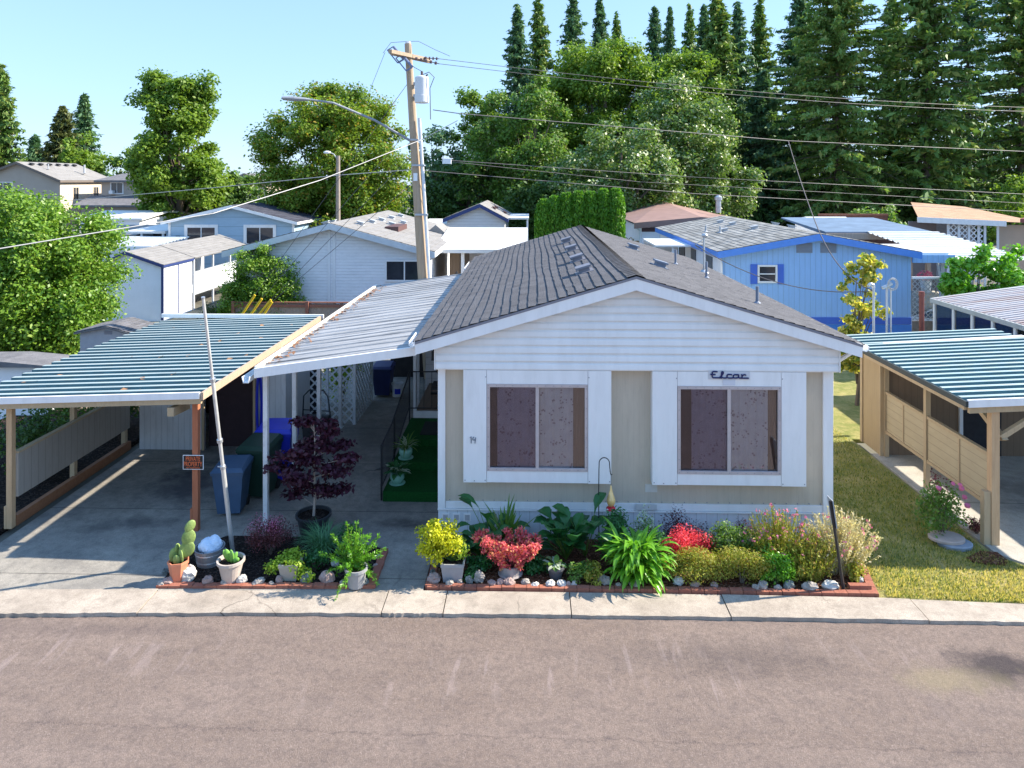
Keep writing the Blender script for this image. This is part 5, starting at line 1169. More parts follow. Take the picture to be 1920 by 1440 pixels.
# rocks
ROCKS = [(346,1092,.36,.24,3,'big white knobbly rock in front of the orange pot'),(313,1098,.22,.11,1,'flat reddish rock at the left end of the brick edging'),(300,1101,.14,.08,0,'small tan stone at the corner of the left bed'),(388,1098,.19,.15,1,'pink grey stone between the two cactus pots'),(420,1100,.17,.09,0,'tan stone just left under the taupe pot'),(452,1097,.19,.15,3,'oval white stone right of the taupe pot'),(482,1099,.24,.09,0,'long flat pale stone past the oval white one'),(522,1096,.14,.13,1,'dark pink stone left of the cream planter'),(508,1100,.1,.07,0,'tiny tan stone near the dark pink one'),(573,1096,.24,.19,2,'speckled grey stone under the cream planter creeper'),(612,1096,.30,.19,1,'broad smooth mauve stone left of the fern'),(642,1100,.11,.09,0,'small round cream stone below the fern'),(681,1099,.20,.12,2,'dark grey stone at the foot of the grey fern pot'),(627,1064,.15,.12,3,'bluish white stone behind the fern'),(710,1050,.11,.08,0,'upper small stone beside the walkway brick edge'),(704,1066,.1,.07,1,'lower small stone beside the walkway brick edge'),(309,1077,.12,.09,2,'small grey stone at the driveway edge'),
 (812,1096,.25,.16,1,'large pinkish rock at the left corner of the front bed'),(818,1066,.20,.18,2,'dark blue grey rock left of the grey planter'),(817,1050,.12,.12,3,'pointed white rock under the yellow flowers'),(811,1081,.12,.1,2,'small dark rock behind the corner rock'),(843,1101,.15,.1,0,'pale small stone below the grey planter'),(862,1097,.12,.08,0,'pebble sized stone right below the grey planter'),(880,1097,.15,.14,2,'grey rough stone right of the grey planter'),(898,1094,.21,.19,0,'chunky pale rock between the planter and coral plant'),(922,1101,.17,.09,1,'flat pink stone left under the coral plant'),(938,1100,.14,.11,1,'rounded pink stone under the coral plant'),(955,1101,.23,.12,1,'long pink brown stone directly under the coral plant'),(985,1100,.16,.11,0,'pale round stone right of the coral plant'),(1002,1103,.17,.06,3,'thin flat white stone on the bark'),(1032,1103,.19,.10,3,'oblong white stone left of its twin under the charcoal pot'),(1053,1103,.17,.11,3,'rounded white stone right below the charcoal pot'),(1066,1102,.09,.09,1,'small pink stone right of the rounded white stone'),(1077,1101,.11,.09,3,'little white stone at the lily clump'),(1133,1098,.26,.14,0,'wide tan rock under the left lily leaves'),(1160,1103,.11,.07,0,'small tan stone under the lily clump'),(1190,1103,.2,.09,0,'flat stone under the middle of the lily clump'),(1273,1099,.2,.13,3,'white stone right of the lily clump'),(1304,1104,.17,.09,1,'pink flat stone under the golden mat'),(1340,1104,.14,.09,1,'reddish stone between the two mats'),(1432,1108,.2,.15,0,'pale pink rock under the pink flowers'),(1418,1109,.13,.1,0,'small pale stone left of the pale pink rock'),(1460,1109,.14,.09,0,'cream stone right of the pale pink rock'),(1481,1108,.2,.15,2,'speckled dark rock under the pink flower plant'),(1520,1110,.27,.13,0,'long grey white rock left of the sign post'),(1560,1109,.30,.14,3,'large white grey rock at the foot of the sign post'),(1612,1094,.15,.1,3,'white stone behind the cored brick')]
for (px,py,w,h,mi_,lab) in ROCKS:
    w *= .9; h *= .9
    x, y, _ = gr(px, py); b = MB(); rq = random.Random(int(px*7+py))
    b.ball((x,y+w*.2,.016+h*.36), (w*.5,w*.36,h*.62), 14, 9, Euler((rq.uniform(-.3,.3),rq.uniform(-.3,.3),rq.uniform(-.5,.5))), .17, rq)
    tag(b.build('rock', rockmats[mi_], smooth=False), lab, 'rock', 'rocks along the garden edging')
# leaning metal pole
x, y, _ = gr(437,1037); t = T('leaning_pole', 'tall telescopic metal pole leaning toward the street beside the washtub', 'pole', (x,y,0))
top = at(381,560,y-1.05); P0 = Vector((x,y,-.02)); P1 = Vector(top)
b = MB(); b.tube([P0, P0.lerp(P1,.36)], .038, 12); b.tube([P0.lerp(P1,.36), P0.lerp(P1,.7)], .030, 12); b.tube([P0.lerp(P1,.7), P1], .024, 12); b.build('pole_shaft', M('bright_galvanised', (.62,.62,.60), .35, .12, 8, metal=.4, dirt=.2, dcol=(.35,.33,.3)), t)
b = MB()
for f in (.355,.46,.695): b.tube([P0.lerp(P1,f), P0.lerp(P1,f+.012)], .048, 10)
b.tube([P0.lerp(P1,.36)+Vector((-.03,0,0)), P0.lerp(P1,.36)+Vector((-.09,0,.01))], .01, 6); b.tube([P1, P1+(P1-P0).normalized()*.03], .03, 10); b.build('clamp', galv, t)
# private property sign on the red post
sc = at(362,867,13.1); t = T('property_sign', 'black private property sign with orange lettering on the red carport post', 'sign', (sc[0],13.1,sc[2]-.14))
b = MB(); b.box(sc[0]-.195,sc[0]+.195,13.104,13.112,sc[2]-.135,sc[2]+.135); b.build('border', sign_white, t)
MB().box(sc[0]-.183,sc[0]+.183,13.1,13.1035,sc[2]-.123,sc[2]+.123).build('board', sign_black, t)
text('PRIVATE', 'lettering', sign_orange, (sc[0],13.097,sc[2]+.068), .27, t, .085, .002); text('PROPERTY', 'lettering', sign_orange, (sc[0],13.097,sc[2]-.03), .345, t, .085, .002); text('NO TRESPASSING', 'small_lettering', sign_orange, (sc[0],13.097,sc[2]-.1), .26, t, .024, .002)
# lawn strip: rose, red plant, stepping discs
bush('rose_bush', 'rose bush on the lawn beside the neighbour carport panels', 'rose bush', (*gr(1765,1008)[:2],-.01), .55, .38, 1.0, 2000, .055, lf_mid, aspect=.6, blobs=18)
rb_ = bpy.data.objects['rose_bush']; rx_, ry_, _ = gr(1765,1008)
for (dx,dy,dz) in ((.28,-.1,1.02),(.34,-.05,.93),(.1,-.2,1.08),(.42,.0,.75),(.38,-.15,.66),(-.1,-.1,.95)):
    b = MB(); q = rr.uniform(.035,.055); b.ball((rx_+dx,ry_+dy,dz), (q,q,q*.8), 9, 6, Euler((rr.random(),rr.random(),0)), .18, rr); b.build('rose_bloom', lf_pink, rb_)
bush('rose_shoot', 'reddish tall rose shoot rising by the carport mid post', 'plant', (*gr(1760,965)[:2],-.01), .22, .2, .9, 220, .06, lf_burg, aspect=.6)
bush('red_ground_plant', 'dark red low plant at the foot of the carport post', 'plant', (*gr(1830,1000)[:2],-.01), .32, .22, .3, 900, .045, lf_burg, aspect=.4)
x, y, _ = gr(1790,1022); b = MB(); b.lathe([(.001,.0),(.29,.0),(.30,.06),(.28,.075),(.001,.075)], (x,y,-.01), 26, 1, .75)
t = T('stepping_disc', 'two stacked round pinkish concrete stepping discs near the post', 'stepping stone', (x,y,-.01)); b.build('lower_disc', M('blue_grey_concrete', (.25,.28,.32), .9, .15, 5, .3, 40), t)
MB().lathe([(.001,.077),(.22,.077),(.31,.08),(.31,.12),(.29,.135),(.001,.135)], (x-.1,y+.08,-.01), 26, 1, .75).build('upper_disc', M('pink_concrete', (.42,.33,.28), .9, .12, 5, .3, 40), t)
b = MB(); b.slab([gr(*p)[:2] for p in ((1812,1046),(1838,1034),(1870,1036),(1890,1052),(1885,1060),(1850,1058),(1825,1054))], -.05, .012); struct('soil_patch', b, bark_m)
# shrubs behind the left carport panel
for (lab, X_, Y_, rx_, h_, mt) in (('dark ivy like shrub just behind the left carport panel', -11.0,15.6,1.0,1.45,lf_dark), ('lighter green shrub farther behind the left carport panel', -12.0,18.0,1.2,1.5,lf_mid), ('low dark shrub behind the far end of the left carport panel', -10.7,18.2,.7,1.1,lf_dark), ('leafy dark bush at the far left behind the carport post', -12.6,15.6,1.1,1.5,lf_dark)):
    bush('carport_shrub', lab, 'shrub', (X_,Y_,.0), rx_, .9, h_, 2200, .09, mt, aspect=.6, blobs=18)
# ---------------------------------------------------------------- trees
TR = np.random.default_rng(2024)
def decid(name, label, cat, x, y, h, ells, n, leaf, mat, clumps=70, cr=.9, trunk_r=.25, group=None, bm=bark, per_w=.62, inner=.5, z0=0, squash=.72):
    """ells: crown envelope ellipsoids (dx,dy,zc,rx,ry,rz). leaf clumps fill it, limbs reach into it"""
    t = T(name, label, cat, (x,y,z0)); B = []; W = np.array([e[3]*e[5] for e in ells]); W = W/W.sum()
    for i in range(clumps):
        e = ells[TR.choice(len(ells), p=W)]; d = unit(TR,1)[0]; q = inner+(1-inner)*TR.uniform(0,1)**.45
        k = cr*TR.uniform(.6,1.25); B.append((x+e[0]+d[0]*e[3]*q, y+e[1]+d[1]*e[4]*q, z0+e[2]+d[2]*e[5]*q, k, k, k*squash))
    C, Nn = clump(TR, B, n//clumps, (.25,1.15), .45, .45)
    jit = TR.normal(0, cr*.12, C.shape); C = C+jit; C[:,2] = np.maximum(C[:,2], z0+.15)
    leafmesh('crown', C, Nn, TR, leaf, leaf*per_w, mat, t)
    s = MB(); zc = z0+np.mean([e[2] for e in ells]); s.tube([(x,y,z0-.1),(x+.1,y,z0+h*.2),(x-.05,y+.05,z0+h*.45),(x,y,z0+h*.75)], [trunk_r*1.25,trunk_r,trunk_r*.7,trunk_r*.2], 9)
    for b in B[:26]:
        zz = z0+h*TR.uniform(.12,.4); s.tube([(x,y,zz),((x+b[0])/2,(y+b[1])/2,(zz+b[2])/2+.3),(b[0],b[1],b[2])], [trunk_r*.4,trunk_r*.25,trunk_r*.06], 5)
    s.build('trunk', bm, t); return t
def conifer_mesh(h, rb, tr, mat, dens=1.0, droop=.35, z1=.08, power=.85, spray=.55, seed=0, skip=.1):
    """needle sprays along whorled drooping branches; returned as (crown arrays, trunk MB) at the origin"""
    g = np.random.default_rng(seed); Cs, Ns, Us = [], [], []; br = MB()
    zz = h*z1
    while zz < h*.985:
        f = (zz/h-z1)/(1-z1); Lb = rb*(1-f)**power*g.uniform(.75,1.12)+.12; nb = max(7, int(9*(1-f*.3)))
        for k in range(nb):
            a = 2*math.pi*k/nb+g.uniform(-.4,.4)+zz*2.4; L_ = Lb*g.uniform(.5,1.18)
            if f < .7 and g.uniform() < skip: continue
            dr = droop*g.uniform(.5,1.3)*(1-f*.8)
            m = max(3, int(L_/(spray*.42)*dens)); d = np.array([math.cos(a), math.sin(a), 0]); sd = np.array([-d[1], d[0], 0])
            rise = .25*(f)
            z0_ = zz + g.normal(0, h*.014)
            for q in range(m):
                u = (q+.6)/m; p = d*L_*u; z_ = z0_ + L_*(rise*u - dr*u*u*1.0 + .18*dr*u**4*2)
                w = spray*(.55+.6*(1-u))
                for s_ in (-1,1,0,2):
                    if s_ and g.uniform() < .12: continue
                    so_ = s_ if s_ < 2 else 0
                    off = sd*so_*w*.45*g.uniform(.4,1.3); c = np.array([p[0],p[1],z_])+off+g.normal(0,spray*.16,3)-np.array([0,0,abs(so_)*w*.2+(spray*.3 if s_ == 2 else 0)])
                    Cs.append(c); Us.append(d*.8+sd*so_*1.0+np.array([0,0,-.4*g.uniform(.2,1.8)-(1.2 if s_ == 2 else 0)])); Ns.append((np.array([0,0,1.0]) if s_ < 2 else d*.8)+g.normal(0,.6,3))
            if L_ > .8: br.tube([(0,0,zz),(d[0]*L_*.5,d[1]*L_*.5,zz+L_*(rise*.5-dr*.25)),(d[0]*L_*.9,d[1]*L_*.9,zz+L_*(rise*.9-dr*.75))], [.05,.03,.012], 4)
        zz += h*.024*(1.2-f*.8)
    br.tube([(0,0,-.1),(0,0,h*.5),(0,0,h)], [tr,tr*.6,.02], 8)
    return np.array(Cs), nrm(np.array(Ns)), np.array(Us), br, g
def conifer(name, label, x, y, h, rb, mat, seed, dens=1.0, droop=.35, z1=.08, power=.85, spray=.55, tr=.3, cat='conifer', group=None):
    C, Nn, U, br, g = conifer_mesh(h, rb, tr, mat, dens, droop, z1, power, spray, seed)
    t = T(name, label, cat, (x,y,-.1), group)
    leafmesh('crown', C+np.array([x,y,0]), Nn, g, spray*1.25, spray*.5, mat, t, U=U)
    br.xf(Matrix.Translation((x,y,0))); br.build('trunk', bark, t); return t
def ztop(px, py, Y): return at(px, py, Y)[2]
def xat(px, Y): return at(px, 337, Y)[0]
# left background
decid('laurel_bush', 'huge glossy green laurel bush at the left behind the teal carport', 'bush', xat(82,24.5), 24.5, 6.0, [(0,0,3.3,2.5,2.2,3.0),(.6,-.3,2.4,2.1,1.9,2.3),(-.9,0,2.8,2.2,2,2.6),(-1.0,0,1.0,2.4,1.8,1.4)], 130000, .125, lf_laurel, 340, .6, .12, inner=.35, per_w=.6, squash=.95)
decid('round_bush', 'bright rounded glossy bush in front of the white gabled house behind the wood fence', 'bush', xat(490,28.0), 28.0, 3.8, [(0,0,2.2,1.35,.8,1.75),(-.1,0,1.2,1.5,.8,1.1),(.3,0,1.5,1.25,.8,1.1)], 42000, .105, lf_laurel, 150, .42, .08, per_w=.5)
bush('dry_shrub', 'dull olive shrub at the end of the wood fence beside the white shed', 'shrub', (xat(408,29.5),29.5,-.1), 1.2, .8, 1.5, 2500, .1, lf_conif3, aspect=.5)
decid('poplar_tree', 'tall bright green poplar with ragged top left of the utility pole', 'tree', xat(335,62), 62, 16.4, [(0,0,10.5,3.4,3.2,5.0),(-.4,0,8,3.9,3.4,3.6),(.6,0,6.0,3.8,3.4,3.2),(.2,0,13.2,2.6,2.2,2.4),(-3.0,0,14.4,.9,.5,1.0),(2.6,0,14.4,.7,.5,1.2),(-3.6,0,11.8,.7,.4,.4),(3.4,0,11.6,.6,.5,.9),(-1.6,0,15.6,.8,.5,.8)], 40000, .32, lf_olive, 130, 1.0, .3)
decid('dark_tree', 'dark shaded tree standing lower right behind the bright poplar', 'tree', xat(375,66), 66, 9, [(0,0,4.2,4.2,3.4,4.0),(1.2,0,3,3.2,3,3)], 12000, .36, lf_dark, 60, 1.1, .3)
decid('maple_tree', 'broad round maple with yellowing leaf tips directly left of the utility pole', 'tree', xat(620,52), 52, 13.8, [(0,0,8.0,4.9,4.2,5.6),(-1.8,0,7.4,3.7,3.4,4.9),(2.2,0,7.8,3.4,3.4,5.5),(.2,0,3.6,5.2,3.8,3.4)], 110000, .23, lf_maple, 260, 1.05, .32)
decid('scrub_tree', 'thin scruffy tree between the poplar and the maple', 'tree', xat(448,68), 68, 8, [(0,0,4.2,2.2,2,3.4),(.8,0,6.2,1.3,1.2,1.9)], 5000, .34, lf_mid, 36, .8, .16)
decid('pale_tree', 'pale bluish loose tree seen just right behind the utility pole', 'tree', xat(812,72), 72, 13, [(0,0,8.2,2.6,2.4,4.2),(1.2,0,5,2.8,2.4,3.4)], 7000, .38, lf_conif2, 44, 1.0, .2)
conifer('fir_tree', 'dark fir with ivy green edge at the far left border', xat(2,82), 82, ztop(4,122,82), 3.8, lf_conif, 3, 1.1, .4, .02, .7, .55)
conifer('fir_tree', 'grey olive wide conifer behind the beige two storey house', xat(118,88), 88, ztop(105,196,88)-.5, 5.2, lf_conif3, 4, 1.1, .45, .03, .72, .6)
conifer('fir_tree', 'slim bluish spire conifer peeking behind the olive conifer', xat(158,100), 100, ztop(158,178,100), 5.4, lf_conif2, 5, .8, .35, .05, .9, .6)
conifer('fir_tree', 'small dark conifer between the border fir and the olive conifer', xat(65,96), 96, ztop(65,255,96), 3.6, lf_conif2, 6, 1, .35, .05, .8, .6)
decid('lime_tree', 'light green tree in front of the olive conifer', 'tree', xat(148,84), 84, 13, [(0,0,8.8,1.8,1.6,3.2),(1.0,0,7.2,2.0,1.6,2.6)], 5000, .4, lf_olive, 36, .9, .2)
decid('lime_tree', 'yellow green low tree above the beige house roof ridge', 'tree', xat(225,86), 86, 10.5, [(0,0,7.4,3.4,3,3.2),(1.8,0,8,2.4,2,2.8)], 8000, .4, lf_olive, 50, 1.0, .2)
# centre grove
Yg = 66
decid('grove_tree', 'pale leaved tree forming the left end of the central grove', 'tree', xat(902,74), 74, ztop(905,125,74), [(0,0,13.4,2.3,2.2,4.2),(-.6,0,9,2.6,2.2,4),(.8,0,11,2.2,2,4)], 11000, .36, lf_olive, 62, .95, .25)
decid('grove_tree', 'big dark green tree at the left front of the central grove', 'tree', xat(985,64), 64, ztop(1000,120,64), [(0,0,8.5,4.6,4.2,7.4),(-1.6,0,6.5,4.6,4,6.0),(1.4,0,5,4.6,4,4.6)], 56000, .30, lf_mid, 180, 1.15, .4)
decid('grove_tree', 'tallest round topped yellow green tree crowning the central grove', 'tree', xat(1135,72), 72, ztop(1130,62,72), [(0,0,14.5,6.0,4.6,6.2),(-3.2,0,12,4.4,4,6.2),(3.6,0,13,4.4,4,6.0),(0,0,8,6.5,4,5)], 70000, .33, lf_olive, 220, 1.3, .5)
decid('grove_tree', 'silvery glossy leaved tree lit white on its right side at the grove front', 'tree', xat(1165,54), 54, ztop(1165,215,54), [(0,0,6.2,4.2,3.4,5.0),(1.6,0,4.8,3.2,3,3.8),(-2.4,0,4.4,3.0,3,3.4)], 56000, .25, lf_silver, 170, 1.0, .35)
decid('grove_tree', 'silvery green spreading tree right of the white lit one', 'tree', xat(1290,60), 60, ztop(1265,150,60), [(0,0,8.4,4.2,3.6,6.4),(1.8,0,6.5,3.8,3.4,4.4),(-1.4,0,10.4,3.6,3,4.4)], 42000, .28, lf_silver, 150, 1.1, .35)
decid('grove_tree', 'golden olive tree at the upper right shoulder of the grove', 'tree', xat(1275,74), 74, ztop(1275,72,76), [(0,0,15,4.0,3.6,5.4),(1.2,0,11,4,3.6,5)], 28000, .33, lf_olive, 110, 1.2, .35)
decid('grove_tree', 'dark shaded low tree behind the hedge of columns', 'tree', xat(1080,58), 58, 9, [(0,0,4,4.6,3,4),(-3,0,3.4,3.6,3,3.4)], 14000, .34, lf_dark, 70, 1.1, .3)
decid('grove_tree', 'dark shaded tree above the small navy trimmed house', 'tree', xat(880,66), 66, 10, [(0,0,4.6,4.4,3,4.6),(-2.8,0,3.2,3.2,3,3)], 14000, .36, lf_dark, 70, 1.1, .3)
# back row of pointed conifers
SP = [(970,15,1),(1010,2,1),(1075,-4,1.15),(1125,2,.95),(1156,34,.85),(1228,14,.9),(1256,20,.75),(1293,18,.8),(1320,10,.9),(1383,10,1.0),(1425,6,1.05)]
SL = ['leftmost narrow cone shaped spire above the grove','second spire from the left above the grove','wide dark double spire in the middle left of the skyline','slim spire between the wide one and the short tip','short spire tip just above the grove crown','pointed spire above the right half of the grove','thin lower spire next to the pointed one','dark spire above the golden tree','broader spire touching the big spruce on its left side','pale spire just right of the big spruce','lone narrow spire with sky on both sides']
base = None
for i, ((px,py,k), lab) in enumerate(zip(SP, SL)):
    Y_ = 92+(i*37 % 11); h = ztop(px,py,Y_)+.1; X_ = xat(px,Y_)
    if i < 3: tt = conifer('spire_conifer', lab, X_, Y_, h, 6.6*k, lf_conif2 if i != 1 else lf_conif, 40+i, 1.0, .25, .12, .9 if i == 0 else .85, .62, .3, 'conifer', 'spire conifers on the skyline'); base = base or []; base.append((tt, h))
    else:
        s, h0 = base[i % 3]; q = h/h0; copy_thing(s, (X_,Y_,-.1), i*1.3, (q*.95*k,q*.95*k,q), lab)
# big conifers on the right
conifer('spruce_tree', 'tall spruce standing in front of the spires left of the big pair', xat(1345,84), 84, ztop(1340,-8,84), 6.4, lf_conif, 61, 1.15, .42, .05, .8, .75, .4)
conifer('spruce_tree', 'massive spruce with drooping sunlit boughs at the centre right', xat(1570,78), 78, ztop(1570,-90,78), 10.5, lf_spruce, 62, 1.2, .5, .03, .6, .58, .45)
conifer('spruce_tree', 'dark spruce overlapping the left side of the massive spruce', xat(1500,88), 88, ztop(1500,-20,88), 8.0, lf_conif2, 63, 1.1, .4, .05, .75, .58, .4)
conifer('spruce_tree', 'dark hollow conifer at right with a bare lower trunk', xat(1738,76), 76, ztop(1740,-110,76), 7.6, lf_conif, 64, .8, .4, .16, .5, .75, .4)
conifer('spruce_tree', 'see-through conifer with sky gaps right of the bare trunk', xat(1815,84), 84, ztop(1815,-90,84), 6.6, lf_conif2, 65, .55, .35, .1, .5, .55, .35)
conifer('spruce_tree', 'dark conifer cut off by the right edge of the view', xat(1915,78), 78, ztop(1915,-120,78), 8.6, lf_conif, 66, 1.0, .45, .05, .55, .58, .4)
conifer('spruce_tree', 'conifer filling the gap between the massive spruce and the bare trunk', xat(1672,92), 92, ztop(1668,-10,92), 6.5, lf_conif, 67, 1.0, .4, .04, .7, .58, .4)
conifer('spruce_tree', 'shorter dark conifer behind the silvery trees', xat(1430,84), 84, ztop(1430,130,84), 6.0, lf_conif2, 68, 1.0, .4, .03, .8, .58, .3)
decid('understory_tree', 'small yellow green tree glowing between dark trunks at the right', 'tree', xat(1725,80), 80, 9, [(0,0,6,3.2,2,3.4)], 4500, .36, lf_olive, 32, .9, .15)
decid('understory_tree', 'bright green sapling at the far right under the conifers', 'tree', xat(1905,58), 58, 7, [(0,0,3.6,2.0,1.6,3.4)], 4000, .3, lf_olive, 30, .8, .12)
decid('understory_tree', 'light green bush hanging below the massive spruce', 'tree', xat(1640,56), 56, 4.5, [(0,0,2.4,1.8,1.4,2.2)], 3500, .28, lf_mid, 28, .7, .12)
# dark undergrowth closing the foot of the wood
B = [(xat(px,84)+TR.normal(0,1.5), 84+TR.normal(0,2.5), TR.uniform(1,6.2), 2.6,2.0,2.0) for px in np.arange(820,2060,9)]
C, Nn = clump(TR, B, 210, (.3,1.1), .4, .3)
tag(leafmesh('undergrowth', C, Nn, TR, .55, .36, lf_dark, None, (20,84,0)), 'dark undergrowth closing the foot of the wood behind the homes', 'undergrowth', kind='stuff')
B = [(xat(px,112)+TR.normal(0,1.5), 112+TR.normal(0,2.5), TR.uniform(1,7.5), 3.2,2.5,2.4) for px in np.arange(-80,960,12)]
C, Nn = clump(TR, B, 150, (.3,1.1), .4, .3)
tag(leafmesh('far_woodland', C, Nn, TR, .6, .4, lf_mid, None, (-40,112,0)), 'far low woodland behind the left houses', 'woodland', kind='stuff')
B = [(xat(px,100)+TR.normal(0,1.5), 100+TR.normal(0,2.5), TR.uniform(5,13), 3.0,2.4,2.6) for px in np.arange(1330,2080,11)]
C, Nn = clump(TR, B, 210, (.3,1.1), .4, .3)
tag(leafmesh('undergrowth', C, Nn, TR, .6, .4, lf_dark, None, (40,100,0)), 'tall dark thicket filling the gaps low between the big conifers', 'undergrowth', kind='stuff')
# arborvitae hedge: each column a plant
HX = [1020,1040,1062,1085,1108,1132,1155]; HT = [372,366,360,357,358,353,352]
for i, (px, py) in enumerate(zip(HX, HT)):
    Yh = 41; x = xat(px,Yh); h = ztop(px,py,Yh); t = T('arborvitae', ['leftmost lowest','second from left','third from left','middle','third from right','second from right','rightmost tallest'][i]+' column of the bright green hedge', 'hedge column', (x,Yh,-.1), 'arborvitae hedge columns')
    n = 5200; zz = TR.uniform(0,1,n); a = TR.uniform(0,2*math.pi,n); prof = np.where(zz > .75, np.sqrt(np.maximum(0,1-((zz-.75)/.27)**2)), .82+.24*zz); r_ = .52*prof*TR.uniform(.72,1.04,n)
    C = np.stack([x+r_*np.cos(a)*1.05, Yh+r_*np.sin(a), -.05+zz*h],1); d = np.stack([np.cos(a),np.sin(a),np.full(n,.25)],1)
    leafmesh('foliage', C, nrm(d*.5+unit(TR,n)*.6), TR, .20, .085, lf_thuja, t, U=nrm(np.array([[0,0,1.]])+d*.4+unit(TR,n)*.35))
    MB().tube([(x,Yh,-.1),(x,Yh,h*.85)], [.08,.02], 6).build('trunk', bark, t)
# near right trees
x = xat(1606,21); t = decid('young_maple', 'young slim tree with yellow autumn leaves in front of the blue house', 'tree', x, 21.0, 4.9, [(0,0,3.1,.55,.4,1.0),(.15,0,2.2,.78,.5,1.0),(-.3,0,1.7,.75,.45,.8),(.0,0,4.3,.34,.25,.6),(.45,0,3.7,.28,.22,.8),(-.5,0,3.6,.2,.16,.6)], 4200, .13, lf_autumn, 62, .2, .05, per_w=.75, inner=.2)
x = xat(1835,25); decid('maple_shrub', 'leafy green maple shrub above the rusty patio roof', 'shrub tree', x, 25.0, 4.6, [(-.2,0,3.0,.9,.6,1.0),(.3,0,3.8,.6,.5,.8),(.9,0,2.9,.8,.6,.9),(-.6,0,2.6,.6,.5,1.2),(1.4,0,3.6,.4,.4,.8)], 6500, .16, lf_bright, 60, .32, .05, per_w=.75)
bush('corner_shrub', 'small green plant by the grey lattice fence near the white car', 'shrub', (xat(1742,24.5),24.5,-.1), .5, .4, 1.3, 600, .09, lf_mid, aspect=.6)
# ---------------------------------------------------------------- background buildings
bw = (white_clean, glass_dark)
# white lap sided house behind the fence
YA = 28.5; xl_, xr_, xm_ = xat(425,YA), xat(818,YA), xat(622,YA)
ze = at(420,463,YA)[2]; zr = at(622,417,YA)[2]
hA, rA, (rx,k,k2) = gable_house('mobile_home', 'white lap sided mobile home with tan shingle roof behind the wood fence', xl_+.4, xr_-.45, YA, 39.5, 3.72, zr, lap_white, shingle_tan, M('weathered_white_fascia', (.56,.60,.63), .6, .1, 3, dirt=.4, dcol=(.3,.3,.32)), .42, .35, 16, .6,
   [(at(722,500,YA)[0],at(795,500,YA)[0],at(755,528,YA)[2],at(755,487,YA)[2],white,glass_dark,1)], rx=xm_, sidem=plain_white, cat='mobile home', fd=.26)
boxes('joint_trim', white, hA, [(xm_-.16,xm_-.05,YA-.03,YA-.002,-.1,zr-.3),(xm_+.05,xm_+.16,YA-.03,YA-.002,-.1,zr-.3)])
b = MB(); b.box(xr_-.57,xr_-.44,YA-.03,YA-.002,-.1,3.8); b.build('corner_trim', white_clean, hA)
def on(x, rx, zr, k, k2): return zr-(rx-x)*k if x < rx else zr-(x-rx)*k2
for (x, y) in ((rx+.75,30.2),(rx+.85,32.0),(rx+.9,33.8),(rx+.95,36),(rx+1.0,38.2),(rx+1.5,33.2),(rx+1.7,35.2)): vent_box('roof_vent', x, y, on(x,rx,zr,k,k2)+.02, -k2, hA, greymet)
for (x, y) in ((rx-.8,30.5),(rx-1.2,33)): vent_box('roof_vent', x, y, on(x,rx,zr,k,k2)+.02, k, hA, greymet)
b = MB(); xs_ = rx+1.9; b.box(xs_-.3,xs_+.3,31.2,33.4,on(xs_,rx,zr,k,k2)-.1,on(xs_,rx,zr,k,k2)+.16); b.build('skylight', brown_trim, hA)
b = MB(); b.prism([(xr_-1.6,3.75),(xr_-.2,3.75),(xr_-.9,4.35)], 35, 37.4); dg = b.build('dormer', shingle_tan, hA)
# its white carport roof to the right
t = T('carport', 'flat white carport roof attached to the right of the white lap sided home', 'carport', (xat(900,31),31,0))
xa, xb = xat(838,30.5), xat(975,30.5)
b = MB(); b.prismx([(30.5,3.42),(36.5,4.0),(36.5,4.12),(30.5,3.58)], xr_-.42, xb+.3); b.build('roof', white_roof, t)
for x in (xat(867,30.6), xb): MB().box(x-.07,x+.07,30.7,30.84,-.1,3.42).build('post', white_clean, t)
b = MB(); b.box(xa+.45,xb+.2,36.2,36.3,-.1,3.9); b.build('back_wall', lap_white, t)
b = MB(); b.box(xa+.05,xa+.5,31,36,-.1,3.4); b.build('side_wall', brownside, t)
t = T('iron_gate', 'small black wrought iron gate with ball finials under the white carport', 'gate', (xat(868,30.2),30.2,0)); b = MB()
x0_ = xat(856,30.2)
for i in range(4): b.tube([(x0_+i*.26,30.2,-.1),(x0_+i*.26,30.2,2.55-.12*(i%2))], .03, 6); b.ball((x0_+i*.26,30.2,2.6-.12*(i%2)), (.06,.06,.08), 8, 5)
b.tube([(x0_,30.2,2.2),(x0_+.8,30.2,2.2)], .03, 6); b.tube([(x0_,30.2,.9),(x0_+.8,30.2,.9)], .03, 6); b.build('bars', black, t)
# long white shed at left
YS = 33.0; xs0, xs1, xsm = xat(192,YS), xat(306,YS), xat(237,YS); zS = at(237,471,YS)[2]; zE = at(306,497,YS)[2]
t, rS, _q = gable_house('long_shed', 'long white shed with navy trim and half open screened side', xs0, xs1, YS, 35.8, zE+.02, zS, plain_white, shingle_tan, navy_trim, .06, .1, 8, .6, (), rx=xsm, sidem=plain_white, cat='shed', fd=.14)
boxes('corner_trim', navy_trim, t, [(xs1-.09,xs1+.03,YS-.03,YS-.002,-.1,zE),(xs1+.022,xs1+.04,34.35,34.42,.0,zE-.1)])
b = MB(); b.prism([(xs0-.1,zE-.02),(xsm,zS-.02),(xs1+.12,zE-.02),(xs1+.12,zE+.03),(xsm,zS+.03),(xs0-.1,zE+.03)], 35.92, 43.0)
shingle_slope(b, (xs1+.14,zE+.02), (xsm,zS+.03), 35.92, 43.0, 8, random.Random(3), .6); b.build('open_roof', shingle_tan, t)
b = MB(); b.box(xs1-.02,xs1+.02,36.0,42.6,.75,1.75); b.build('screen_panel', lattice(MB(), 0,1,0,1,0) and lap_white, t)
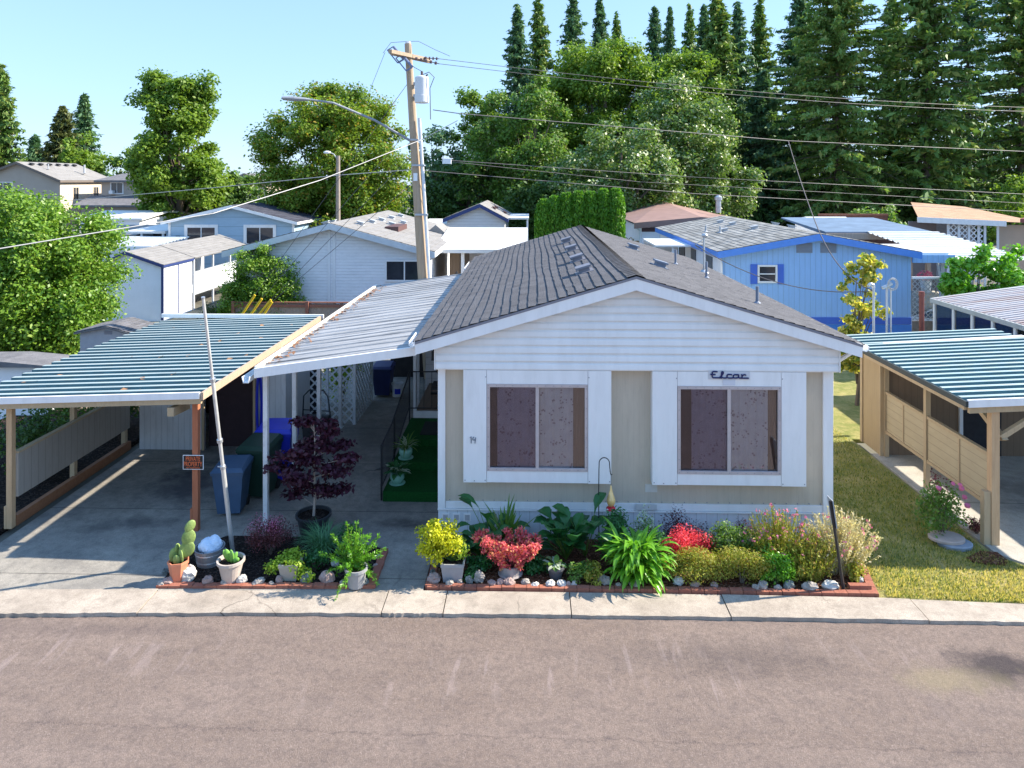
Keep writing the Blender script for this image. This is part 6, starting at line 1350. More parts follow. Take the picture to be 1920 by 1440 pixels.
for y in (36.0,38.2,40.4,42.6): MB().box(xs1-.03,xs1+.05,y-.05,y+.05,-.1,zE).build('post', white, t)
boxes('rail', greymet, t, [(xs1-.03,xs1+.06,36.0,42.6,1.755,1.85),(xs1-.03,xs1+.06,36.0,42.6,.66,.745)])
b = MB(); b.box(xs0+.1,xs0+.2,36,43,-.1,zE-.05); b.build('far_wall', plain_white, t)
# wood fence
YF = 27.3; t = T('wood_fence', 'weathered brown board fence with red rail and posts behind the awning', 'fence', (xat(550,YF),YF,0))
fz = at(550,566,YF)[2]; b = MB(); x = xat(440,YF); k_ = 0
while x < -3.4: b.box(x,x+.135,YF,YF+.02,-.1,fz-.06+rr.uniform(-.015,.015)); x += .142
b.build('boards', fencewood, t)
b = MB(); b.box(xat(439,YF),-3.4,YF-.05,YF+.06,fz-.045,fz); b.box(xat(439,YF),-3.4,YF-.05,YF-.003,fz-.2,fz-.1); b.build('top_rail', fencered, t)
for px in (439,577,700): MB().box(xat(px,YF)-.06,xat(px,YF)+.06,YF-.12,YF-.053,-.1,fz+.03).build('post', fencered, t)
# grey garden shed by the laurel
YG2 = 21.6; t, _r, _q = gable_house('garden_shed', 'small grey gabled garden shed tucked beside the laurel bush', xat(150,YG2), xat(240,YG2), YG2, 22.8, at(130,655,YG2)[2]+.55, at(203,610,YG2)[2], M('grey_painted_board', (.30,.33,.37), .7, .06), shingle_slate, M('dark_grey_trim', (.12,.125,.13), .6, .1), .1, .1, 6, .5, (), rx=xat(203,YG2), cat='shed', fd=.06)
b = MB(); xv = xat(203,YG2); zv = at(203,623,YG2)[2]; [b.box(xv-.12,xv+.12,YG2-.02,YG2-.002,zv-.06+i*.04,zv-.04+i*.04) for i in range(3)]; b.build('gable_vent', fasc_grey, t)
t = T('low_roof', 'low grey roofed outbuilding at the far left below the laurel bush', 'outbuilding', (-13.5,18.6,0)); b = MB(); b.prism([(-16.6,1.4),(-13.4,1.4),(-13.4,1.46),(-14.6,1.56),(-16.6,1.52)], 19.2, 20.4); b.build('roof', shingle_slate, t); MB().box(-16.4,-13.6,19.4,20.2,-.1,1.395).build('wall', plain_white, t)
# blue grey house
YB2 = 45; zr = at(437,384,YB2)[2]; ze = at(310,415,YB2)[2]
h, _r, (rx,k,k2) = gable_house('house', 'blue grey gabled house with two white framed windows and dark roof', xat(316,YB2), xat(552,YB2), YB2, 57, ze, zr, bluegrey_side, shingle_navy, white_clean, .3, .35, 12, .7,
   [(xat(346,YB2),xat(409,YB2),at(380,462,YB2)[2],at(380,421,YB2)[2],white_clean,glass_dark,1,.2),(xat(457,YB2),xat(518,YB2),at(380,462,YB2)[2],at(380,421,YB2)[2],white_clean,glass_dark,1,.2)], rx=xat(437,YB2), cat='house')
boxes('corner_trim', white_clean, h, [(xat(316,YB2)-.01,xat(316,YB2)+.14,YB2-.03,YB2-.002,-.1,ze),(xat(552,YB2)-.14,xat(552,YB2)+.01,YB2-.03,YB2-.002,-.1,ze)])
MB().box(xat(330,YB2),xat(338,YB2),YB2-.05,YB2-.002,at(334,446,YB2)[2],at(334,442,YB2)[2]).build('wall_lamp', black, h)
t = T('carport', 'white edged flat carport beside the blue grey house with dark shade below', 'carport', (xat(275,46),46,0))
b = MB(); b.prismx([(45.2,3.1),(50,3.3),(50,3.42),(45.2,3.25)], xat(232,45.2), xat(310,45.2)); b.build('roof', white_roof, t)
for px in (265,305): MB().box(xat(px,45.3)-.06,xat(px,45.3)+.06,45.3,45.42,-.1,3.1).build('post', white, t)
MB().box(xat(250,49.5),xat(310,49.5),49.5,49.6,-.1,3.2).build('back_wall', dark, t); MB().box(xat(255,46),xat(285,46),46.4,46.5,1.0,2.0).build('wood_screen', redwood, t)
# low white roofs between
def low_home(label, px0, px1, Y, pyt, pye, depth, wallm, roofm, over=.2):
    t = T('mobile_home', label, 'mobile home', (xat((px0+px1)/2,Y),Y,0)); x0, x1 = xat(px0,Y), xat(px1,Y); zt, zee = at(px0,pyt,Y+depth)[2], at(px0,pye,Y)[2]
    b = MB(); b.prismx([(Y-over,zee-.16),(Y-over,zee),(Y+depth*.5,zee+.45),(Y+depth,zee+.1),(Y+depth,zee-.06),(Y+depth*.5,zee+.29)], x0-.3, x1+.3); b.build('roof', roofm, t)
    MB().box(x0,x1,Y,Y+depth,-.1,zee-.05).build('wall', wallm, t); return t
t = low_home('low white mobile home with pale roof far back below the beige houses', 150, 262, 56, 395, 409, 8, plain_white, white_roof)
window(t, xat(215,56), xat(235,56), 56, 1.6, 2.6, white, glass_dark)
t = low_home('white mobile home with gravel grey roof nearer than the flat white one', 120, 250, 47, 425, 440, 7, plain_white, shingle_tan)
t = T('patio_cover', 'striped pale metal patio cover left of the long white shed', 'patio cover', (xat(240,40),40,0)); b = MB(); corr(b, xat(150,40), xat(286,40), 40, 44.5, lambda x,y: 2.72+(y-40)*.05, .4, .04); b.build('roof_sheet', white_roof, t)
b = MB(); b.box(xat(150,40),xat(286,40),39.95,39.998,2.55,2.78); b.build('fascia', white_clean, t)
for px in (200,280): MB().box(xat(px,40.1)-.05,xat(px,40.1)+.05,40.1,40.2,-.1,2.7).build('post', white, t)
MB().box(xat(160,44),xat(250,44),44.2,44.3,-.1,2.8).build('back_wall', plain_white, t)
t = T('parked_trailer', 'low flat dark blue covered trailer roof below the beige house', 'trailer', (xat(232,62),62,0)); b = MB(); b.frus(xat(228,62),63,2.4,3.0,(5.4,2.6),(4.6,2.0)); b.build('cover', M('blue_tarp', (.10,.16,.30), .6, .2), t); MB().box(xat(195,62),xat(262,62),62,64,.3,2.395).build('body', white, t)
# beige two storey houses
YH = 70; x0_, x1_ = -56.0, -47.2; zr = at(35,303,YH)[2]; ze = at(97,338,YH)[2]
h, _r, _q = gable_house('apartment_house', 'beige two storey house with sunlit cream side wall and pale ridge roof', x0_, x1_, YH, 78.5, ze, zr, tan_wall, shingle_tan, M('taupe_trim', (.16,.13,.11), .7, .1), .3, .4, 12, .9, [(xat(-12,YH),xat(24,YH),at(0,362,YH)[2],at(0,341,YH)[2],sign_white,glass_dark,1)], rx=xat(35,YH), sidem=cream_wall, cat='house', fd=.25)
for i in range(6): vent_box('roof_vent', xat(35,YH)+.9, 70.6+i*1.35, zr-.25, -.3, h, dark, .5)
pipe_vent('vent_pipe', xat(35,YH)+3.2, 75.5, zr-1.1, .9, .1, h, greymet); pipe_vent('vent_pipe', xat(35,YH)+2.0, 71.5, zr-.7, .5, .06, h, greymet)
for i in range(2): window(h, 72.0+i*3.4, 72.9+i*3.4, x1_+.02, ze-2.0, ze-.7, cream_wall, glass_dark, 1, 'x')
YI = 73; xa, xb = xat(190,YI), xat(345,YI); t = T('apartment_house', 'darker beige two storey house with hip roof behind the poplar', 'house', ((xa+xb)/2,YI,0))
zev = at(200,338,YI)[2]; zrr = at(265,308,YI)[2]; MB().box(xa,xb,YI,YI+10,-.1,zev).build('wall', tan_wall, t)
b = MB(); o = .5; b.add([(xa-o,YI-o,zev),(xb+o,YI-o,zev),(xb+o,YI+10+o,zev),(xa-o,YI+10+o,zev),((xa*.62+xb*.38),YI+5,zrr),((xa*.4+xb*.6),YI+5,zrr),(xa-o,YI-o,zev-.2),(xb+o,YI-o,zev-.2),(xb+o,YI+10+o,zev-.2),(xa-o,YI+10+o,zev-.2)], [(0,1,5,4),(1,2,5),(2,3,4,5),(3,0,4),(6,7,1,0),(7,8,2,1),(8,9,3,2),(9,6,0,3),(9,8,7,6)]); b.build('roof', shingle_slate, t)
for (p0,p1) in ((207,232),(265,284)): window(t, xat(p0,YI), xat(p1,YI), YI, at(0,364,YI)[2], at(0,341,YI)[2], sign_white, glass_dark, 1, fw=.12)
MB().box(xat(209,YI),xat(216,YI),YI-.5,YI-.002,at(0,363,YI)[2],at(0,357,YI)[2]).build('window_air_conditioner', sign_white, t)
zl = at(200,384,YI-2)[2]; b = MB(); b.prismx([(YI-3.2,zl),(YI-.002,zl+.9),(YI-.002,zl+.75),(YI-3.2,zl-.2)], xat(172,YI), xb); b.build('lower_roof', shingle_slate, t); MB().box(xat(182,YI),xb,YI-2.6,YI-.005,-.1,zl-.02).build('lower_wall', tan_wall, t)
t = T('apartment_house', 'cream house glimpsed between trunks behind the grey blue house', 'house', (xat(445,88),88,0)); MB().box(xat(415,88),xat(500,88),88,94,-.1,6.0).build('wall', cream_wall, t)
b = MB(); b.prism([(xat(410,88),6.0),(xat(505,88),6.0),(xat(460,88),7.4)], 87.6, 94.4); b.build('roof', shingle_slate, t)
t = T('dark_house', 'dark roofed house in shade glimpsed between the pole and the grove', 'house', (xat(880,86),86,0)); MB().box(xat(795,86),xat(960,86),86,92,-.1,7.0).build('wall', M('dusky_wall', (.22,.2,.19), .9, .1), t)
b = MB(); b.prism([(xat(790,86),7.0),(xat(965,86),7.0),(xat(905,86),8.6),(xat(860,86),8.6)], 85.6, 92.4); b.build('roof', shingle_slate, t)
# cream house with navy trim
YC = 47; xm_ = xat(900,YC); zr = at(900,382,YC)[2]; ze = at(835,410,YC)[2]
h, _r, (rx,k,k2) = gable_house('house', 'small cream house with navy gable trim and twin pane window', xat(838,YC), xat(946,YC), YC, 55, ze, zr, lap_cream, shingle_tan, navy_trim, .22, .3, 9, .6, [(xat(878,YC),xat(913,YC),at(0,441,YC)[2],at(0,425,YC)[2],white_clean,glass_dark,1)], rx=xm_, sidem=plain_white, cat='house', fd=.24)
for (dx, y) in ((.8,49),(.85,51),(1.5,50.5)): vent_box('roof_vent', rx+dx, y, on(rx+dx,rx,zr,k,k2)+.02, -k2, h, brown_trim)
b = MB(); xp = xat(946,YC); b.box(xp+.02,xp+1.6,48,54,ze-.1,ze+.02); b.build('porch_roof', white_roof, h)
for y in (48.1,): MB().box(xp+1.45,xp+1.57,y,y+.12,-.1,ze-.1).build('porch_post', white, h)
b = MB(); [b.box(xp+.25+i*.22,xp+.29+i*.22,48.05,48.09,1.8,2.7) for i in range(6)]; b.box(xp+.1,xp+1.5,48.04,48.1,2.7,2.76); b.build('porch_rail', white, h)
t = T('carport', 'long white roof edge seen left of the navy trimmed house', 'carport', (xat(820,52),52,0)); b = MB(); b.prismx([(52,3.2),(56,3.4),(56,3.5),(52,3.36)], xat(790,52), xat(840,52)); b.build('roof', white_roof, t)
for px in (792,836): MB().box(xat(px,52.2)-.05,xat(px,52.2)+.05,52.2,52.3,-.1,3.2).build('post', white, t)
# brown roofed house
YD = 42; x0_, x1_ = xat(1203,YD), xat(1420,YD)
t = T('mobile_home', 'white mobile home with low brown roof and chimney flue behind the grey shingle roof', 'mobile home', ((x0_+x1_)/2,YD,0))
zf = at(1200,417,YD)[2]; zt = at(1300,393,YD+12)[2]
MB().box(x0_,x1_,YD,YD+11,-.1,zf-.3).build('wall', plain_white, t)
b = MB(); b.add([(x0_-.5,YD-.5,zf),((x0_+x1_)/2,YD-.5,zf+.35),(x1_+.4,YD-.5,zf-.02),(x0_-.5,YD+11.5,zf),((x0_+x1_)/2,YD+11.5,zf+.9),(x1_+.4,YD+11.5,zf)], [(0,1,4,3),(1,2,5,4)]); b.prism([(x0_-.5,zf-.34),((x0_+x1_)/2,zf+.0),(x1_+.4,zf-.34),(x1_+.4,zf-.025),((x0_+x1_)/2,zf+.345),(x0_-.5,zf-.005)], YD-.5, YD-.4); b.build('roof', M('brown_metal_roof', (.27,.165,.135), .7, .12, 1.5), t)
b = MB(); b.box(x0_,x1_,YD-.03,YD-.002,zf-.55,zf-.31); b.build('frieze', brown_trim, t)
window(t, xat(1237,YD), xat(1300,YD), YD, at(0,455,YD)[2], at(0,430,YD)[2], white, glass_dark, 0)
b = MB(); b.tube([(xat(1347,48),48,zf+.3),(xat(1347,48),48,zf+1.25)], .18, 12); b.lathe([(.26,.95),(.26,1.15),(.05,1.3)], (xat(1347,48),48,zf+.2), 12); b.build('flue', galv, t)
b = MB(); b.tube([(x0_-.45,YD-.45,zf-.2),(x0_-.1,YD-.1,zf-.5),(x0_-.08,YD-.08,0)], .06, 6); b.build('downspout', white, t)
t = T('gate', 'tan wooden gate and lattice between the hedge and the brown roofed home', 'gate', (xat(1188,43),43,0)); b = MB(); b.box(xat(1190,43),xat(1203,43),43,43.06,-.1,2.9); b.build('board', fir, t); lattice(MB(), xat(1174,43), xat(1189,43), 1.4, 3.1, 43, .2, .05).build('lattice_panel', tanwood, t)
# blue house
YE = 27; x0_, x1_, xm_ = xat(1353,YE), xat(1708,YE), xat(1530,YE); zr = at(1530,437,YE)[2]; ze = at(1350,471,YE)[2]
h, _r, (rx,k,k2) = gable_house('mobile_home', 'bright blue vertical sided mobile home with shuttered window and grey shingle roof', x0_, x1_, YE, 39.6, ze+.02, zr, blue_side, shingle_grey, blue_trim, .22, .3, 15, .45,
   [(xat(1420,YE),xat(1457,YE),at(0,525,YE)[2],at(0,492,YE)[2],white,glass_dark,0)], rx=xm_, cat='mobile home', fd=.26)
w_ = [c for c in h.children if c.name.startswith('window')][0]
zc = (at(0,525,YE)[2]+at(0,492,YE)[2])/2; MB().box(xat(1423,YE),xat(1454,YE),YE-.05,YE-.014,zc-.02,zc+.02).build('sash_bar', white, w_)
for (p0,p1) in ((1407,1419.5),(1457.5,1469)): MB().box(xat(p0,YE),xat(p1,YE),YE-.04,YE-.002,at(0,527,YE)[2],at(0,491,YE)[2]).build('shutter', blue_dark, h)
for (p0,p1) in ((1493,1523),(1538,1568)):
    b = MB(); zz0, zz1 = at(0,470,YE)[2], at(0,452,YE)[2]; n_ = 7
    for i in range(n_): b.box(xat(p0,YE),xat(p1,YE),YE-.03,YE-.003,zz0+(zz1-zz0)*i/n_,zz0+(zz1-zz0)*(i+.6)/n_)
    b.box(xat(p0,YE),xat(p1,YE),YE-.0028,YE-.001,zz0,zz1); b.build('gable_vent', M('gable_vent_grey', (.22,.27,.36), .6, .05), h)
b = MB(); b.box(x0_-.005,x1_+.005,YE-.025,YE-.002,at(0,599,YE)[2],at(0,587,YE)[2]); b.build('stripe', blue_dark, h)
b = MB(); b.box(x0_-.01,x1_+.01,YE-.03,YE-.004,-.1,at(0,600,YE)[2]); b.build('skirting', M('blue_skirting', (.05,.2,.62), .5, .08), h)
b = MB(); b.box(x0_-.03,x0_-.004,YE+.02,39.5,-.1,ze-.1); b.build('side_wall', plain_white, h)
for (ya,yb) in ((28.2,29.2),(31,31.9),(33.2,34.4),(36,37)):
    b = MB(); b.box(x0_-.06,x0_-.032,ya,yb,1.0,ze-.35); b.build('side_window', glass_dark, h)
b = MB(); b.tube([(x0_-.06,YE+.05,ze-.2),(x0_-.02,YE-.05,ze-.45),(x0_+.05,YE-.06,0)], .05, 6); b.build('downspout', white, h)
for (x, y) in ((rx-1.0,34.5),(rx-1.05,36.5),(rx-.9,31.5),(rx-1.9,32.6)): vent_box('roof_vent', x, y, on(x,rx,zr,k,k2)+.02, k, h, greymet)
for (x, y) in ((rx-2.2,32.2),(rx-2.5,33.6)): pipe_vent('vent_pipe', x, y, on(x,rx,zr,k,k2), .3, .05, h, greymet)
for (x, y) in ((rx+.9,32),(rx+1.2,35)): vent_box('roof_vent', x, y, on(x,rx,zr,k,k2)+.02, -k2, h, greymet)
t = T('patio_cover', 'small flat white patio roof beside the pale wall of the blue house', 'patio cover', (xat(1270,31),31,0)); b = MB(); zz = at(1260,456,32)[2]; b.box(xat(1222,32),xat(1292,32),31,34.5,zz-.08,zz); b.build('roof', white_roof, t)
for px in (1226,1262): MB().box(xat(px,31.1)-.05,xat(px,31.1)+.05,31.1,31.2,-.1,zz-.08).build('post', white, t)
b = MB(); b.box(xat(1222,32),xat(1292,32),34.4,34.5,-.1,zz-.1); b.build('back_wall', plain_white, t)
# carport attached to the blue house
t = T('carport', 'white roofed carport with blue edge attached to the right of the blue home', 'carport', (xat(1750,28),28,0)); zz = at(1750,478,YE+.5)[2]
b = MB(); b.prismx([(YE+.4,zz-.02),(YE+3.6,zz+.06),(YE+3.6,zz+.14),(YE+.4,zz+.1)], x1_+.24, xat(1790,YE)); b.build('roof', white_roof, t)
b = MB(); b.box(x1_+.24,xat(1800,YE),YE+.3,YE+.398,zz-.28,zz+.02); b.build('edge_beam', blue_side, t)
b = MB(); corr(b, xat(1792,YE), xat(1960,YE), YE+.6, YE+7, lambda x,y: zz-.25+(y-YE)*.09, .45, .05); b.build('ribbed_roof', white_roof, t)
for px in (1768,1930): MB().box(xat(px,YE+.5)-.07,xat(px,YE+.5)+.07,YE+.5,YE+.64,-.1,zz-.25).build('post', greymet, t)
b = MB(); b.tube([(xat(1758,YE+.5),YE+.5,zz-.3),(xat(1766,YE+.5),YE+.5,zz-1.3)], .04, 6); b.build('brace', greymet, t)
mini_car('parked_car', 'white car parked under the blue edged carport mostly hidden by foliage', xat(1800,29.5), 29.5, R(60), carwhite)
t = T('lattice_fence', 'grey lattice topped fence between the blue home and the white car', 'fence', (xat(1735,25.5),25.5,0)); b = lattice(MB(), xat(1711,25.5), xat(1760,25.5), 1.6, at(0,516,25.5)[2], 25.5, .13, .03); b.build('lattice_panel', greymet, t)
b = MB(); b.box(xat(1711,25.5),xat(1760,25.5),25.5,25.54,-.1,1.58); b.build('lower_board', M('grey_brown_board', (.2,.17,.15), .8, .2), t); MB().box(xat(1711,25.5),xat(1762,25.5),25.47,25.56,at(0,517,25.5)[2],at(0,513,25.5)[2]).build('cap_rail', white, t)
t = T('potted_flowers', 'white pot of pink flowers standing on a ledge behind the lattice fence', 'potted plant', (xat(1736,30),30,1.5)); MB().lathe([(.001,0),(.16,0),(.22,.5),(.001,.5)], (xat(1736,30),30,1.9), 14).build('pot', white, t); C, Nn = clump(TR, [(xat(1734,30),30,2.6,.34,.25,.2)], 130); leafmesh('blossoms', C, Nn, TR, .10, .07, lf_pink, t); MB().box(xat(1715,30),xat(1762,30),29.6,30.4,-.1,1.9).build('ledge', drive2_m, t)
# houses far right
YJ = 40; t = T('mobile_home', 'home with rust brown roof and white lattice enclosure at the right edge', 'mobile home', (xat(1830,YJ),YJ,0)); zf = at(1720,407,YJ)[2]; x0_, x1_ = xat(1716,YJ), xat(1960,YJ)
b = MB(); b.add([(x0_,YJ-.3,zf),(x1_,YJ-.3,zf-.35),(x1_+1,YJ+9,zf+.25),(x0_+4.5,YJ+9,zf+.55)], [(0,1,2,3)]); b.build('roof', shingle_rust, t)
b = MB(); b.add([(x0_,YJ-.32,zf-.28),(xat(1880,YJ),YJ-.32,zf-.5),(xat(1880,YJ),YJ-.32,zf-.2),(x0_,YJ-.32,zf+.02),(x0_,YJ-.2,zf-.28),(xat(1880,YJ),YJ-.2,zf-.5),(xat(1880,YJ),YJ-.2,zf-.2),(x0_,YJ-.2,zf+.02)], [(0,1,2,3),(7,6,5,4),(0,4,5,1),(3,2,6,7),(0,3,7,4),(1,5,6,2)]); b.build('fascia', white_clean, t)
b = MB(); b.box(xat(1722,YJ),xat(1775,YJ),YJ+1.0,YJ+1.1,-.1,zf-.3); b.build('screen_wall', M('dusky_screen', (.2,.17,.17), .8, .1), t)
b = lattice(MB(), xat(1780,YJ), xat(1843,YJ), .9, zf-.35, YJ, .22, .06); b.build('lattice_panel', white, t)
boxes('frame_post', white, t, [(xat(p,YJ)-.06,xat(p,YJ)+.06,YJ-.06,YJ-.01,-.1,zf-.3) for p in (1777,1797,1816,1834,1846,1870)])
b = MB(); b.box(xat(1780,YJ),xat(1872,YJ),YJ+2.2,YJ+2.3,-.1,zf-.4); b.build('inner_wall', M('grey_blue_wall', (.3,.34,.42), .8, .1), t); b = MB(); b.box(xat(1876,YJ),x1_,YJ+.2,YJ+.3,-.1,zf-.45); b.build('wall', tan_wall, t)
t = T('house', 'red edged roof corner of a home at the right frame edge', 'house', (xat(1912,36),36,0)); b = MB(); zz = at(1905,420,36)[2]; b.prism([(26.4,zz-.1),(28.2,zz+.55),(28.2,zz+.75),(26.4,zz+.1)], 36, 39); b.build('roof', M('dull_red_roof', (.30,.09,.08), .8, .1), t); MB().box(26.5,28.2,36.3,38.8,-.1,zz-.12).build('wall', lap_cream, t)
t = T('carport', 'flat blue grey carport roof behind the blue house with timber posts', 'carport', (xat(1650,36),36,0)); zz = at(1650,437,34)[2]
b = MB(); b.prismx([(34,zz-.12),(40,zz+.35),(40,zz+.42),(34,zz+.06)], xat(1548,34), xat(1752,34)); b.build('roof', M('blue_grey_membrane', (.13,.19,.27), .6, .2, 1.2), t); b = MB(); b.box(xat(1548,34),xat(1752,34),33.9,33.998,zz-.3,zz); b.build('fascia', fencewood, t)
for px in (1708,1742): MB().box(xat(px,34.1)-.09,xat(px,34.1)+.09,34.1,34.28,-.1,zz-.15).build('post', fencewood, t)
MB().box(xat(1600,38),xat(1700,38),38,38.1,-.1,zz-.2).build('back_wall', M('dark_brown_lattice', (.12,.06,.05), .9, .3), t)
t = T('brown_fence', 'brown earth coloured fence in front of the massive spruce', 'fence', (xat(1600,50),50,0)); b = MB(); b.box(xat(1535,50),xat(1665,50),50,50.1,-.1,at(0,402,50)[2]); b.build('boards', M('rust_brown_board', (.17,.075,.055), .9, .2, 3), t)
MB().box(xat(1535,50),xat(1665,50),49.96,50.14,at(0,402,50)[2]+.002,at(0,399,50)[2]).build('cap_rail', fencered, t)
t = low_home('white flat roofed home directly behind the ridge of the blue house', 1548, 1610, 44, 412, 424, 5, plain_white, white_roof)
mini_car('parked_car', 'pale car glimpsed in dark shade behind the grey shingle roof', xat(1482,62), 60, R(90), carwhite)
t = T('wall', 'long low brown wall seen between conifer trunks at far right', 'wall', (xat(1740,110),110,0)); MB().box(xat(1660,110),xat(1990,110),110,110.3,-.1,7.2).build('wall', M('brown_far_wall', (.36,.29,.24), .9, .1), t)
# pipes on the neighbour carport roof
for (px, pyb, Y, kind, lab) in ((1638,612,18.9,0,'grey hooked weatherhead pipe on the neighbour carport roof left of the looped one'),(1663,612,18.9,1,'grey service pipe with coiled cable loop on the neighbour carport roof')):
    x = xat(px,Y); z0 = at(px,pyb,Y)[2]; z1 = at(px,540 if kind == 0 else 538,Y)[2]; t = T('service_pipe', lab, 'pipe', (x,Y,z0-.1)); b = MB(); b.tube([(x,Y,1.6),(x,Y,z1)], .03, 10)
    if kind: b.tube([(x+.1,Y,1.6),(x+.1,Y,z1-.05)], .022, 8)
    b.build('pipe', greymet, t)
    b = MB(); b.tube([(x,Y,z1),(x-.02,Y,z1+.08),(x-.1,Y-.03,z1+.11),(x-.16,Y-.05,z1+.06)] if kind == 0 else [(x-.12,Y,z1-.03),(x,Y,z1+.02),(x+.12,Y-.02,z1+.1)], .045, 10); b.build('weatherhead', galv, t)
    if kind: b = MB(); [b.tube([(x+.13+(.13-.03*q)*math.cos(a),Y-.05+q*.02,z1+.08+(.16-.03*q)*math.sin(a)) for a in [i*math.pi/8 for i in range(17)]], .014, 5) for q in range(2)]; b.build('cable_loop', wire_l, t)
x = xat(1728,18.9); z0 = at(1728,612,18.9)[2]; z1 = at(1728,548,18.9)[2]; t = T('flue_pipe', 'oxide red round flue pipe on the neighbour carport roof', 'pipe', (x,18.9,z0-.1)); b = MB(); b.tube([(x,18.9,1.6),(x,18.9,z1)], .062, 14); b.build('pipe', red_pipe, t); MB().tube([(x,18.9,z1-.1),(x,18.9,z1+.02)], .07, 14).build('collar', red_pipe, t)
# ---------------------------------------------------------------- utility pole and its gear
YP = 23.5; pb = at(793,520,YP); pt = at(765,82,YP); P0 = Vector((pb[0]+.04*pb[2]/10, YP, -.1)); P1 = Vector((pt[0],YP,pt[2]))
P0.x = pb[0]+(pb[0]-pt[0])/(pt[2]-pb[2])*pb[2]
def pp(z): return P0.lerp(P1, (z+.1)/(P1.z+.1))
t = T('utility_pole', 'leaning wooden utility pole with crossarms transformer and conduit', 'utility pole', tuple(P0))
b = MB(); b.tube([P0, pp(3), pp(7), P1], [.18,.165,.145,.115], 14); b.build('pole_shaft', polewood, t)
b = MB(); b.tube([P1, P1+Vector((0,0,.07))], .09, 10); b.build('pole_cap', white, t)
ZT = P1.z
b = MB()
for yy in (-.16,.16):
    c = pp(ZT-.42); b.add([(c.x-.5,c.y+yy-.75,c.z-.06),(c.x-.38,c.y+yy-.8,c.z-.06),(c.x+.62,c.y+yy+.85,c.z-.06),(c.x+.5,c.y+yy+.9,c.z-.06),(c.x-.5,c.y+yy-.75,c.z+.06),(c.x-.38,c.y+yy-.8,c.z+.06),(c.x+.62,c.y+yy+.85,c.z+.06),(c.x+.5,c.y+yy+.9,c.z+.06)], [(0,3,2,1),(4,5,6,7),(0,1,5,4),(1,2,6,5),(2,3,7,6),(3,0,4,7)])
b.build('crossarm', polewood, t)
def insul(a, bb): 
    b = MB(); A, B_ = Vector(a), Vector(bb); n = 5
    for i in range(n): b.tube([A.lerp(B_,i/n+.02), A.lerp(B_,(i+.5)/n)], .055, 8)
    b.tube([A,B_], .015, 6); return b.build('insulator', porcelain, t)
c = pp(ZT-.42); w1a, w1b = at(795,92,YP), at(812,104,YP-.3)
insul((c.x+.35,c.y+.4,c.z+.02), (c.x+.95,c.y+.5,c.z-.0)); insul((c.x+.25,c.y-.3,c.z-.12), (c.x+1.05,c.y-.3,c.z-.3))
for (px, py) in ((736,106),(752,121)):
    a = Vector(at(px,py,YP-.3)); b = MB(); u = Vector((.34,0,-.42)); v_ = Vector((.2,0,.12))
    b.tube([a-u*.5, a+u*.5], .022, 6); b.tube([a-u*.5+v_, a+u*.5+v_], .045, 8); b.tube([a-u*.5,a-u*.5+v_], .018, 6); b.tube([a+u*.5,a+u*.5+v_], .03, 6); b.build('fuse_cutout', cut_blue, t)
tr = at(791,168,YP-.45); xx, yy = tr[0], YP-.45
b = MB(); zb = at(791,193,yy)[2]; ztp_ = at(791,143,yy)[2]; hh = ztp_-zb
b.lathe([(.001,0),(.225,0),(.235,.03),(.235,hh*.27),(.225,hh*.28),(.225,hh*.92),(.21,hh*.97),(.12,hh*1.02),(.001,hh*1.03)], (xx,yy,zb), 26); tf = b.build('transformer', M('light_grey_enamel', (.62,.63,.64), .4, .05, 2, dirt=.15, dcol=(.4,.4,.4)), t, smooth=False)
b = MB(); b.tube([(xx+.0,yy,ztp_),(xx,yy,ztp_+.16)], .04, 8); b.tube([(xx+.12,yy-.05,ztp_-.05),(xx+.2,yy-.1,ztp_+.05)], .025, 6); b.build('bushing', porcelain, tf)
b = MB(); b.box(xx-.3,xx-.2,yy+.1,yy+.45,zb+.2,zb+.3); b.box(xx-.3,xx-.2,yy+.1,yy+.45,zb+hh*.7,zb+hh*.8); b.build('bracket', greymet, tf)
b = MB(); b.tube([(xx,yy,ztp_+.16),(xx-.25,yy+.1,ztp_+.3),(xx-.6,yy+.2,ztp_+.55)], .01, 5); b.tube([(xx+.05,yy-.05,ztp_+.05),(xx+.25,yy-.1,ztp_+.12),(xx+.42,yy-.1,ztp_-.05),(xx+.28,yy-.1,ztp_-.4),(xx+.3,yy-.1,zb-.55)], .014, 5); b.tube([(P1.x,YP,P1.z+.08),(P1.x-.55,YP-.1,P1.z+.02),(P1.x-.78,YP-.25,P1.z-.35)], .008, 4); b.tube([(P1.x,YP,P1.z+.08),(P1.x+.35,YP,P1.z+.08),(P1.x+.9,YP,P1.z-.2),(P1.x+1.4,YP,P1.z-.42)], .008, 4); b.build('jumper_wire', wire_m, t)
b = MB(); cq = lambda z: pp(z)+Vector((.24,-.12,0)); b.tube([cq(-.0), cq(4), cq(at(788,222,YP)[2])], .055, 10); b.build('conduit', M('white_grey_conduit', (.60,.62,.64), .5, .1), t)
b = MB()
for py in (310,402): z = at(790,py,YP)[2]; q = pp(z); b.box(q.x-.1,q.x+.32,q.y-.2,q.y-.1,z-.03,z+.03)
z = at(775,205,YP)[2]; b.tube([pp(7.9)+Vector((0,0,-.03)),pp(7.9)+Vector((0,0,.03))], .18, 14); b.build('strap', greymet, t)
z = at(775,332,YP)[2]; q = pp(z); MB().box(q.x-.07,q.x+.06,q.y-.19,q.y-.165,z-.13,z+.13).build('pole_tag', white, t)
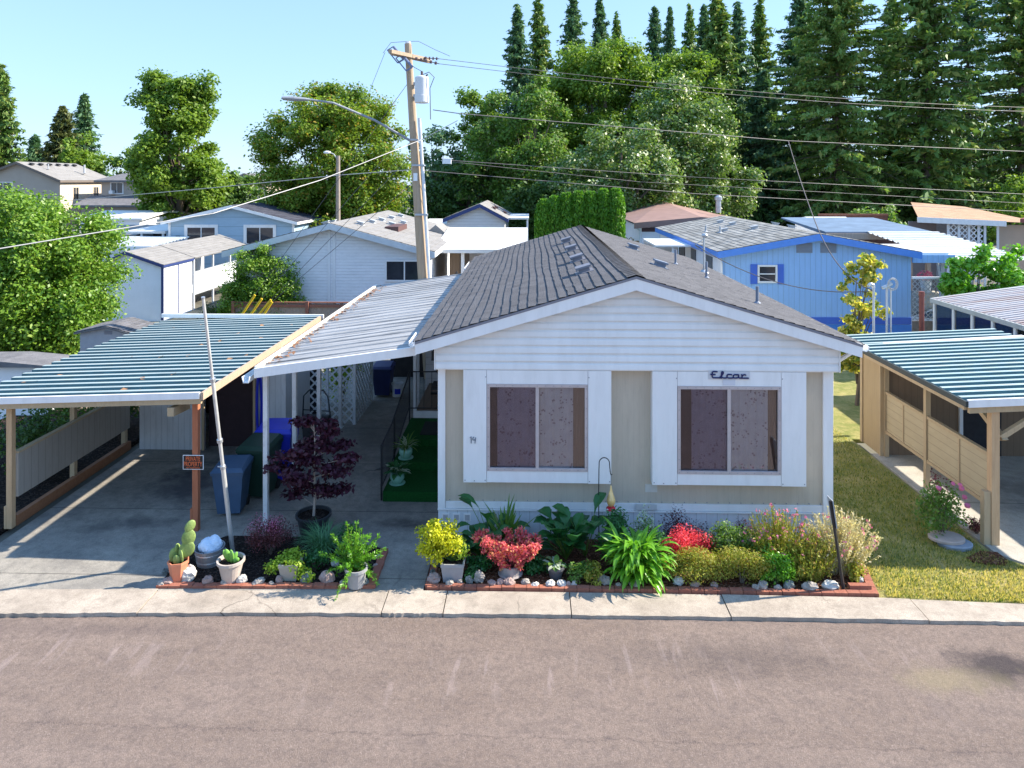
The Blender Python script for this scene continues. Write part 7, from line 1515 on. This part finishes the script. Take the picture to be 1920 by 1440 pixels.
# street light arm
la = pp(at(772,268,YP)[2]); l1 = Vector(at(625,193,YP-1.2)); l2 = Vector(at(530,186,YP-1.6))
b = MB(); b.tube([la, la.lerp(l1,.5)+Vector((0,0,.1)), l1, l1.lerp(l2,.55)+Vector((0,0,.06))], [.045,.04,.035,.03], 8); arm = b.build('lamp_arm', arm_m, t)
d = (l2-l1).normalized(); a = l1.lerp(l2,.45)+Vector((0,0,.05)); b = MB()
b.tube([a, a+d*.15, a+d*.5, a+d*.85, l2+d*.02], [.05,.10,.14,.11,.03], 10); b.xf(Matrix.Translation((0,0,a.z)) @ Matrix.Diagonal((1,1,.55,1)) @ Matrix.Translation((0,0,-a.z))); b.build('lamp_head', arm_m, arm)
def wire(label, pts, r=.014, mat=wire_m, sag=0, n=14, nm='overhead_wire', group='overhead wires', cat='wire'):
    P = []
    for A, B_ in zip(pts, pts[1:]):
        A, B_ = Vector(A), Vector(B_)
        for i in range(n): f = i/n; P.append(A.lerp(B_,f)+Vector((0,0,-sag*4*f*(1-f))))
    P.append(Vector(pts[-1])); o = MB().tube(P, r*.72, 5, False).build(nm, mat); return tag(o, label, cat, group)
WR = 34
def ext(a, b_, k=1.35): a, b_ = Vector(a), Vector(b_); return tuple(a+(b_-a)*k)
c = pp(ZT-.42)
A = (c.x+.95,c.y+.5,c.z); wire('upper of the two primary wires running right from the pole top', [A, ext(A, at(1920,186,WR))], sag=.5)
A = (c.x+1.05,c.y-.3,c.z-.3); wire('lower of the two primary wires running right from the pole top', [A, ext(A, at(1920,193,WR-1))], sag=.5)
J = at(862,213,YP-.5); A = at(812,206,YP-.3)
wire('thick secondary cable leaving the pole to the right at mid height', [A, J, at(1478,264,29.5), ext(at(1478,264,29.5), at(1920,284,WR), 1.5)], .02)
wire('pale cable sagging from pole mid height to the left foreground over the roofs', [at(858,226,YP-.4), at(790,262,YP-.6), at(600,338,19.5), at(400,400,16.5), at(0,466,13.5), at(-300,500,11.5)], .017, wire_l)
wire('thin pair of cables running left from the pole toward the beige houses', [at(775,318,YP), at(640,328,24.5), at(400,352,27), at(0,388,31), at(-300,410,34)], .018, wire_l)
wire('upper communication cable below the transformer running right', [at(832,300,YP), at(1300,332,27.5), at(1920,364,WR), at(2300,384,38)], .016)
wire('middle communication cable crossing the dark trees at right', [at(832,302,YP), at(1200,341,27), at(1920,381,WR), at(2300,400,38)], .012)
wire('lowest communication cable running right just above the roofs', [at(796,320,YP), at(1300,363,27.5), at(1920,397,WR), at(2300,418,38)], .018)
wd = Vector(at(1640,545,18.9))
wire('twisted black and white service drop falling from the secondary cable to the blue house side', [at(1478,264,29.5), at(1530,420,24.5), at(1575,500,21.5), tuple(wd)], .024, M('striped_service_drop', (.07,.06,.06), .6, .3), .12)
mst = Vector((mx-.25,my,rz(mx)+.78))
wire('twisted service drop sagging from the roof mast to the hooked pipe', [tuple(mst), tuple(wd)], .018, wire_m, .45, 20)
sp = wire('thin support wire crossing the sky from the pole top to the grove', [at(722,98,YP), at(690,178,26)], .01)
# junction box hanging on the comm line
t = T('splice_box', 'small white splice box hanging on the cables right of the pole', 'splice box', at(838,302,YP-.05)); q = at(838,302,YP-.05); b = MB(); b.box(q[0]-.14,q[0]+.14,q[1]-.09,q[1]+.09,q[2]-.09,q[2]+.07); b.tube([(q[0]-.18,q[1],q[2]+.1),(q[0]+.2,q[1],q[2]+.08)], .02, 6); b.build('box_body', white, t)
# guy wires with yellow guards
GY = [(447,600,478,553,(680,360)),(463,600,491,560,(770,265)),(480,597,508,562,(772,300)),(490,597,510,566,(790,345))]
anchors = [(-12.35,26.0),(-12.0,26.1),(-11.6,26.2),(-11.3,26.3)]
for i, ((px0,py0,px1,py1,up), ax) in enumerate(zip(GY, anchors)):
    a = Vector(at(px0,py0,25.6)); b2 = Vector(at(px1,py1,25.6)); dirv = (b2-a).normalized(); g0 = a-dirv*((a.z+.1)/dirv.z)
    top_ = pp([9.9,8.4,7.5,6.6][i]); dd = (top_-g0).normalized()
    t = T('guy_wire', ['first','second','third','fourth'][i]+' guy wire from the left with a yellow plastic guard by the fence', 'guy wire', tuple(g0), 'guy wires of the utility pole')
    ge = b2; b = MB(); b.tube([g0, ge], .045, 8); b.build('guard', yellow_m, t); MB().tube([ge, top_], .009, 4, False).build('strand', wire_m, t)
# lamp post behind the white house
YL = 44; x = xat(634,YL); z1 = at(634,292,YL)[2]; t = T('street_lamp', 'wooden lamp post with small curved lamp behind the white lap sided home', 'street lamp', (x,YL,0)); MB().tube([(x,YL,-.1),(x,YL,z1)], [.16,.12], 10).build('post', M('grey_brown_pole', (.27,.22,.18), .8, .15, 4), t)
b = MB(); b.tube([(x,YL,z1-.3),(x-.25,YL-.1,z1+.1),(x-.5,YL-.2,z1+.2)], .035, 8); b.build('arm', galv, t); b = MB(); b.ball((x-.62,YL-.25,z1+.2), (.24,.16,.10), 12, 7); b.build('lamp_head', sign_white, t)
# ---------------------------------------------------------------- camera, light, world
cam = bpy.data.cameras.new('camera'); co = bpy.data.objects.new('camera', cam); COL.objects.link(co)
co.location = (0,0,H); co.rotation_euler = (math.pi/2, 0, YAW); cam.sensor_width = 36; cam.lens = F/1920*36; cam.shift_y = -(720-HY)/1920
cam.clip_start = .1; cam.clip_end = 3000; S.camera = co
sd = Vector((1.3,.26,1.0))
su = bpy.data.lights.new('sun', 'SUN'); su.energy = 4.4; su.angle = R(.5); su.color = (1,.91,.77)
so = bpy.data.objects.new('sun', su); COL.objects.link(so); so.rotation_euler = (-sd).to_track_quat('-Z','Y').to_euler(); so.location = (40,10,40)
w = bpy.data.worlds.new('World'); S.world = w; w.use_nodes = True; t = w.node_tree; bg = t.nodes['Background']
sk = t.nodes.new('ShaderNodeTexSky'); sk.sky_type = 'NISHITA'; sk.sun_disc = False
sk.sun_elevation = math.atan2(1, math.hypot(1.3,.26)); sk.sun_rotation = math.atan2(1.3,.26); sk.air_density = 1.0; sk.dust_density = .0; sk.ozone_density = 1.5; sk.altitude = 0
tc = t.nodes.new('ShaderNodeTexCoord'); sx = t.nodes.new('ShaderNodeSeparateXYZ'); t.links.new(tc.outputs['Generated'], sx.inputs[0])
mr = t.nodes.new('ShaderNodeMapRange'); t.links.new(sx.outputs[2], mr.inputs[0]); mr.inputs[1].default_value = 0; mr.inputs[2].default_value = .45; mr.inputs[3].default_value = .8; mr.inputs[4].default_value = .35
mxs = t.nodes.new('ShaderNodeMix'); mxs.data_type = 'RGBA'; t.links.new(mr.outputs[0], mxs.inputs[0]); t.links.new(sk.outputs[0], mxs.inputs[6]); mxs.inputs[7].default_value = (1.35,2.35,4.0,1)   # clear summer haze: paler blue toward the horizon
mr2 = t.nodes.new('ShaderNodeMapRange'); t.links.new(sx.outputs[2], mr2.inputs[0]); mr2.inputs[1].default_value = .25; mr2.inputs[2].default_value = .7; mr2.inputs[3].default_value = 0; mr2.inputs[4].default_value = 1
dp = t.nodes.new('ShaderNodeMix'); dp.data_type = 'RGBA'; dp.blend_type = 'MULTIPLY'; t.links.new(mr2.outputs[0], dp.inputs[0]); t.links.new(mxs.outputs[2], dp.inputs[6]); dp.inputs[7].default_value = (1.25,1.4,1.5,1)   # overhead sky boosted beyond natural, added to brighten shaded faces
t.links.new(dp.outputs[2], bg.inputs[0]); bg.inputs[1].default_value = .115
S.view_settings.view_transform = 'Standard'; S.view_settings.look = 'None'; S.view_settings.exposure = 1.4; S.view_settings.gamma = 1
S.cycles.max_bounces = 7; S.cycles.transparent_max_bounces = 12
